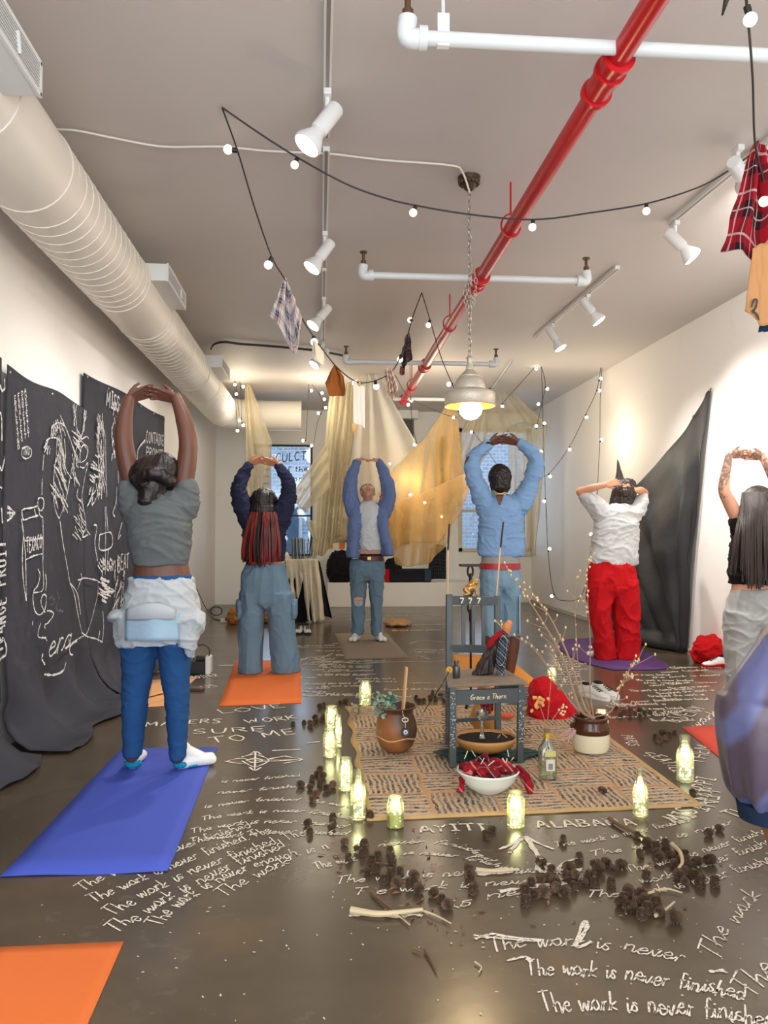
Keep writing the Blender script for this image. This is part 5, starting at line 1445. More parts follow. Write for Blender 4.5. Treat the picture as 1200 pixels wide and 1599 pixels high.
strings('string lights falling from the right ceiling hook nearly to the floor by the sheer curtain',
        [[at(845, 569, Ya), at(847, 600, Ya), at(849, 690, Ya), at(853, 790, Ya), at(857, 870, Ya), at(866, 928, Ya), at(885, 938, Ya), at(906, 933, Ya), at(918, 905, Ya)], [at(845, 569, Ya), at(852, 600, Ya), at(846, 632, Ya), at(838, 670, Ya)],
         [at(838, 571, Ya), at(812, 600, 10.0), at(785, 630, 10.4)]],
        [at(853, 605, Ya), at(841, 631, Ya), at(851, 660, Ya), at(838, 668, Ya), at(844, 706, Ya), at(850, 783, Ya), at(859, 857, Ya), at(862, 931, Ya), at(838, 573, Ya), at(785, 632, 10.4)], M_bulbB, .019, .004, light=13)
strings('string lights looping from the right corner hook toward the pale blue sweater',
        [[at(940, 568, Ya), at(932, 610, Ya), at(915, 647, Ya), at(890, 697, Ya), at(860, 737, Ya), at(840, 746, Ya), at(812, 752, Ya)], [at(941, 568, Ya), at(938, 620, Ya), at(937, 690, Ya), at(933, 770, Ya), at(928, 835, Ya)]],
        [at(937, 593, Ya), at(935, 610, Ya), at(916, 650, Ya), at(890, 701, Ya), at(859, 743, Ya), at(941, 686, Ya), at(922, 834, Ya)], M_bulbB, .019, .004, light=5)
Yd = 10.2
strings('string lights crossing in front of the swagged yellow sheer',
        [[at(617, 585, 9.6), at(640, 620, 9.8), at(690, 645, 10.2), at(713, 652, 10.4)], [at(641, 545, 9.3), at(641, 600, 9.6), at(644, 660, 10), at(651, 691, 10)], [at(738, 672, 10.8), at(760, 702, 10.8), at(795, 752, 10.8)]],
        [at(643, 626, 9.8), at(636, 632, 9.8), at(712, 652, 10.4), at(650, 692, 10), at(738, 675, 10.8)], M_bulbB, .019, .004, light=13)
strings('string lights glowing behind the golden sheer swag', [[at(554, 606, 11.2), at(560, 660, 11.2), at(600, 720, 11.2), at(640, 768, 11.2), at(690, 802, 11.2), at(728, 780, 11.2)]], [at(556, 682, 11.2), at(606, 726, 11.2), at(641, 771, 11.2), at(664, 786, 11.2), at(690, 804, 11.2)], M_bulbB, .021, .004, light=10)
Yl = 12.55
strings('low row of string lights along the floor at the front of the white plinth', [[lvl(515, 944, .03), lvl(560, 944, .02), lvl(610, 944, .02), lvl(660, 944, .02), lvl(712, 944, .02), lvl(735, 943, .02)]],
        [lvl(609, 943, .05), lvl(663, 943, .05), lvl(712, 944, .05)], M_bulbB, .020, .004, light=0)

# ================================================================ hung cloths
def hung(name, label, cat, top, bot, Y, mat, fold=.02, nf=3.0, n=22, m=26, seed=0, lean=0.0, bulge=0.0, thick=.002, parent=None, sway=0.0):
    T = smoothline([at(a, b, Y) for a, b in top], 6); B = smoothline([at(a, b, Y + lean) for a, b in bot], 6)
    def samp(P, u):
        f = u * (len(P) - 1); i = min(int(f), len(P) - 2); return P[i].lerp(P[i + 1], f - i)
    rows = []
    for i in range(n):
        v = i / (n - 1); row = []
        for j in range(m):
            u = j / (m - 1); p = samp(T, u).lerp(samp(B, u), v)
            d = fold * math.sin(u * nf * 2 * PI + seed + sway * v) * (0.35 + 0.65 * v) + fold * .8 * noise.noise((u * 4 + seed, v * 3, seed)) + bulge * math.sin(PI * v)
            row.append(p + Vector((fold * .3 * noise.noise((v * 4, u * 5, seed)), d, 0)))
        rows.append(row)
    o = obj(name, MB().grid(rows), mat, parent, solid=thick)
    return o if parent else tag(o, label, cat)
M_bplaid = plaid('blue_plaid_flannel', (206, 200, 196), (40, 54, 84), (232, 232, 228), (186, 60, 60), 3.2)
M_rplaid = plaid('red_plaid_flannel', (150, 20, 36), (22, 19, 26), (206, 186, 180), None, 2.6)
M_rplaid2 = plaid('dark_red_plaid_rag', (150, 24, 38), (40, 18, 24), (206, 170, 160), None, 3.0)
M_dplaid = plaid('dark_flannel', (60, 58, 66), (26, 26, 32), (168, 160, 160), (170, 60, 66), 2.5)
M_brown = fabric('rust_brown_felt', (146, 88, 42)); M_cream = fabric('cream_cotton', (228, 218, 196)); M_paper = plain('white_card', (238, 234, 226), .7)
M_kraft = plain('kraft_paper', (190, 138, 88), .8, var=.06); M_navycloth = fabric('navy_cotton', (30, 52, 84))
def yof(x): return min(left, key=lambda p: abs((p - CAM).x / max(.01, p.y) - ray(x, 500).x / ray(x, 500).y)).y
hung('plaid_cloth', 'blue and white plaid cloth hanging by one corner from the string of bulbs', 'cloth', [(444, 434), (446, 434), (449, 439), (452, 446)], [(421, 493), (438, 514), (462, 552), (472, 494)], yof(446) + .0, M_bplaid, .03, 2.0, seed=1)
hung('small_cream_cloth', 'small cream scrap of cloth pegged beside the blue plaid cloth', 'cloth', [(489, 531), (494, 535), (506, 549)], [(487, 560), (496, 565), (506, 571)], yof(493) - .05, M_cream, .012, 1, seed=2)
hung('brown_cloth', 'rust brown folded cloth hanging on the string left of the white card', 'cloth', [(521, 571), (523, 571), (526, 574), (530, 578)], [(508, 598), (515, 618), (528, 617), (539, 616), (537, 588)], yof(524), M_brown, .02, 1.5, seed=3)
hung('white_card', 'tall white card pegged on the string of bulbs above the person facing the camera', 'card', [(552, 596), (560, 599), (570, 604)], [(552, 661), (560, 664), (570, 669)], yof(560) - .05, M_paper, .006, .5, seed=1)
obj('clothes_peg', MB().box(at(562, 595, yof(560) - .06), (.014, .02, .07)), plain('peg_wood', (196, 166, 120), .6), bpy.data.objects['white_card'], smooth=False)
hung('dark_plaid_cloth', 'dark plaid cloth bunched on the string near the red pipe', 'cloth', [(634, 524), (638, 520), (640, 522), (641, 530)], [(625, 560), (630, 574), (637, 566), (644, 562)], H3 - .25, M_dplaid, .03, 2, seed=4)
hung('brown_strap', 'brown leather strap hanging just below the dark plaid cloth', 'strap', [(625, 572), (629, 572), (633, 573)], [(624, 584), (628, 586), (632, 585)], H3 - .22, M_blt, .006, 1, seed=5)
M_floral = plaid('floral_rag', (226, 214, 200), (150, 60, 50), (240, 236, 226), (70, 60, 60), 4.5)
hung('floral_rag', 'torn floral print rag hanging right of the white peaked sheer', 'cloth', [(601, 577), (606, 574), (612, 577)], [(606, 622), (611, 612), (616, 624), (622, 606)], yof(606) - .1, M_floral, .03, 3, seed=6)
hung('red_plaid_cloth', 'red and black plaid cloth hanging at the right edge of the photo', 'cloth', [(1179, 224), (1184, 222), (1192, 224), (1199, 236)], [(1131, 390), (1152, 395), (1176, 401), (1194, 412), (1232, 330)], 3.1, M_rplaid, .035, 1.6, seed=2, n=30, m=34)
hung('paper_bag', 'brown paper bag hanging below the red plaid cloth at the right edge', 'bag', [(1176, 388), (1190, 380), (1215, 378)], [(1164, 486), (1180, 500), (1192, 508), (1226, 500)], 3.05, M_kraft, .01, 1, seed=3)
kb = MB()
ribbon(kb, smoothline([at(a, b, 3.03) for a, b in ((1174, 480), (1178, 468), (1183, 470), (1180, 482), (1176, 486), (1182, 490), (1186, 500))], 5), .008, Vector((0, -1, 0)))
obj('ink_mark', kb, M_cable, bpy.data.objects['paper_bag'], smooth=False)
hung('navy_cloth', 'navy cloth corner showing below the brown paper bag at the right edge', 'cloth', [(1196, 470), (1205, 462), (1230, 455)], [(1183, 520), (1200, 517), (1230, 512)], 3.12, M_navycloth, .012, 1, seed=4)

# ================================================================ sheer drapes
M_sh_cream = sheer('cream_sheer', (234, 224, 194), .46); M_sh_white = sheer('white_sheer', (238, 234, 224), .52)
M_sh_gold = sheer('golden_sheer', (244, 212, 146), .34); M_sh_pale = sheer('pale_sheer', (226, 214, 184), .34)
hung('sheer_drape', 'cream sheer drape hanging in a column below the brown cloth', 'drape', [(515, 618), (530, 606), (545, 598), (556, 590)], [(489, 862), (505, 868), (522, 842), (534, 838)], 10.4, M_sh_cream, .07, 4.5, 40, 60, 1, sway=.8)
hung('sheer_tail', 'gathered tail of cream sheer swept toward the left rear window', 'drape', [(512, 690), (514, 720), (516, 760)], [(455, 772), (466, 790), (478, 800)], 10.3, M_sh_cream, .03, 3, 20, 24, 2, bulge=-.05)
hung('sheer_tail', 'short wisp of cream sheer hanging over the stacked records', 'drape', [(478, 815), (486, 812), (494, 818)], [(487, 838), (494, 845), (499, 842)], 10.3, M_sh_cream, .02, 2, 12, 14, 3)
hung('peaked_sheer', 'white peaked sheer hanging from the ceiling above the person facing the camera', 'drape', [(571, 575), (575, 572), (580, 573), (586, 577)], [(540, 770), (575, 790), (610, 740), (652, 697)], 10.3, M_sh_white, .06, 3, 34, 50, 4)
hung('golden_sheer', 'wide golden sheer swagged low behind the person facing the camera', 'drape', [(548, 660), (575, 668), (610, 690), (650, 697), (680, 660), (700, 625), (711, 600)], [(618, 840), (618, 868), (622, 882), (650, 884), (676, 874), (700, 842), (724, 760)], 10.7, M_sh_gold, .11, 5, 50, 90, 2, sway=2.2)
hung('golden_sheer', 'golden sheer layer looped across the lower middle of the swag', 'drape', [(602, 760), (635, 778), (680, 760), (735, 735)], [(612, 860), (640, 846), (690, 842), (738, 760)], 10.5, M_sh_gold, .08, 4, 30, 60, 7, sway=1.4)
hung('back_sheer', 'pale sheer falling straight behind the person facing the camera', 'drape', [(552, 600), (558, 599), (566, 601)], [(515, 850), (555, 842), (600, 846)], 11.0, M_sh_pale, .05, 4, 34, 50, 5)
hung('peaked_sheer', 'pale sheer spreading from a peak right of the pendant lamp over the right window', 'drape', [(760, 592), (766, 587), (770, 586), (774, 589)], [(690, 740), (740, 735), (800, 665), (856, 664)], 11.4, M_sh_pale, .06, 5, 34, 60, 6)
hung('window_sheer', 'pale sheer hanging straight down the right side of the right window', 'drape', [(795, 664), (825, 664), (856, 664)], [(797, 868), (820, 870), (838, 868)], 11.45, M_sh_pale, .04, 4, 34, 40, 8)
hung('corner_sheer', 'pale sheer triangle in front of the left window, beside the duct end', 'drape', [(383, 602), (387, 599), (392, 603)], [(384, 800), (402, 798), (425, 690)], 11.0, M_sh_pale, .04, 3, 30, 34, 9)
# ================================================================ rear display
M_plinth = plain('plinth_white', (236, 234, 228), .5, var=.03)
a = lvl(511, 941, 0); b_ = lvl(738, 941, 0); zt_ = at(600, 905, a.y).z
plinth = tag(obj('plinth', MB().bb((a.x, 12.75, 0), (b_.x, YB - .02, zt_)), M_plinth, smooth=False, bevel=.006), 'low white plinth along the rear wall carrying dark cushions', 'plinth')
M_blkfab = fabric('black_cotton', (30, 30, 32)); M_grycloth = fabric('charcoal_cloth', (88, 88, 90)); M_denimdk = fabric('dark_denim', (58, 74, 92))
def heap(name, label, cat, x0, x1, y0, y1, Y, mat, dp=.22, amp=.03, seed=1, zb=None):
    p0 = at(x0, y1, Y); p1 = at(x1, y0, Y); c = (p0 + p1) / 2
    zb = p0.z if zb is None else zb
    m = MB(); hx = (p1.x - p0.x) / 2; hz = (p1.z - zb) / 2; r = random.Random(seed)
    m.ell((c.x, Y, zb + hz * .9), (hx, dp, hz * 1.0)); m.ell((c.x - hx * .4, Y, zb + hz * .7), (hx * .6, dp, hz * .8)); m.ell((c.x + hx * .4, Y, zb + hz * .7), (hx * .6, dp, hz * .75))
    cr = creases(amp, 8, 8, 10, seed, amp * .3)
    def fn(wc, no):
        w_ = cr(wc, no); w_[:, 2] = np.maximum(w_[:, 2], zb + .002); return w_
    o = blob(name, m, mat, None, .012, 3, fn)
    return tag(o, label, cat)
Yp = 13.0
heap('dark_cushion', 'large black cushion at the left end of the white plinth', 'cushion', 511, 552, 856, 905, Yp, M_blkfab, .2, .02, 1, zt_)
heap('dark_cushion', 'black cushion with a slanted top behind the person facing the camera', 'cushion', 600, 628, 868, 905, Yp, M_blkfab, .2, .02, 2, zt_)
hung('black_cloth', 'black cloth with diagonal stripes hanging over the right end of the plinth', 'cloth', [(672, 856), (684, 850), (697, 854)], [(668, 905), (680, 904), (697, 904)], 12.9, plaid('striped_black', (30, 30, 34), (30, 30, 34), (90, 96, 120), None, 5), .02, 1)
pb_ = MB(); p0 = at(606, 905, 12.85); p1 = at(674, 890, 12.85); pb_.bb((p0.x, 12.8, zt_), (p1.x, 13.0, p1.z + .02))
fd = tag(obj('folded_blanket', pb_, plaid('patterned_dark_blanket', (36, 38, 46), (26, 28, 34), (196, 206, 214), (150, 40, 50), 3), smooth=False, bevel=.03), 'folded dark patterned blanket lying on the plinth', 'blanket')
pq = MB(); pq.bb((at(663, 903, 12.84).x, 12.78, zt_ + .02), (at(673, 903, 12.84).x, 12.8, p1.z + .01)); obj('denim_patch', pq, M_denimdk, fd, smooth=False)
pq = MB(); pq.bb((at(602, 903, 12.84).x, 12.79, zt_ + .01), (at(608, 903, 12.84).x, 12.99, p1.z + .02)); obj('red_edge', pq, M_red5, fd, smooth=False)
# things pinned to the rear wall, seen through the sheers
def onwall(name, label, cat, x0, y0, x1, y1, mat, d=.03, bevel=.0):
    p = at(x0, y1, YB); q_ = at(x1, y0, YB)
    return tag(obj(name, MB().bb((p.x, YB - d, p.z), (q_.x, YB - .002, q_.z)), mat, smooth=False, bevel=bevel), label, cat)
def garment(label, x0, x1, y0, y1, mat, seed):
    m = MB(); c = (x0 + x1) / 2; hw = (x1 - x0) / 2; g_ = Fig(YB - .09)
    rows = [g_.ring(c - hw * w_, c + hw * w_, y0 + (y1 - y0) * v, .05) for v, w_ in ((0, .25), (.08, .6), (.2, .95), (.5, .9), (.8, .92), (1, .88))]
    m.loft(rows[::-1]); o = blob('hanging_garment', m, mat, None, .012, 3, creases(.012, 9, 9, 3, seed))
    return tag(o, label, 'garment')
garment('dark grey garment hanging on the rear wall left of the person facing the camera', 521, 549, 687, 752, M_grycloth, 1)
garment('dark grey coat hanging on the rear wall left of the right window', 680, 700, 682, 760, M_grycloth, 2)
onwall('dark_poster', 'small dark panel high on the rear wall below the white box', 'poster', 622, 656, 646, 684, plain('dark_grey_panel', (84, 80, 80), .6), .04)
onwall('pale_box', 'pale box on the rear wall above the small dark panel', 'box', 614, 634, 652, 655, M_wallb, .16, .004)
M_q1 = plaid('brown_patchwork', (176, 148, 124), (150, 120, 100), (206, 180, 150), (120, 100, 96), 3.0)
M_q2 = plaid('grey_diamond_patchwork', (136, 126, 116), (110, 102, 96), (190, 180, 166), (206, 160, 70), 3.5)
def wallcloth(label, x0, y0, x1, y1, mat, s):
    return hung('patchwork_cloth', label, 'cloth', [(x0, y0), ((x0 + x1) / 2, y0), (x1, y0)], [(x0, y1), ((x0 + x1) / 2, y1), (x1, y1)], YB - .03, mat, .006, 2, 8, 14, s)
wallcloth('brown patchwork cloth on the rear wall behind the cream column drape', 514, 752, 552, 790, M_q1, 1)
wallcloth('grey patchwork cloth with diamonds low on the rear wall above the cushion', 512, 808, 552, 846, M_q2, 2)
wallcloth('grey patchwork cloth on the rear wall right of the person facing the camera', 606, 790, 640, 850, M_q2, 3)
onwall('yellow_patch', 'small yellow patch on the rear wall above the black cushion, left one', 'patch', 512, 847, 520, 857, plain('yellow_cloth', (222, 170, 40), .8), .01)
onwall('orange_patch', 'small orange patch on the rear wall above the black cushion, right one', 'patch', 530, 847, 539, 857, plain('orange_cloth', (220, 130, 40), .8), .01)

# marker lettering on the window panes
def glasstext(parent, txt, x0, y0, x1, y1, h, wd, Y=YB + .045):
    mb = MB(); A = at(x0, y0, Y); C = at(x1, y1, Y)
    write_on(mb, txt, A, (A + C) / 2, C, h, Vector((0, 0, 1)), Vector((0, -1, 0)), wd, .15); return obj('marker_lettering', mb, M_glasschalk, parent, smooth=False)
dk = plain('dark_marker', (60, 72, 96), .8); M_glasschalk = dk
glasstext(w1, 'CULCT', 430, 722, 480, 718, .14, .016); glasstext(w1, 'of the', 440, 738, 482, 735, .09, .012); glasstext(w1, 'work', 448, 752, 480, 750, .10, .012)
M_glasschalk = plain('white_marker_b', (240, 244, 248), .8)
glasstext(w1, 'the work is never', 432, 703, 484, 702, .06, .009); glasstext(w1, 'finished', 452, 768, 482, 766, .07, .010)
glasstext(w2, 'THE WORK', 728, 842, 745, 800, .06, .01); glasstext(w2, 'is never', 742, 850, 790, 848, .08, .012)
# printed sheet stuck in the left window
sh_ = onwall('paper_sheet', 'white lettered sheet hanging in the left half of the left rear window', 'paper', 396, 696, 424, 812, plain('sheet_white', (226, 226, 226), .8), .006)
mb = MB()
for k in range(9):
    y = 712 + k * 11; A = at(398, y, YB - .02); C = at(421, y, YB - .02); write_on(mb, 'the work is never fin', A, (A + C) / 2, C, .035, Vector((0, 0, 1)), Vector((0, -1, 0)), .005)
o = obj('lettering', mb, plain('pencil_grey', (150, 150, 156), .8), sh_, smooth=False)

# ================================================================ cloth-covered table with records
Yt = lvl(480, 968, 0).y
zt2 = at(480, 876, Yt).z; xa = at(446, 876, Yt).x; xb = at(497, 876, Yt).x
tb = thing('side_table', 'small table under cream and black cloths, carrying the upright records', 'table', ((xa + xb) / 2, Yt, 0))
M_dkwood = plain('dark_wood', (58, 42, 34), .5, var=.2)
obj('tabletop', MB().bb((xa, Yt - .25, zt2 - .03), (xb, Yt + .25, zt2)), M_dkwood, tb, smooth=False, bevel=.004)
for x in (xa + .03, xb - .03):
    for y in (Yt - .22, Yt + .22): obj('leg', MB().bb((x - .02, y - .02, 0), (x + .02, y + .02, zt2 - .03)), M_dkwood, tb, smooth=False)
Yk = Yt - .30
hung('black_tablecloth', 'black cloth under the cream one, trailing to the floor on both sides of the table', 'tablecloth', [(447, 874), (470, 874), (494, 873), (500, 878)], [(457, 972), (478, 971), (505, 962), (519, 966)], Yk + .05, M_blkfab, .05, 3, 26, 40, 3)
hung('cream_tablecloth', 'cream cloth draped in swags over the front of the small table', 'tablecloth', [(446, 873), (462, 873), (472, 873)], [(455, 950), (466, 935), (474, 902)], Yk, M_cream, .045, 3, 26, 34, 1)
hung('cream_tablecloth', 'cream cloth panel hanging to the floor at the right of the small table', 'tablecloth', [(470, 873), (484, 872), (497, 873)], [(480, 970), (492, 972), (508, 969)], Yk - .03, M_cream, .05, 3, 26, 34, 2)
rcols = [(120, 130, 120), (160, 164, 150), (70, 78, 76), (190, 186, 170), (96, 104, 100), (140, 142, 134), (60, 66, 66), (176, 170, 150), (110, 116, 112), (84, 92, 92), (150, 152, 146), (200, 196, 186)]
rm = [plain('record_sleeve_%d' % i, c_, .6) for i, c_ in enumerate(rcols)]
hz = at(480, 840, Yt).z - zt2
rr = random.Random(2)
for i in range(14):
    u = i / 13; x = at(457 + 36 * u, 876, Yt).x
    m_ = MB(); tilt = (-.10 if i < 8 else .22) * (1 - .3 * rr.random()); m_.box((0, 0, hz / 2), (.012, .28, hz * (1 - .05 * rr.random())))
    o = obj('record_sleeve', m_, rm[i % 12], smooth=False); o.location = Vector((x, Yt, zt2 + .004 + abs(math.sin(tilt)) * .006)); o.rotation_euler = (0, tilt * .5, 0)
    tag(o, 'thin record sleeve standing in the %s group on the cream-covered table' % ('left-leaning' if i < 8 else 'right-leaning'), 'record', 'records on the small table')
ml = MB(); p = at(447, 873, Yt - .15)
ml.lathe([(.05, zt2), (.055, zt2 + .02), (.05, zt2 + .07), (.03, zt2 + .11), (.012, zt2 + .13)], (p.x, p.y, 0), 18)
tag(obj('ornament', ml, M_cream), 'small cream ornament on the table left of the records', 'ornament')

# shoes: a pair by the table, others on the floor
M_shoew = plain('grey_white_shoe', (206, 206, 204), .5, var=.1); M_sole = plain('shoe_sole', (232, 230, 226), .6); M_shoeb = plain('black_shoe_mesh', (36, 36, 38), .7)
def shoe(label, pos, ang, upper, accent, sole, group=None, L_=.27):
    t = thing('sneaker', label, 'shoe', pos, group)
    R_ = Matrix.Rotation(ang, 3, 'Z'); P_ = Vector(pos)
    def W_(x, y, z): return P_ + R_ @ Vector((x, y, z))
    m = MB()
    rings = []
    for u, hw, h in ((0, .03, .085), (.1, .038, .095), (.3, .036, .092), (.5, .04, .075), (.7, .047, .058), (.88, .044, .048), (1, .022, .036)):
        y = -L_ / 2 + L_ * u; rings.append([W_(hw * math.cos(a) , y, max(.022, .022 + (h - .022) * math.sin(a))) if math.sin(a) > -.01 else W_(hw * math.cos(a), y, .02) for a in [2 * PI * k / 20 for k in range(20)]])
    m.loft(rings); blob('upper', m, upper, t, .006, 3)
    s = MB(); out = []
    for z in (0.0, .008, .022, .028):
        out.append([W_((.036 + .012 * (1 - math.cos(math.pi * min(1, max(0, (math.sin(a) + 1) / 2)))) * .5 + (.003 if .004 < z < .025 else 0)) * math.cos(a), (L_ / 2 + .006) * math.sin(a), z) for a in [2 * PI * k / 28 for k in range(28)]])
    s.loft(out); obj('sole', s, sole, t)
    o = MB().ell(W_(0, -L_ * .30, .092), (.026, .045, .012), Matrix.Rotation(ang, 3, 'Z')); obj('collar', o, M_blkfab, t)
    la = MB()
    for k in range(4): la.tube([W_(-.02, L_ * (.0 + .07 * k), .082 - .008 * k), W_(0, L_ * (.01 + .07 * k), .088 - .008 * k), W_(.02, L_ * (.0 + .07 * k), .082 - .008 * k)], .004, 6)
    obj('laces', la, accent, t); return t
p = lvl(467, 989, 0); shoe('left grey and white running shoe at the foot of the small table', (p.x, p.y, 0), PI - .1, M_shoew, M_shoeb, M_shoeb)
p = lvl(480, 989, 0); shoe('right grey and white running shoe at the foot of the small table', (p.x, p.y, 0), PI + .1, M_shoew, M_shoeb, M_shoeb)
p = lvl(929, 1090, 0); shoe('left black and white sneaker on the floor right of the red bundle', (p.x, p.y, 0), PI + .5, M_shoew, M_shoeb, M_sole)
p = lvl(946, 1088, 0); shoe('right black and white sneaker on the floor right of the red bundle', (p.x, p.y, 0), PI + .35, M_shoew, M_shoeb, M_sole)
p = lvl(1118, 1041, 0); shoe('white shoe with red sole in front of the red clothes by the right wall', (p.x, p.y, 0), PI * .5 + .2, M_sole, M_shoeb, M_red5)
heap('red_clothes', 'pile of red clothes on the floor at the foot of the draped black cloth', 'clothes', 1084, 1132, 990, 1036, lvl(1110, 1036, 0).y + .02, M_red5, .14, .022, 3, .001)
# brown bag and cables in the left rear corner
M_tan = fabric('tan_canvas', (168, 110, 60))
heap('tan_bag', 'tan cloth bag slumped on the floor in the left rear corner', 'bag', 356, 378, 950, 974, lvl(366, 974, 0).y, M_tan, .16, .03, 4, .001)
heap('tan_bag', 'tan bundle on the floor between the legs of the braids person', 'bag', 406, 422, 950, 973, lvl(414, 973, 0).y, M_tan, .14, .03, 6, .001)
heap('brown_rope_coil', 'low coil of light brown rope on the floor behind the person facing the camera', 'rope', 602, 640, 968, 977, lvl(620, 977, 0).y, plain('rope_tan', (176, 136, 92), .8, var=.2), .2, .03, 9, .001)
pw = MB().box(lvl(350, 969, .025), (.09, .06, .05)); tag(obj('power_strip', pw, M_whitep, smooth=False, bevel=.006), 'white power block on the floor in the left rear corner', 'power strip')
pts = [wal(304, 912, XL + .04), wal(312, 930, XL + .04), wal(322, 950, XL + .05), lvl(335, 966, .01), lvl(342, 968, .01), lvl(346, 969, .01)]
tag(obj('power_cable', MB().tube(smoothline(pts, 6), .006, 6), M_cable), 'thin dark cable running down the left wall to the white power block', 'cable')
cr_ = [lvl(338 + 9 * math.cos(a), 962 - 0 * a, .02) + Vector((0, .0, .07 + .06 * math.sin(a))) for a in [2 * PI * k / 12 for k in range(13)]]
tag(obj('cable_loop', MB().tube(smoothline(cr_, 3), .008, 6), M_cable), 'black cable loop standing beside the white power block', 'cable')
# projector-like black box with a handle
Yq = lvl(310, 1052, 0).y; kq = Yq / F
sp = thing('black_device', 'small black and grey device with a cable loop right of the grey tee person', 'device', (lvl(308, 1052, 0).x, Yq, 0))
p = lvl(308, 1052, 0); obj('case', MB().bb((p.x - .06, Yq - .06, 0), (p.x + .07, Yq + .08, .11)), M_black, sp, smooth=False, bevel=.012)
obj('side_cover', MB().bb((p.x + .072, Yq - .05, 0), (p.x + .12, Yq + .08, .15)), M_trackw, sp, smooth=False, bevel=.01)
obj('top_block', MB().bb((p.x - .01, Yq - .03, .11), (p.x + .07, Yq + .05, .15)), M_black, sp, smooth=False, bevel=.01)
obj('cord_loop', MB().tube(smoothline([(p.x - .03, Yq, .12), (p.x - .02, Yq, .21), (p.x + .04, Yq, .245), (p.x + .10, Yq, .21), (p.x + .10, Yq, .15)], 6), .006, 8), M_cable, sp)
p = lvl(307, 1078, 0); tag(obj('wallet', MB().box((p.x, p.y, .011), (.11, .075, .022), (0, 0, -.25)), plain('brown_wallet', (92, 70, 60), .5), smooth=False, bevel=.006), 'small dark brown wallet on the floor below the black device', 'wallet')
# orange-brown paper sheets on the floor
M_opaper = plain('tan_paper', (214, 158, 104), .8, var=.05)
def paper(label, pts, z):
    P = [lvl(a, b, z) for a, b in pts]; n = 6; rows = [[P[0].lerp(P[1], j / n).lerp(P[3].lerp(P[2], j / n), i / n) + Vector((0, 0, .006 * abs(noise.noise((i, j, z * 99))))) for j in range(n + 1)] for i in range(n + 1)]
    return tag(obj('tan_paper', MB().grid(rows), M_opaper, solid=.002, offset=-1), label, 'paper')
paper('tan paper sheet on the floor behind the legs of the grey tee person', [(186, 1108), (258, 1102), (308, 1058), (235, 1062)], .003)
hp = paper('crumpled tan paper lying on the larger sheet behind the grey tee person', [(232, 1088), (256, 1082), (252, 1062), (236, 1066)], .016)
paper('small tan sheet on the floor beside the left black cloths', [(236, 1050), (254, 1049), (250, 1034), (240, 1035)], .003)
# twisted black pedestal behind the chair
M_iron = plain('black_iron', (34, 28, 28), .5, .4)
Ys = 5.4
g = Fig(Ys); pd = thing('iron_stand', 'black wrought iron stand with a flat top and chain-like stem behind the chair', 'stand', (at(735, 1000, Ys).x, Ys, 0))
tp = at(735, 883, Ys); obj('stand_top', MB().box((tp.x, Ys, tp.z), (.145, .11, .012)).tube([(tp.x - .075, Ys, tp.z + .004), (tp.x + .075, Ys, tp.z + .004)], .007, 6), M_iron, pd)
mb = MB(); z = tp.z - .04; k = 0
while z > tp.z - .36: link(mb, (tp.x, Ys, z), (k % 2) * PI / 2, .018, .042, .008); z -= .062; k += 1
obj('chain_stem', mb, M_iron, pd)
obj('rod', MB().tube([(tp.x, Ys, z + .06), (tp.x, Ys, .08)], .008, 8), M_iron, pd)
for a in (0, 2.1, 4.2): obj('foot', MB().tube(smoothline([(tp.x, Ys, .09), (tp.x + .05 * math.cos(a), Ys + .05 * math.sin(a), .05), (tp.x + .10 * math.cos(a), Ys + .10 * math.sin(a), .012)], 5), .011, 8), M_iron, pd)
# ================================================================ the chair and the things set around it
M_teal = plain('grey_teal_chair_paint', (70, 78, 81), .45, var=.12, vscale=14, bump=.1)
M_nail = plain('steel_nail', (206, 206, 206), .3, .6); M_spike = plain('dark_spike', (52, 52, 56), .4, .5)
M_num = plain('cream_number_paint', (236, 222, 188), .7)
def fl(px, py, z=RUGZ): return lvl(px, py, z)
fl_, fr_ = fl(707, 1197), fl(812, 1190)
bl_ = Vector((at(701, 1165, 4.42).x, 4.42, RUGZ)); br_ = Vector((at(778, 1150, 4.48).x, 4.48, RUGZ))
seatz = at(760, 1068, fl_.y).z
ctr = (fl_ + fr_ + bl_ + br_) / 4
ch_ = thing('chair', 'grey-teal wooden chair studded with nails, marked 777, standing on the rug', 'chair', (ctr.x, ctr.y, RUGZ))
def post(p, top, w_=.036): return MB().bar(p, top, w_, w_, (0, 1, 0))
FLt = Vector((at(707, 1072, fl_.y).x, fl_.y, seatz - .012)); FRt = Vector((at(814, 1072, fr_.y).x, fr_.y, seatz - .012))
lfl = obj('leg', post(fl_, FLt, .034), M_teal, ch_, smooth=False, bevel=.003); lfr = obj('leg', post(fr_, FRt, .032), M_teal, ch_, smooth=False, bevel=.003)
BLt = at(702, 928, 4.50); BRt = at(777, 930, 4.56)
lbl = obj('back_post', post(bl_, BLt, .036), M_teal, ch_, smooth=False, bevel=.003); lbr = obj('back_post', post(br_, BRt, .034), M_teal, ch_, smooth=False, bevel=.003)
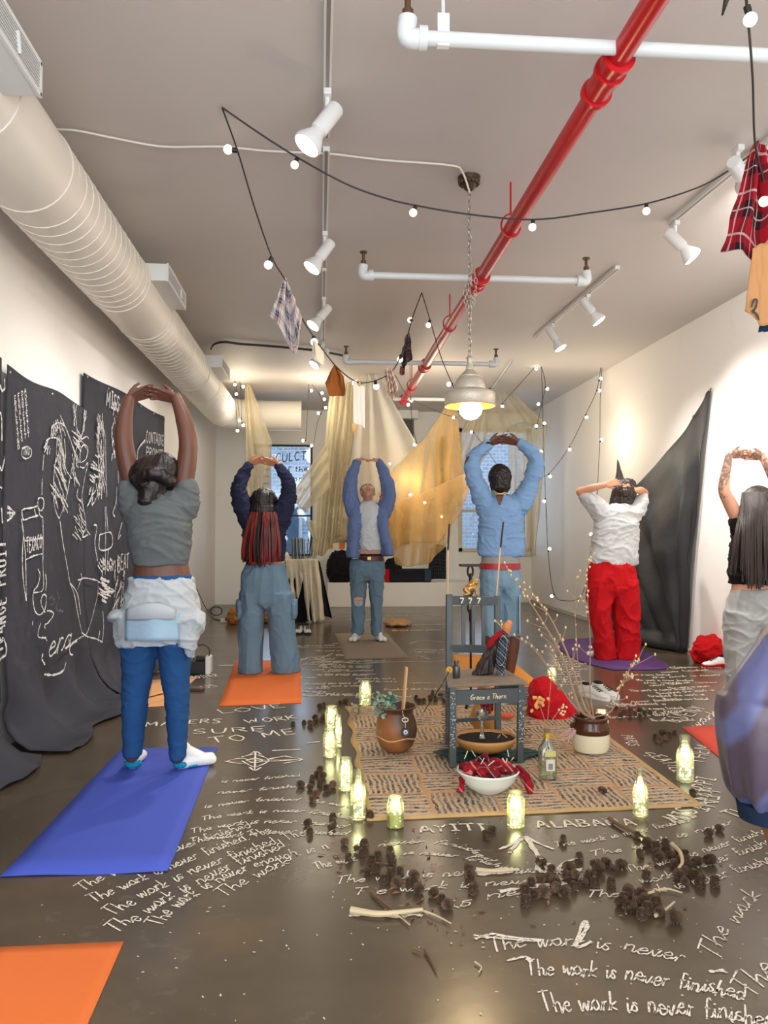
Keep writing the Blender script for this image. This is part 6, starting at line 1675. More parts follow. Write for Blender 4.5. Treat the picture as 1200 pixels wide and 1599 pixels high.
# seat: a trapezium with worn paint
M_seat = plain('worn_seat_paint', (118, 108, 98), .6, var=.35, vscale=22)
sq = [FLt + Vector((-.028, -.020, .012)), FRt + Vector((.032, -.020, .012)), Vector((br_.x + .03, 4.47, seatz)), Vector((bl_.x - .02, 4.45, seatz))]
m = MB(); m.add([p + Vector((0, 0, d)) for d in (-.014, 0) for p in sq], [(3, 2, 1, 0), (4, 5, 6, 7), (0, 1, 5, 4), (1, 2, 6, 5), (2, 3, 7, 6), (3, 0, 4, 7)])
seat = obj('seat', m, M_seat, ch_, smooth=False, bevel=.004)
def rail(a, b, h, t): return MB().bar(a, b, h, t, (0, 1, 0))
dz = Vector((0, 0, .056))
ap = obj('front_apron', rail(FLt - dz, FRt - dz, .075, .02), M_teal, ch_, smooth=False, bevel=.002)
obj('side_apron', MB().bar(FLt - dz, Vector((bl_.x, bl_.y, FLt.z - .056)), .02, .07), M_teal, ch_, smooth=False); obj('side_apron', MB().bar(FRt - dz, Vector((br_.x, br_.y, FLt.z - .056)), .02, .07), M_teal, ch_, smooth=False)
obj('stretcher', MB().bar(bl_ + Vector((0, 0, .13)), br_ + Vector((0, 0, .13)), .025, .02), M_teal, ch_, smooth=False)
ra, rb = at(702, 937, 4.49), at(777, 939, 4.55)
top_rail = obj('top_rail', rail(ra, rb, .05, .022), M_teal, ch_, smooth=False, bevel=.003)
qa, qb = at(702, 1012, 4.46), at(777, 1014, 4.52)
obj('lower_rail', rail(qa, qb, .045, .02), M_teal, ch_, smooth=False, bevel=.003)
for px, wd in ((724, .021), (739, .019), (755, .021)):
    f = (px - 702) / 75; obj('slat', MB().bar(ra.lerp(rb, f) - Vector((0, 0, .02)), qa.lerp(qb, f), wd, .012, (0, 1, 0)), M_teal, ch_, smooth=False)
def face_text(parent, txt, A, C, h, wd, mat, name='lettering', slant=.15):
    mb = MB(); nn = (C - A).normalized().cross(Vector((0, 0, 1)))
    write_on(mb, txt, A, (A + C) / 2, C, h, Vector((0, 0, 1)), nn, wd, slant); return obj(name, mb, mat, parent, smooth=False)
for k, px in enumerate((718, 731, 744)):
    A = at(px, 942.5, 4.47); C = at(px + 8, 942.5, 4.476); face_text(top_rail, '7', A, C, .030, .0075, M_num, 'painted_number', 0)
A = at(733, 1081, FLt.y - .013); C = at(789, 1080, FRt.y - .013); A = FLt.lerp(FRt, .25) + Vector((0, -.0125, -.068)); C = FLt.lerp(FRt, .78) + Vector((0, -.0125, -.066)); face_text(ap, 'Grace o Thorn', A, C, .026, .0034, M_num)
# nails driven into the legs: bright heads on the front, long shanks out of the sides
def nails(leg, p0, p1, seed, side):
    r = random.Random(seed); hm = MB(); sm_ = MB()
    for i in range(46):
        u = .06 + .86 * r.random(); p = p1.lerp(p0, u) if False else p0.lerp(p1, 1 - u * .82)
        hm.ell(p + Vector((r.uniform(-.012, .012), -.0185, 0)), (.0032, .002, .0032), None, 6, 4)
    for i in range(34):
        u = i / 34; p = p0.lerp(p1, 1 - u * .78)
        a = p + Vector((side * .017, r.uniform(-.012, .012), 0)); sm_.tube([a, a + Vector((side * r.uniform(.025, .05), r.uniform(-.01, .01), r.uniform(-.006, .006)))], .0013, 4)
    o = obj('nail_heads', hm, M_nail, leg); o['kind'] = 'stuff'
    o = obj('nail_spikes', sm_, M_spike, leg); o['kind'] = 'stuff'
nails(lfl, fl_, FLt, 1, -1); nails(lfr, fr_, FRt, 2, 1)

# two long incense sticks standing behind the chair back
M_inc = plain('incense_bamboo', (214, 178, 132), .7); M_incd = plain('incense_dark', (52, 40, 38), .8)
for (x0, y0, x1, y1, xm, ym, Yi, lab) in ((699.5, 928, 702, 818, 700, 859, 4.50, 'tall incense stick rising from the left chair post'), (776, 928, 786.5, 815, 782, 855, 4.55, 'tall incense stick rising from the right chair post')):
    t = thing('incense_stick', lab, 'incense stick', at(x0, y0 + 3, Yi + .0))
    obj('bamboo', MB().tube([at(x0, y0 + 2, Yi), at(xm, ym, Yi)], .0042, 8), M_inc, t); obj('incense_paste', MB().tube([at(xm, ym, Yi), at(x1, y1, Yi)], .0055, 8), M_incd, t)

# gold frog-like figurine on the top rail
Yf = 4.52; g = Fig(Yf); M_gold = plain('antique_gold', (168, 132, 78), .35, .75, var=.2, vscale=30)
m = MB(); P = lambda x, y, d=0: g.p(x, y, d)
r_ = g.s
m.ell(P(735, 918), (11 * r_, 9 * r_, 8 * r_), Matrix.Rotation(-.5, 3, 'Y')); m.ell(P(740, 910), (7 * r_, 7 * r_, 5.5 * r_)); m.cap(P(740, 909), 4 * r_, P(746, 907), 3 * r_)
for sx in (-1, 1):
    m.ell(P(741, 905.5, sx * 4 * r_), 2.2 * r_); m.chain([P(727, 921, sx * 7 * r_), P(733, 927, sx * 9 * r_), P(726, 928.5, sx * 8 * r_)], [4 * r_, 3 * r_, 2.2 * r_]); m.chain([P(741, 917, sx * 6 * r_), P(744, 924, sx * 6 * r_), P(745, 928.5, sx * 6 * r_)], [2.6 * r_, 2.2 * r_, 2.4 * r_])
tag(blob('frog_figurine', m, M_gold, None, .003, 2), 'small gold frog figurine sitting on the top rail of the chair', 'figurine')
# small tin bottle and dried flower on the seat corner
p = at(713, 1061, 4.18); zb = seatz
tag(obj('tin_bottle', MB().lathe([(.018, zb), (.0205, zb + .004), (.0205, zb + .055), (.017, zb + .066), (.011, zb + .070), (.011, zb + .076), (.0145, zb + .078), (.0145, zb + .092)], (p.x, p.y, 0), 20), plain('dull_tin', (92, 96, 94), .35, .7)), 'small tin bottle standing at the left corner of the chair seat', 'bottle')
p = at(702, 1046, 4.10); t = thing('dried_flower', 'dried yellow flower with a long dark stem lying against the left chair leg', 'flower', at(668, 1108, 4.35))
m = MB(); r = random.Random(4)
for i in range(26):
    d = Vector((r.gauss(0, 1), r.gauss(0, 1), r.gauss(0, 1))).normalized(); m.ell(p + d * .012, (.008, .008, .006), None, 6, 4)
obj('flower_head', m, plain('dried_yellow', (212, 164, 72), .8, var=.2), t)
obj('stem', MB().tube(smoothline([p, at(697, 1058, 4.12), at(682, 1082, 4.28), fl(662, 1112, .012)], 5), .003, 6), plain('dark_stem', (84, 62, 44), .8), t)

# the leaning bundle on the seat: long dark braid of hair tied at the top to a cloth-wrapped gourd handle
M_dkhair = hairmat('dark_fibre', (18, 14, 14), (48, 34, 30), 80, 5)
Yw = 4.28
t = thing('wrapped_bundle', 'bundle of dark fibre and patterned cloth tied at the top, leaning on the chair seat', 'bundle', (at(765, 1050, Yw).x, Yw, seatz))
g = Fig(Yw)
m = MB()
bt = [at(x, 1059, Yw + d) for x, d in ((737, -.03), (752, -.06), (770, -.03), (764, .03), (748, .05), (738, .02))]
tp_ = [at(x, 990, Yw + d + .03) for x, d in ((776, -.012), (783, -.014), (789, -.01), (788, .012), (782, .016), (777, .012))]
for q_ in bt: q_.z = max(q_.z, seatz + .004)
m.loft([bt, [b_.lerp(c2, .5) + Vector((-.004, 0, 0)) for b_, c2 in zip(bt, tp_)], tp_]); blob('fibre_skirt', m, M_dkhair, t, .004, 3, creases(.004, 30, 30, 4, 2))
m = MB(); m.chain([at(782, 1059, Yw - .03), at(783, 1030, Yw - .035), at(787, 1002, Yw - .015), at(788, 990, Yw)], [5 * g.s, 8.5 * g.s, 9 * g.s, 7 * g.s])
blob('blue_cloth_wrap', m, plaid('blue_white_print', (58, 70, 88), (24, 28, 40), (226, 226, 226), None, 26, co=1), t, .004, 2)
m = MB(); m.cap(at(780, 1058, Yw - .02), .014, at(781, 1054, Yw - .02), .012); obj('black_tassel', MB().chain([at(776, 1060, Yw - .03), at(781, 1057, Yw - .04), at(784, 1050, Yw - .03)], [.008, .014, .008]), M_blkfab, t)
m = MB(); m.chain([at(764, 1009, Yw - .02), at(772, 998, Yw - .02), at(782, 990, Yw - .01), at(791, 988, Yw)], [.012, .016, .018, .016]); blob('red_tie', m, M_rplaid2, t, .004, 2, creases(.004, 30, 30, 30, 1))
m = MB(); m.chain([at(791, 990, Yw), at(792, 980, Yw), at(795, 974, Yw)], [.019, .025, .020]); blob('gourd_handle', m, plain('orange_gourd', (206, 130, 74), .45, var=.15), t, .004, 3)
obj('twig', MB().tube([at(773, 967, Yw), at(786, 982, Yw)], .0022, 5), M_inc, t)

# green cloth, calabash bowl with soil, glass goblet, gourd
M_green = fabric('dark_green_satin', (22, 62, 60), .2, 8, .4, .5)
rows = []; c0 = fl(765, 1186); n = 24
for i in range(n):
    v = i / (n - 1); row = []
    for j in range(44):
        a = 2 * PI * j / 43; rad = 1 + .10 * math.sin(3 * a + 1) + .07 * math.sin(5 * a)
        x = c0.x + math.cos(a) * v * .285 * rad; y = c0.y + .05 + math.sin(a) * v * .135 * rad
        row.append(Vector((x, y, RUGZ + .004 + .012 * v * (.5 + noise.noise((x * 12, y * 12, 3))) + (.010 * abs(math.sin(7 * a)) * v if v > .5 else 0))))
    rows.append(row)
tag(obj('green_cloth', MB().grid(rows), M_green, solid=.003), 'dark green cloth spread on the rug under the chair', 'cloth')
M_cal = plain('calabash_skin', (196, 142, 80), .4, var=.12, vscale=6); M_soil = plain('dark_soil', (40, 27, 20), .95, var=.4, vscale=60, bump=1.0, bscale=90, dist=.01)
c1 = fl(762, 1183); c1.y += .05; R1 = 49 * c1.y / F
t = thing('calabash_bowl', 'wide tan calabash bowl of dark soil under the chair, on the green cloth', 'bowl', (c1.x, c1.y, RUGZ + .012))
zb = RUGZ + .018
obj('bowl', MB().lathe([(.02, zb), (R1 * .55, zb + .010), (R1 * .85, zb + .036), (R1 * .98, zb + .066), (R1, zb + .082), (R1 * .97, zb + .082), (R1 * .90, zb + .062)], (c1.x, c1.y, 0), 48, sy=.92, caps=False), M_cal, t, solid=.004)
rows = [[Vector((c1.x + R1 * .955 * v * math.cos(2 * PI * j / 30), c1.y + R1 * .88 * v * math.sin(2 * PI * j / 30), zb + .070 + .006 * noise.noise((v * 9 + j, j * 1.3, 0)))) for j in range(31)] for v in (.0, .15, .3, .45, .6, .75, .9, 1)]
so_ = obj('soil', MB().grid(rows), M_soil, t)
for a, b2 in (((734, 1162), (772, 1152)), ((766, 1166), (782, 1147)), ((742, 1155), (760, 1163)), ((785, 1146), (804, 1161))):
    obj('twig', MB().tube([at(*a, c1.y), at(*b2, c1.y + .02)], .0025, 5), M_inc, t)
M_gl = glass('clear_glass', (240, 246, 244), .10, .02, .06)
gz = zb + .078
tag(obj('glass_goblet', MB().lathe([(.018, gz), (.013, gz + .006), (.010, gz + .02), (.0095, gz + .085), (.014, gz + .092), (.030, gz + .108), (.034, gz + .128), (.032, gz + .145), (.030, gz + .145), (.026, gz + .118), (.004, gz + .098)], (at(752, 1150, c1.y).x, c1.y - .02, 0), 28), M_gl), 'clear glass goblet standing in the soil of the calabash bowl', 'goblet')
Yg = fl(757, 1142).y; g = Fig(Yg); gx = at(757, 1142, Yg).x; k = Yg / F
tag(obj('gourd', MB().lathe([(.006, RUGZ + .001), (14 * k, RUGZ + .006), (22 * k, RUGZ + 14 * k), (23 * k, RUGZ + 24 * k), (18 * k, RUGZ + 38 * k), (12 * k, RUGZ + 48 * k), (10.5 * k, RUGZ + 58 * k), (11 * k, RUGZ + 68 * k), (8 * k, RUGZ + 78 * k), (3 * k, RUGZ + 82 * k)], (gx, Yg, 0), 32), plain('gourd_tan', (190, 134, 68), .4, var=.12)), 'tan bottle gourd standing behind the calabash bowl under the chair', 'gourd')
hung('red_cloth_strip', 'red plaid cloth strip hanging under the chair seat beside the gourd', 'cloth', [(745, 1083), (758, 1083), (772, 1083)], [(754, 1112), (762, 1115), (771, 1110)], 4.22, M_rplaid2, .012, 2, 12, 18, 3)
o = MB(); p = at(793, 1115, 4.35); r = random.Random(3)
p = fl(793, 1124); 
for i in range(5): o.ell(p + Vector((r.uniform(-.03, .03), r.uniform(-.01, .01), .022 + r.uniform(0, .01))), (.024, .02, .02))
tag(blob('orange_fruit', o, plain('dry_orange_skin', (206, 96, 62), .7, var=.2), None, .006, 2), 'small dried orange fruit on the rug right of the gourd', 'fruit')

# white bowl with red plaid cloth
cb_ = fl(770, 1246); cb_.y += .10; RB = 48 * cb_.y / F; zb = RUGZ
t = thing('white_bowl', 'white enamel bowl on the rug in front of the chair', 'bowl', (cb_.x, cb_.y, zb))
obj('bowl', MB().lathe([(RB * .42, zb), (RB * .44, zb + .006), (RB * .66, zb + .022), (RB * .88, zb + .056), (RB * .98, zb + .090), (RB * 1.02, zb + .096), (RB * 1.0, zb + .099), (RB * .95, zb + .092)], (cb_.x, cb_.y, 0), 56, caps=False), plain('white_enamel', (226, 232, 230), .18), t, solid=.003)
obj('bowl_foot', MB().lathe([(RB * .42, zb + .0005), (RB * .42, zb + .006)], (cb_.x, cb_.y, 0), 40), plain('white_enamel_foot', (214, 220, 218), .25), t)
m = MB(); r = random.Random(12)
for i in range(26):
    a = r.uniform(0, 2 * PI); q_ = r.uniform(0, .66); m.ell((cb_.x + RB * q_ * math.cos(a), cb_.y + RB * q_ * math.sin(a), zb + .098 + r.uniform(0, .018)), (.042, .035, .018), Matrix.Rotation(r.uniform(0, 3), 3, 'Z'))
m.chain([(cb_.x - .02, cb_.y, zb + .10), (cb_.x - .02, cb_.y + .01, zb + .135), (cb_.x - .015, cb_.y, zb + .16)], [.045, .03, .014])
for sg, (x0, y0), (x1, y1), (x2, y2) in ((-1, (735, 1208), (724, 1216), (719, 1233)), (1, (812, 1204), (824, 1213), (828, 1236))):
    m.chain([at(x0, y0, cb_.y - .02), at(x1, y1, cb_.y - .03), at(x2, y2, cb_.y - .05)], [.022, .020, .012])
tag(blob('red_plaid_bundle', m, plaid('dark_red_plaid_bundle', (150, 24, 38), (50, 16, 24), (206, 160, 150), None, 9, co=1), None, .005, 1, creases(.008, 18, 18, 18, 3, .003)), 'red plaid cloth heaped in the white bowl with its ends over the rim', 'cloth')
m = MB()
for i in range(10):
    a = Vector((cb_.x + r.uniform(-.11, .13), cb_.y + r.uniform(-.08, .06), zb + .115 + r.uniform(0, .03))); m.tube([a, a + Vector((r.uniform(-.03, .03), r.uniform(-.02, .02), r.uniform(.0, .035)))], .0022, 5)
o = tag(obj('dry_stalks', m, M_cream), 'pale dry stalks scattered on the plaid cloth in the white bowl', 'stalks', None, 'stuff')

# clay pot with eucalyptus, sticks and evil-eye charm
cp = fl(622, 1181); cp.y += .10; k = cp.y / F; zb = RUGZ
t = thing('clay_pot', 'brown smoke-stained clay pot on the left part of the rug', 'pot', (cp.x, cp.y, zb))
def claymat():
    t_ = NT('smoked_clay'); z = t_.n('SeparateXYZ', {0: t_.coord()}).outputs
    c = t_.mix(t_.noise(5, 4), srgb((128, 76, 42)), srgb((166, 108, 62)))
    sm = t_.ramp(t_.math('ADD', t_.math('ADD', t_.math('MULTIPLY', z[0], 4.6), t_.math('MULTIPLY', z[2], 3.4)), t_.math('MULTIPLY', t_.noise(6, 3), .5)), [(.5, (0, 0, 0, 1)), (.86, (1, 1, 1, 1))])
    c = t_.mix(t_.math('MULTIPLY', sm, .85), c, srgb((60, 46, 38)))
    b = t_.bsdf(Base_Color=c, Roughness=.45); t_.t.links.new(t_.bump(t_.noise(18, 4), .2, .006), b.inputs['Normal']); return t_.done(b.outputs[0])
M_clay = claymat()
prof = [(4, 0), (16, 1), (26, 10), (31, 22), (32.5, 34), (31, 46), (27, 56), (25, 61), (27, 66), (32, 69), (32.5, 71), (30, 71), (24, 63), (22, 50)]
obj('pot_body', MB().lathe([(r * k, zb + z_ * k) for r, z_ in prof], (cp.x, cp.y, 0), 48, caps=False), M_clay, t)
obj('pot_soil', MB().lathe([(.002, zb + 55 * k), (24 * k, zb + 54 * k)], (cp.x, cp.y, 0), 30), M_soil, t)
obj('raised_band', MB().tube([(cp.x + 31.5 * k * math.cos(a), cp.y + 31.5 * k * math.sin(a), zb + (24 + 2 * math.sin(4 * a)) * k) for a in [2 * PI * i / 40 for i in range(41)]], .0035, 6), plain('cream_line', (206, 170, 120), .6), t)
st = thing('wooden_stick', 'pale split wooden stick standing in the clay pot', 'stick', (cp.x + .02, cp.y, zb + .17))
Ye = cp.y
obj('stick', MB().bar(at(627, 1125, Ye), at(634, 1041, Ye - .01), .014, .010), plain('pale_wood', (186, 136, 98), .7, var=.15), st, smooth=False); obj('stick', MB().bar(at(630, 1125, Ye - .014), at(636, 1042, Ye - .022), .010, .009), M_inc, st, smooth=False)
M_euc = plain('eucalyptus_green', (150, 172, 152), .6, var=.2, vscale=30); M_euc2 = plain('eucalyptus_teal', (104, 156, 136), .6, var=.2, vscale=30); M_euc3 = plain('dry_sage_leaf', (146, 142, 104), .7, var=.2)
def leafspray(name, label, base, tips, mat, nl, seed, size=.017):
    t_ = thing(name, label, 'plant', base); r = random.Random(seed); sm_ = MB(); lf = MB()
    for tp2 in tips:
        P = smoothline([base, base.lerp(tp2, .5) + Vector((r.uniform(-.02, .02), r.uniform(-.02, .02), .02)), tp2], 6); sm_.tube(P, [.003 * (1 - .6 * i / (len(P) - 1)) for i in range(len(P))], 5)
        for i in range(nl):
            u = .25 + .75 * i / nl; p = P[min(int(u * (len(P) - 1)), len(P) - 1)]
            d = Vector((r.gauss(0, 1), r.gauss(0, 1), r.gauss(0, .7))).normalized(); u2, v2 = frame_of(d); c_ = p + d * size * 1.1; s_ = size * r.uniform(.7, 1.15)
            ps = [c_ + (d * math.cos(a) * s_ + u2 * math.sin(a) * s_ * .85) + v2 * (.003 * math.cos(2 * a)) for a in [2 * PI * q2 / 9 for q2 in range(9)]]
            lf.add(ps + [c_ + v2 * .004], [(q2, (q2 + 1) % 9, 9) for q2 in range(9)])
    obj('stems', sm_, M_dkwood, t_); obj('leaves', lf, mat, t_); return t_
bs = Vector((cp.x - .04, cp.y, zb + .19))
leafspray('eucalyptus_sprig', 'grey-green eucalyptus sprigs spilling from the left of the clay pot', bs, [at(a, b2, Ye + d) for a, b2, d in ((588, 1110, -.06), (592, 1098, 0), (602, 1102, -.03), (596, 1116, -.08), (608, 1112, .04), (585, 1090, .03))], M_euc, 18, 3, .019)
leafspray('eucalyptus_sprig', 'teal-green eucalyptus sprigs standing at the back of the clay pot', bs + Vector((.01, .03, 0)), [at(a, b2, Ye + .06) for a, b2 in ((592, 1082), (614, 1081), (618, 1090), (610, 1094))], M_euc2, 13, 5, .016)
leafspray('sage_bunch', 'dry sage leaves on the rug corner left of the clay pot', fl(562, 1108, .012), [fl(a, b2, .07 + .02 * i) for i, (a, b2) in enumerate(((548, 1113), (556, 1104), (548, 1104), (562, 1110)))], M_euc3, 10, 9, .013)
ey = at(633.5, 1143, cp.y - 33 * k); et = thing('evil_eye_charm', 'round blue and white eye charm hanging on the front of the clay pot', 'charm', ey)
def disc(c, r, d, mat, name, n=24):
    nrm = Vector((-.0, -1, .12)).normalized(); q_ = nrm.to_track_quat('Z', 'Y').to_matrix()
    return obj(name, MB().lathe([(r * .96, 0), (r, d * .3), (r * .9, d)], c, n, q_), mat, et)
disc(ey, .021, .006, plain('charm_navy', (22, 30, 56), .15), 'charm_disc'); disc(ey + Vector((0, -.0065, 0)), .011, .002, plain('charm_white', (232, 236, 240), .2), 'charm_ring'); disc(ey + Vector((0, -.009, 0)), .0068, .0015, plain('charm_blue', (120, 170, 214), .2), 'charm_iris'); disc(ey + Vector((0, -.011, 0)), .0035, .001, plain('charm_pupil', (20, 24, 36), .2), 'charm_pupil')
kt = at(633, 1124, cp.y - 33.5 * k)
obj('thread', MB().tube([ey + Vector((0, .002, .021)), kt], .0015, 5).tube([kt + Vector((.016 * math.cos(a), -.003, .011 * math.sin(a))) for a in [2 * PI * i / 14 for i in range(15)]], .003, 6).tube(smoothline([kt, at(629, 1112, cp.y - 33 * k), at(632, 1104, cp.y - 20 * k)], 4), .0015, 5), M_cream, et)

# stoneware crock with branches
cc = fl(932, 1180); cc.y += .09; k = cc.y / F; zb = 0.001
t = thing('stoneware_crock', 'two-tone brown and cream stoneware crock at the right of the rug', 'crock', (cc.x, cc.y, zb + RUGZ))
zb = RUGZ
obj('lower_body', MB().lathe([(22 * k, zb), (26 * k, zb + 2 * k), (28.5 * k, zb + 8 * k), (29.5 * k, zb + 22 * k), (29.5 * k, zb + 30 * k)], (cc.x, cc.y, 0), 44), plain('cream_glaze', (222, 214, 186), .2), t)
obj('upper_glaze', MB().lathe([(29.6 * k, zb + 30 * k), (29 * k, zb + 38 * k), (26 * k, zb + 47 * k), (25.5 * k, zb + 50 * k), (27.5 * k, zb + 52 * k), (27.5 * k, zb + 55 * k), (24 * k, zb + 55 * k), (23 * k, zb + 46 * k)], (cc.x, cc.y, 0), 44, caps=False), plain('brown_glaze', (74, 40, 22), .15, var=.1), t, solid=.002)
obj('pot_soil', MB().lathe([(.002, zb + 50 * k), (24 * k, zb + 49 * k)], (cc.x, cc.y, 0), 26), M_soil, t)
hx = cc.x - 28 * k
obj('handle', MB().tube(smoothline([(hx + 3 * k, cc.y - .01, zb + 48 * k), (hx - 4 * k, cc.y - .01, zb + 44 * k), (hx - 2 * k, cc.y - .01, zb + 34 * k), (hx + 2 * k, cc.y - .01, zb + 32 * k)], 6), .007, 10), plain('brown_glaze_handle', (66, 38, 24), .2), t)
m = MB(); r = random.Random(2); b0 = at(903, 1141, cc.y - .03)
for i in range(14): m.tube(smoothline([b0, b0 + Vector((r.uniform(-.05, 0), r.uniform(-.02, .02), r.uniform(-.02, .01))), b0 + Vector((r.uniform(-.10, -.03), r.uniform(-.03, .03), r.uniform(-.06, -.02)))], 4), .003, 5)
tag(obj('yarn_tassel', m, plain('pink_white_yarn', (206, 164, 160), .9, var=.3, vscale=80)), 'pink and white yarn tied to the handle of the stoneware crock', 'tassel', None, 'stuff')
M_br = plain('dry_branch', (156, 130, 106), .8, var=.2, vscale=30); M_bud = plain('pale_bud', (226, 206, 160), .7)
mo = Vector((cc.x, cc.y, zb + 50 * k))
def branch(label, pts, r0=.006, buds=10, seed=0, twigs=5):
    """pts are picture positions with depth offsets from the crock"""
    P = smoothline([Vector(mo) + Vector((RN.uniform(-.03, .03), RN.uniform(-.02, .02), 0))] + [at(a, b2, cc.y + d) for a, b2, d in pts], 7); n = len(P)
    t_ = thing('branch', label, 'branch', P[0], 'dry branches in the crock'); r = random.Random(seed)
    obj('stem', MB().tube(P, [r0 * (1 - .75 * i / (n - 1)) for i in range(n)], 6), M_br, t_)
    tw = MB(); bd_ = MB()
    for i in range(twigs):
        j = r.randint(n // 3, n - 2); d = (P[j + 1] - P[j]).normalized(); s_ = Vector((r.gauss(0, 1), r.gauss(0, .5), r.gauss(0, .6))).normalized(); e = P[j] + (d * .7 + s_ * .6) * r.uniform(.05, .13)
        obj('twig', MB().tube([P[j], P[j].lerp(e, .5) + s_ * .006, e], [.0025, .002, .0012], 5), M_br, t_); bd_.ell(e, (.006, .006, .009), None, 8, 6)
    for i in range(buds):
        j = r.randint(n // 3, n - 1); bd_.ell(P[j] + Vector((r.uniform(-.01, .01), r.uniform(-.01, .01), r.uniform(-.004, .008))), (.0055, .0055, .008), None, 8, 6)
    o = obj('buds', bd_, M_bud, t_); o['kind'] = 'stuff'; return t_
branch('thick dry branch leaning left from the crock up to the red belt', [(905, 1105, .1), (880, 1030, .2), (850, 975, .3), (818, 925, .35), (788, 880, .4)], .010, 16, 1, 8)
branch('second dry branch leaning left from the crock beside the thickest one', [(912, 1100, .1), (890, 1030, .2), (860, 965, .3), (838, 935, .35), (822, 912, .4)], .009, 14, 2, 7)
branch('thin budded branch leaning low to the left across the chair', [(895, 1100, .0), (868, 1060, .0), (835, 1012, .05), (802, 992, .05), (778, 968, .05)], .005, 12, 3, 4)
branch('upright budded branch from the crock in front of the red pants', [(922, 1080, .05), (922, 1000, .1), (918, 930, .1), (918, 890, .1), (928, 860, .1)], .004, 18, 4, 4)
branch('feathery branch leaning right from the crock', [(955, 1110, .0), (970, 1070, .05), (985, 1045, .05), (998, 1030, .05)], .004, 24, 5, 9)
branch('short dense budded branch left of the upright one in the crock', [(895, 1090, .3), (872, 1040, .35), (862, 1012, .4)], .004, 26, 6, 8)
branch('bent leafless twig at the far left of the crock branches', [(905, 1050, .6), (900, 990, .8), (898, 940, .9), (903, 895, 1.0)], .004, 6, 7, 3)

# clear bottle with dried flowers
cl = fl(860, 1219); cl.y += .05; k = cl.y / F; zb = RUGZ
M_gbot = glass('greenish_glass', (222, 228, 210), .10, .03, .16, (176, 176, 150))
t = thing('glass_bottle', 'square clear glass bottle with a label, holding dried stems, on the rug', 'bottle', (cl.x, cl.y, zb))
g_ = []
for hw, z_ in ((12.5, 0), (13.5, 2), (13.5, 44), (12, 50), (7, 58), (5, 62), (5, 76), (5.5, 76.5)):
    ring = []
    for q_ in range(24):
        a = 2 * PI * q_ / 24; e = 5 if z_ < 50 else 2.2; ring.append(Vector((cl.x + hw * k * math.copysign(abs(math.cos(a)) ** (2 / e), math.cos(a)), cl.y + hw * k * .8 * math.copysign(abs(math.sin(a)) ** (2 / e), math.sin(a)), zb + z_ * k)))
    g_.append(ring)
obj('bottle_body', MB().loft(g_), M_gbot, t); obj('neck_band', MB().lathe([(5.9 * k, zb + 62 * k), (5.9 * k, zb + 70 * k)], (cl.x, cl.y, 0), 20), plain('gold_foil', (196, 160, 60), .4, .5), t)
lb_ = MB().box((cl.x + 2 * k, cl.y - 11.0 * k, zb + 22 * k), (14 * k, .0015, 18 * k)); lab = obj('label', lb_, plain('label_paper', (206, 204, 190), .7), t, smooth=False)
obj('label_emblem', MB().box((cl.x + 2 * k, cl.y - 11.4 * k, zb + 20 * k), (7 * k, .001, 9 * k)), plain('label_grey', (130, 130, 124), .7), lab, smooth=False); obj('upper_label', MB().box((cl.x + 2 * k, cl.y - 11.0 * k, zb + 40 * k), (17 * k, .0015, 9 * k)), plain('label_yellow', (196, 188, 120), .7), t, smooth=False)
for i, (tipx, tipy, mt, lab2) in enumerate(((842, 1096, M_inc, 'dried stem with an orange blossom standing in the square glass bottle'), (862, 1050, M_bud, 'tall thin dried stem with pale buds in the square glass bottle'), (880, 1100, M_bud, 'short dried stem leaning right in the square glass bottle'))):
    b0 = Vector((cl.x + (i - 1) * .006, cl.y, zb + 10 * k)); tp2 = at(tipx, tipy, cl.y + .02)
    t2 = thing('dried_flower', lab2, 'dried flower', b0); obj('stem', MB().tube(smoothline([b0, Vector((cl.x + (i - 1) * .004, cl.y, zb + 74 * k)), tp2], 6), .002, 5), M_br, t2)
    m = MB(); r = random.Random(i)
    for q_ in range(10 if i else 16): m.ell(tp2 + Vector((r.gauss(0, .018 if i == 0 else .006), r.gauss(0, .008), r.gauss(0, .020) - (.0 if i == 0 else .02))), (.010 if i == 0 else .005, .006, .008 if i == 0 else .007), Matrix.Rotation(r.uniform(0, 3), 3, 'Y'), 8, 6)
    obj('blossom', m, plain('dried_orange', (218, 160, 92), .8, var=.3, vscale=60) if i == 0 else M_bud, t2)

# red cloth bundle
m = MB(); Yr = fl(862, 1125).y + .14; g = Fig(Yr)
m.ell(g.p(852, 1098), (27 * g.s, .12, 27 * g.s)); m.ell(g.p(848, 1078), (22 * g.s, .10, 20 * g.s)); m.chain([g.p(866, 1100), g.p(885, 1112), g.p(900, 1121)], [24 * g.s, 15 * g.s, 6 * g.s]); m.ell(g.p(842, 1112), (17 * g.s, .11, 14 * g.s)); m.ell(g.p(865, 1116), (26 * g.s, .10, 12 * g.s))
cr = creases(.010, 9, 9, 9, 2, .003)
tag(blob('red_bundle', m, fabric('crimson_velvet', (186, 22, 34), .2, 8), None, .006, 3, above(.002, cr)), 'bright red cloth bundle slumped on the floor just right of the chair', 'bundle')
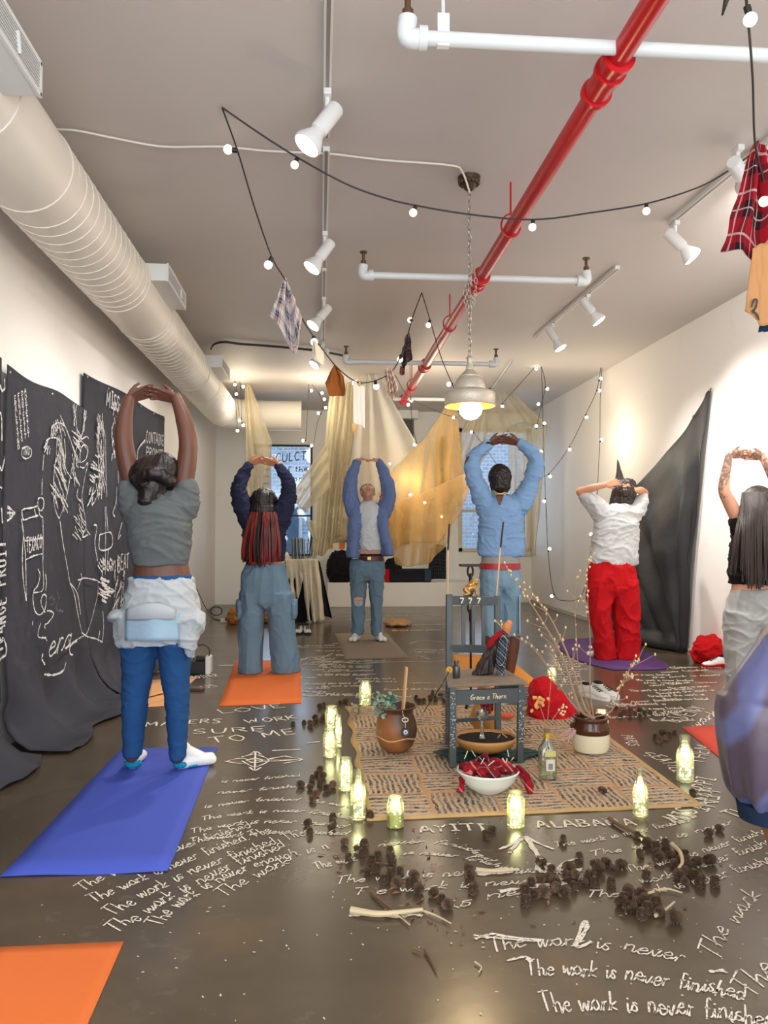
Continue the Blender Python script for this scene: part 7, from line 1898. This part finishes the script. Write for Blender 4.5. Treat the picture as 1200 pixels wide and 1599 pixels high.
# ================================================================ jars and bottles of fairy lights
M_jar = glass('jar_glass', (248, 250, 238), .06, .03, .09, (240, 238, 200))
M_fairy = glow('fairy_light', (252, 246, 190), 3.0); M_fairy2 = glow('fairy_light_cool', (252, 250, 226), 3.0); M_yel = plain('lemon_water', (206, 220, 60), .4)
M_lid = plain('zinc_lid', (190, 186, 176), .4, .6); M_wire = plain('copper_wire', (200, 190, 120), .4, .6)
def jar(label, px, pyb, pyt, wpx, kind='jar', z=0.0, cool=False, power=.55, liquid=False, lid=False):
    p = lvl(px, pyb, z + .001); p.y += wpx * .35 * p.y / F; k = p.y / F; Hh = (pyb - pyt) * k * 1.0; R_ = wpx / 2 * k
    t = thing('fairy_light_jar' if kind == 'jar' else 'fairy_light_bottle', label, 'jar' if kind == 'jar' else 'bottle', (p.x, p.y, z), 'glass vessels of fairy lights')
    if kind == 'jar': pr = [(.86, 0), (.98, .03), (1, .08), (1, .74), (.93, .82), (.80, .87), (.80, .97), (.84, .98), (.84, 1.0), (.76, 1.0), (.76, .88), (.93, .72), (.95, .08), (.5, .04)]
    elif kind == 'milk': pr = [(.86, 0), (.98, .02), (1, .05), (1, .56), (.9, .66), (.62, .76), (.55, .84), (.62, .90), (.62, 1.0), (.54, 1.0), (.5, .84), (.86, .63), (.94, .06), (.5, .03)]
    else: pr = [(.86, 0), (.98, .02), (1, .05), (1, .50), (.85, .62), (.42, .76), (.34, .88), (.42, .94), (.42, 1.0), (.34, 1.0), (.28, .88), (.8, .6), (.94, .06), (.5, .03)]
    obj('glass', MB().lathe([(r * R_, z + .001 + h * Hh) for r, h in pr], (p.x, p.y, 0), 28), M_jar, t)
    r = random.Random(int(px)); m = MB(); wp = []
    n = 80
    for i in range(n):
        h = .06 + (.86 if kind == 'jar' else .66) * r.random(); f = .84
        if kind != 'jar' and h > .5: f = .84 - .45 * (h - .5) / .4
        if kind == 'jar' and h > .75: f = .68
        a = r.uniform(0, 2 * PI); q_ = R_ * f * math.sqrt(r.uniform(.35, 1)); c_ = Vector((p.x + q_ * math.cos(a), p.y + q_ * math.sin(a), z + h * Hh)); wp.append(c_)
        m.ell(c_, .0042, None, 6, 4)
    wp.sort(key=lambda v: v.z)
    o = obj('fairy_lights', m, M_fairy2 if cool else M_fairy, t); o['kind'] = 'stuff'
    obj('light_wire', MB().tube(wp[::2], .0009, 4), M_wire, t)
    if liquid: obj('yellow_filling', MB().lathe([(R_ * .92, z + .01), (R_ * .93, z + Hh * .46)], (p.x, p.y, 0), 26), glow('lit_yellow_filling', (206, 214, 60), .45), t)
    if lid: obj('lid', MB().lathe([(R_ * .86, z + Hh * .9), (R_ * .86, z + Hh * 1.02)], (p.x, p.y, 0), 24), M_lid, t)
    l = bpy.data.lights.new('fairy_glow', 'POINT'); l.energy = power * .45; l.color = (1, .95, .55) if not cool else (1, .97, .75); l.shadow_soft_size = R_ * .8
    o = bpy.data.objects.new('fairy_glow', l); o.parent = t; o.location = Vector((0, 0, Hh * .5)); col.objects.link(o); return t
jar('jar of fairy lights standing behind the clay pot at the rug corner', 571, 1102, 1065, 19)
jar('jar of fairy lights farthest up in the row left of the rug', 518, 1140, 1105, 20)
jar('narrow jar of fairy lights tucked right of the row left of the rug', 528, 1168, 1118, 12, power=.5)
jar('second jar of fairy lights in the row left of the rug', 515.5, 1183, 1141, 21)
jar('third jar of fairy lights in the row left of the rug', 540, 1235, 1187, 22)
jar('tall lit bottle at the near left corner of the rug', 560, 1281, 1207, 24, 'milk', power=1.2)
jar('jar of fairy lights half full of lemon yellow, near the rug edge', 618.5, 1294, 1248, 27, liquid=True, power=1.2)
jar('jar of fairy lights in front of the white bowl', 808.5, 1293, 1240, 28, power=1.4)
jar('slim-necked lit bottle on the near right edge of the rug', 1004, 1276, 1203, 24, 'bottle', RUGZ, power=1.0)
jar('tall lit bottle on the floor right of the rug', 1075, 1222, 1150, 27, 'milk', cool=True, power=1.2)
jar('jar of fairy lights behind the stoneware crock', 943, 1136, 1110, 20, power=.8)
jar('jar of fairy lights seen through the chair legs', 718, 1100, 1082, 13, power=.6)
jar('jar of fairy lights with a metal lid behind the red bundle', 864, 1062, 1040, 14, lid=True, power=.4)
# ================================================================ chalk writing on the floor
UP = Vector((0, 0, 1))
def fwrite(txt, pts, h, wd=.0055, slant=.34, mat=None):
    if len(pts) == 2: pts = [pts[0], ((pts[0][0] + pts[1][0]) / 2, (pts[0][1] + pts[1][1]) / 2), pts[1]]
    A, B_, C = [lvl(a, b, .0022) for a, b in pts]
    B_ = B_ * 2 - (A + C) / 2                # curve passes through the middle point
    mb = MB(); tg = (C - A).normalized(); up = UP.cross(tg)
    write_on(mb, txt, A, B_, C, h, up, UP, wd, slant, 0, .05)
    return obj('chalk_writing', mb, mat or M_chalk, floor, smooth=False)
T1 = 'The work is never finished.'
# fan of lines at the left, rising to the right
for pts, tx, h in ((((131, 1391), (240, 1342), (400, 1288)), T1, .10), (((147, 1410), (275, 1354), (426, 1297)), T1 + ' The', .10), (((180, 1430), (310, 1362), (480, 1302)), T1 + ' The', .105), (((184, 1457), (320, 1377), (455, 1319)), T1, .11), (((252, 1446), (360, 1370), (516, 1324)), 'The work is never enough. is n', .10),
                   (((352, 1401), (400, 1372), (457, 1346)), 'The work', .10),
                   (((345, 1222), (470, 1212)), 'is never finished', .065), (((338, 1240), (480, 1228)), 'never finished', .07), (((320, 1262), (440, 1250), (548, 1262)), 'is never finished. The work', .065),
                   (((315, 1282), (440, 1268), (548, 1280)), T1, .07), (((300, 1302), (420, 1285), (540, 1294)), T1, .075), (((296, 1318), (420, 1302), (545, 1305)), T1, .075),
                   (((495, 1358), (560, 1342)), 'The work', .085), (((523, 1381), (690, 1368), (880, 1362)), 'The work is never finished', .085), (((548, 1398), (690, 1388), (850, 1378)), 'T e work is never', .08),
                   (((590, 1322), (690, 1318), (762, 1346)), 'never finished', .06), (((630, 1334), (720, 1340), (800, 1362)), 'is never finished', .055), (((708, 1420), (800, 1398), (890, 1388)), 'is never', .09),
                   (((868, 1322), (960, 1308), (1080, 1282)), 'The work is never finished', .065), (((922, 1338), (1020, 1318), (1150, 1285)), 'The work is never', .065), (((980, 1362), (1090, 1335), (1210, 1296)), 'The work is never finished', .07),
                   (((1000, 1380), (1100, 1355), (1220, 1312)), 'work is never finished', .075), (((915, 1400), (1060, 1388), (1220, 1340)), 'The work is never finished', .08), (((870, 1366), (960, 1352)), 'never work', .06)):
    fwrite(tx, pts, h * .68, .005)
# the big lines at the lower right
for pts, tx, h in ((((768, 1486), (900, 1478), (1070, 1502)), 'The work is never', .11), (((825, 1524), (980, 1530), (1165, 1562)), 'The work is never finished', .115), (((850, 1582), (1010, 1580), (1215, 1604)), 'The work is never finished', .12), (((1122, 1500), (1148, 1446), (1192, 1396)), 'The work', .09), (((1176, 1560), (1215, 1510)), 'The', .1)):
    fwrite(tx, pts, h * .72, .005)
for P in ([(742, 1466), (770, 1458), (790, 1462), (850, 1468)], [(740, 1460), (770, 1464), (845, 1470)], [(792, 1500), (820, 1494), (830, 1502)], [(1108, 1517), (1132, 1515)], [(905, 1470), (918, 1445), (912, 1440), (900, 1478), (925, 1470)]):
    mb = MB(); ribbon(mb, smoothline([lvl(a, b, .0024) for a, b in P], 5), .010, UP, .3); obj('chalk_stroke', mb, M_chalk, floor, smooth=False)
# place names round the rug
fwrite('AYITI', [(655, 1300), (766, 1296)], .07, .011, 0); fwrite('ALABAMA', [(842, 1293), (1000, 1288)], .075, .011, 0)
fwrite('MISSISSIPPI', [(1062, 1286), (1095, 1262), (1120, 1215)], .085, .010, 0); fwrite('SEATTLE', [(1054, 1206), (1030, 1188), (1004, 1180)][::-1], .08, .008, 0)
fwrite('PARIS', [(970, 1148), (985, 1165)], .06, .008, 0); fwrite('INIT', [(1108, 1268), (1135, 1232)], .09, .010, 0); fwrite('Th', [(1155, 1278), (1180, 1270)], .09, .010, 0)
fwrite('EVERY', [(1058, 1128), (1110, 1105)], .11, .010, 0); fwrite('work', [(1090, 1138), (1125, 1112)], .09, .009); fwrite('THEM', [(1098, 1192), (1118, 1165)], .09, .009, 0)
fwrite('MAKERS', [(225, 1134), (350, 1128)], .11, .011, 0); fwrite('LOVE', [(345, 1114), (450, 1104)], .12, .010, 0); fwrite('SURE', [(300, 1146), (420, 1140)], .11, .011, 0); fwrite('TO ME', [(330, 1160), (470, 1146)], .13, .011, 0); fwrite('WORK', [(385, 1130), (470, 1122)], .11, .010, 0)
fwrite('MOTHER', [(300, 1060), (345, 1056)], .14, .012, 0); fwrite('US', [(320, 1075), (345, 1072)], .11, .010, 0)
# far, small lines
rr = random.Random(21)
for i in range(30):
    y = 1006 + i * 2.9 + rr.uniform(-1, 1)
    x = rr.choice((480, 500, 530, 560, 600, 640)) + rr.uniform(-10, 10) if i % 2 else rr.uniform(425, 560)
    if y > 1090: continue
    if 525 < x < 640 and y < 1030: x = 480 - rr.uniform(0, 30)
    fwrite(rr.choice((T1, 'never finished', 'the work is never', 'finished the work is')), [(x, y), (x + rr.uniform(60, 110), y - rr.uniform(-1, 2))], .075, .006)
for i in range(22):
    y = 1042 + i * 4.2; x = 960 + rr.uniform(-20, 90) - (30 if y > 1100 else 0)
    if y > 1128: continue
    fwrite(rr.choice((T1, 'never finished', 'the work is never', 'finished the work is')), [(x, y), (x + rr.uniform(60, 120), y - rr.uniform(-1, 6))], .07, .006)
for i in range(12):
    y = 996 + i * 4; x = rr.uniform(845, 880)
    fwrite(rr.choice(('never', 'the work', 'finished')), [(x, y + 30), (x + 40, y + 29)], .07, .008)
for i, (y, x0, x1) in enumerate(((955, 560, 690), (962, 600, 690), (968, 540, 690), (976, 640, 700), (985, 612, 690), (1018, 640, 690), (1040, 340, 372))):
    fwrite(T1 if x1 - x0 > 60 else 'never', [(x0, y), (x1, y - 1)], .09, .010)
# drawn signs: cross with arrows, bird-foot root, broad strokes
def fstroke(P, wd=.012, per=5):
    mb = MB(); q_ = [lvl(a, b, .0026) for a, b in P]; q_ = smoothline(q_, per) if len(q_) > 2 else [q_[0].lerp(q_[1], i / 5) for i in range(6)]
    ribbon(mb, q_, wd, UP, .3); return mb
def sign(name, strokes, wd):
    mb = MB()
    for s in strokes: m2 = fstroke(s, wd); mb.add(m2.v, m2.f)
    return obj(name, mb, M_chalk, floor, smooth=False)
sign('chalk_sign', [[(352, 1189), (375, 1184), (400, 1187), (470, 1186)], [(352, 1189), (378, 1192), (402, 1190), (470, 1186)], [(378, 1182), (398, 1178), (420, 1187), (398, 1197), (378, 1188)], [(399, 1174), (398, 1202)], [(390, 1179), (399, 1173), (408, 1178)], [(390, 1198), (398, 1203), (408, 1198)], [(385, 1187), (398, 1184), (410, 1187), (398, 1191), (385, 1187)], [(446, 1181), (472, 1186), (442, 1192)]], .009)
sign('chalk_root', [[(780, 1326), (800, 1318), (818, 1306), (840, 1316), (865, 1326)], [(822, 1308), (835, 1330), (850, 1350), (862, 1366)], [(828, 1312), (842, 1336), (858, 1352)], [(818, 1306), (800, 1326), (796, 1332)], [(838, 1350), (850, 1346), (862, 1352), (855, 1362), (842, 1358), (838, 1350)], [(860, 1362), (880, 1358), (908, 1358)], [(862, 1370), (880, 1348), (905, 1340)]], .014)
sign('chalk_stroke', [[(742, 1360), (790, 1357), (812, 1358)], [(746, 1365), (790, 1362), (800, 1360)], [(780, 1392), (830, 1384), (885, 1378)]], .02)
sign('chalk_swirl', [[(545, 1430), (580, 1428), (620, 1432), (645, 1428), (660, 1430)]], .012)
for P in ([(640, 1165), (660, 1162)], [(420, 1185), (448, 1180)], [(480, 1160), (500, 1158)], [(425, 1172), (470, 1170)], [(520, 1020), (500, 1030), (540, 1034)], [(640, 1005), (660, 1000), (690, 1002)], [(500, 1040), (530, 1034), (560, 1036), (600, 1034), (700, 1032)], [(470, 1032), (485, 1026), (500, 1030)], [(650, 1022), (672, 1030)]):
    obj('chalk_stroke', fstroke(P, .012), M_chalk, floor, smooth=False)

# ================================================================ pine cones, twigs and scraps on the floor
def cone_mesh(seed):
    r = random.Random(seed); m = MB(); m.ell((0, 0, 0), (.0075, .0075, .015), None, 8, 6)
    for i in range(84):
        t_ = (i + .5) / 84; z = -.017 + .034 * t_; a = i * 2.399; rad = .011 * math.sqrt(max(.02, 1 - (2 * t_ - 1) ** 2)); ln = .0135 * (1 - .4 * t_)
        c = Vector((math.cos(a) * rad * .8, math.sin(a) * rad * .8, z)); d = Vector((math.cos(a), math.sin(a), -.9 + 2.1 * t_)).normalized(); s_ = Vector((-math.sin(a), math.cos(a), 0)); u = d.cross(s_)
        w_ = .0052; m.add([c - s_ * w_ * .6 - u * .001, c + s_ * w_ * .6 - u * .001, c + d * ln + s_ * w_ + u * .001, c + d * (ln + .002) - u * .001, c + d * ln - s_ * w_ + u * .001], [(0, 1, 2, 3, 4)])
    return m
M_cone = plain('pine_cone_brown', (100, 78, 60), .95, var=.45, vscale=70)
cone_me = []
for s_ in range(4):
    me = mesh_of('pine_cone', cone_mesh(s_), smooth=False); me.materials.append(M_cone); cone_me.append(me)
used_c = []
def cones(label, pts, scale=1.0, spread=0, n=0, seed=0, z=.0):
    r = random.Random(seed)
    L_ = list(pts)
    if n:
        L_ = []
        for i in range(n):
            a, b = pts[r.randrange(len(pts))]; L_.append((a + r.gauss(0, spread), b + r.gauss(0, spread * .5)))
    for i, (a, b) in enumerate(L_):
        s_ = scale * r.uniform(.68, .95); p = lvl(a, b, 0)
        ok = False
        for tr in range(30):
            if all((p - q_).length > .024 * s_ + .016 for q_ in used_c): ok = True; break
            p = p + Vector((r.uniform(-.03, .03), r.uniform(-.03, .03), 0))
        used_c.append(p.copy())
        o = bpy.data.objects.new('pine_cone', cone_me[r.randrange(4)]); col.objects.link(o)
        up_ = r.random() < .45
        o.rotation_euler = (r.uniform(-.3, .3) if up_ else PI / 2 + r.uniform(-.3, .3), 0, r.uniform(0, 6.28)); o.scale = (s_, s_, s_)
        o.location = p + Vector((0, 0, z + (.0185 if up_ else .0195) * s_)); tag(o, label, 'pine cone', 'pine cones: ' + label)
cones('dark pine cone heaped on the floor nearest the lower right chalk lines', [(975, 1408), (985, 1412), (995, 1416), (1000, 1424), (985, 1425), (1010, 1422), (1018, 1430), (970, 1418), (1003, 1436), (992, 1404), (978, 1422), (1014, 1412)], 1.05, 0, 0, 1)
cones('pine cone heaped around the pale curl of bark at the right', [(1025, 1330), (1040, 1325), (1030, 1345), (1048, 1342), (1060, 1335), (1066, 1348), (1054, 1354), (1075, 1352), (1080, 1362), (1090, 1358), (1070, 1366), (1084, 1372), (1062, 1374), (1076, 1380), (1092, 1378), (1046, 1332), (1034, 1336), (1010, 1322), (1094, 1368), (1064, 1360)], 1.0, 0, 0, 2)
cones('pine cone in the pile on the chalk root sign', [(830, 1384), (845, 1378), (858, 1375), (872, 1380), (885, 1376), (898, 1372), (868, 1390), (880, 1398), (850, 1400), (835, 1404), (824, 1408), (896, 1390), (862, 1366), (890, 1362), (905, 1378), (820, 1396)], 1.0, 0, 0, 3)
cones('pine cone lying between the chalk root sign and the right heap', [(948, 1352), (960, 1362), (972, 1356), (950, 1364), (930, 1385), (955, 1385), (920, 1376), (938, 1348), (1000, 1338), (1010, 1374)], 1.0, 0, 0, 4)
cones('pine cone strewn with leaf litter in the centre below the yellow jar', [(560, 1330), (570, 1326), (566, 1338), (580, 1350), (590, 1342), (600, 1345), (588, 1362), (612, 1372), (625, 1366), (640, 1385), (655, 1395), (620, 1385), (600, 1380), (575, 1365), (690, 1410), (700, 1420), (678, 1400), (610, 1335), (545, 1345), (648, 1374)], .95, 0, 0, 5)
cones('single pine cone by the chalk strokes under the white bowl jar', [(733, 1362), (735, 1372), (742, 1388), (738, 1396), (770, 1300), (760, 1310), (905, 1345), (846, 1352)], .95, 0, 0, 6)
cones('pine cone on the bare floor left of the jar row', [(488, 1220), (496, 1212), (500, 1228), (485, 1234), (510, 1236), (494, 1244), (504, 1216), (520, 1230), (470, 1230), (488, 1252), (500, 1206)], 1.0, 0, 0, 7)
cones('pine cone in the line beside the farthest jar left of the rug', [(458, 1134), (475, 1132), (484, 1132), (494, 1130), (503, 1127), (508, 1122), (486, 1137), (500, 1107), (506, 1104), (532, 1100), (540, 1098), (492, 1124)], 1.0, 0, 0, 8)
cones('pine cone along the far edge of the rug behind the clay pot', [(650, 1092), (662, 1096), (672, 1092), (680, 1094), (688, 1088), (676, 1084), (655, 1098), (694, 1096), (700, 1090)], .95, 0, 0, 9)
cones('pine cone on the floor right of the crock', [(975, 1115), (985, 1112), (992, 1118), (1000, 1112), (1008, 1118), (970, 1120), (984, 1122), (1000, 1124), (962, 1108), (1016, 1116), (1046, 1150), (1040, 1156), (1030, 1160), (1054, 1148), (1024, 1154), (1036, 1148)], 1.0, 0, 0, 10)
cones('lone pine cone on the rug in front of the glass bottle', [(942, 1243)], 1.0, 0, 0, 11, RUGZ)
cones('stray pine cone by the near right corner of the rug', [(1082, 1242), (1124, 1298), (1108, 1306), (996, 1310), (880, 1316)], .95, 0, 0, 12)
cones('scattered pine cone left of the tall lit bottle', [(480, 1290), (520, 1282), (484, 1304), (578, 1279), (518, 1296), (538, 1320)], .95, 0, 0, 13)
M_tw = plain('pale_twig', (196, 178, 144), .8, var=.15); M_tw2 = plain('brown_twig', (112, 84, 60), .8, var=.2)
def twig(label, pts, r0, mat, z=.004, flat=1.0):
    P = smoothline([lvl(a, b, z + r0) for a, b in pts], 6); n = len(P)
    return tag(obj('twig', MB().tube(P, [r0 * (1 - .5 * i / (n - 1)) for i in range(n)], 7, flat=flat), mat), label, 'twig')
twig('flat pale bark strip lying lowest in the litter below the yellow jar', [(548, 1421), (590, 1427), (630, 1424), (660, 1420)], .011, M_tw)
twig('thin brown twig slanting into the pale bark strip', [(580, 1392), (600, 1410), (625, 1430), (640, 1442)], .005, M_tw2)
twig('pale split twig at the right end of the bark strip', [(660, 1422), (682, 1430), (705, 1442)], .004, M_tw)
twig('pale twig with a forked end below the bark strip', [(602, 1426), (625, 1432), (640, 1444)], .004, M_tw)
twig('thin dark twig alone on the bare floor, lower centre', [(664, 1482), (674, 1498), (683, 1516)], .005, M_tw2)
twig('short brown twig above the lone dark twig', [(646, 1480), (660, 1486)], .004, M_tw2)
twig('pale twig pointing right from the nearest cone heap', [(1024, 1430), (1040, 1420), (1054, 1408)], .006, M_tw)
twig('long brown branch lying left of the right cone heap, ending near the slim lit bottle', [(952, 1278), (975, 1292), (1000, 1304), (1022, 1318)], .009, M_tw2)
twig('pale curl of bark in the right cone heap', [(1050, 1318), (1062, 1330), (1066, 1346), (1060, 1356)], .009, M_tw, .02)
twig('pale twig in front of the right cone heap', [(1012, 1395), (1040, 1388), (1066, 1394)], .005, M_tw)
twig('brown twig across the chalk letters in front of the right heap', [(985, 1392), (1010, 1390), (1030, 1393)], .006, M_tw2)
twig('broad pale stick on the chalk strokes below the white bowl jar', [(744, 1358), (775, 1360), (808, 1358)], .008, M_tw)
twig('short pale twig on the chalk root sign', [(862, 1378), (885, 1370), (905, 1366)], .005, M_tw)
twig('thin curled twig at the lower centre of the floor', [(742, 1502), (752, 1510), (748, 1518)], .003, M_tw)
M_leaf = plain('dry_leaf', (136, 96, 64), .8, var=.3)
litter = MB(); r = random.Random(31)
for i in range(170):
    a, b = r.choice(((590, 1362), (600, 1375), (640, 1395), (560, 1345), (850, 1385), (1060, 1360), (960, 1400), (740, 1440), (620, 1420), (680, 1340))); a += r.gauss(0, 36); b += r.gauss(0, 18)
    p = lvl(a, b, .004); t_ = r.uniform(0, 6.28); d = Vector((math.cos(t_), math.sin(t_), r.uniform(0, .3))); s_ = Vector((-math.sin(t_), math.cos(t_), r.uniform(-.2, .2))); l = r.uniform(.004, .016); w_ = l * r.uniform(.25, .5)
    litter.add([p - d * l, p + s_ * w_ + Vector((0, 0, .003)), p + d * l, p - s_ * w_], [(0, 1, 2, 3)])
tag(obj('leaf_litter', litter, M_leaf, smooth=False), 'small dry leaf scraps and crumbs strewn over the floor below the rug', 'leaf litter', None, 'stuff')
sc_ = MB()
for i in range(150):
    a = r.uniform(10, 1190); b = r.choice((r.uniform(1380, 1599), r.uniform(1250, 1500)))
    if a < 270 and 1160 < b < 1375 or a < 200 and b > 1465: continue
    p = lvl(a, b, .003); t_ = r.uniform(0, 6.28); l = r.uniform(.002, .011); w_ = r.uniform(.0015, .003); d = Vector((math.cos(t_), math.sin(t_), 0)); s_ = Vector((-math.sin(t_), math.cos(t_), 0))
    l *= .6; sc_.add([p + d * (l * math.cos(a_)) + s_ * (w_ * math.sin(a_) * r.uniform(.7, 1.3)) for a_ in (0, 1.05, 2.1, 3.14, 4.2, 5.2)], [(0, 1, 2, 3, 4, 5)])
tag(obj('chalk_crumbs', sc_, plain('chalk_crumb', (214, 206, 190), .9), smooth=False), 'tiny pale chalk crumbs scattered over the bare near floor', 'chalk crumbs', None, 'stuff')
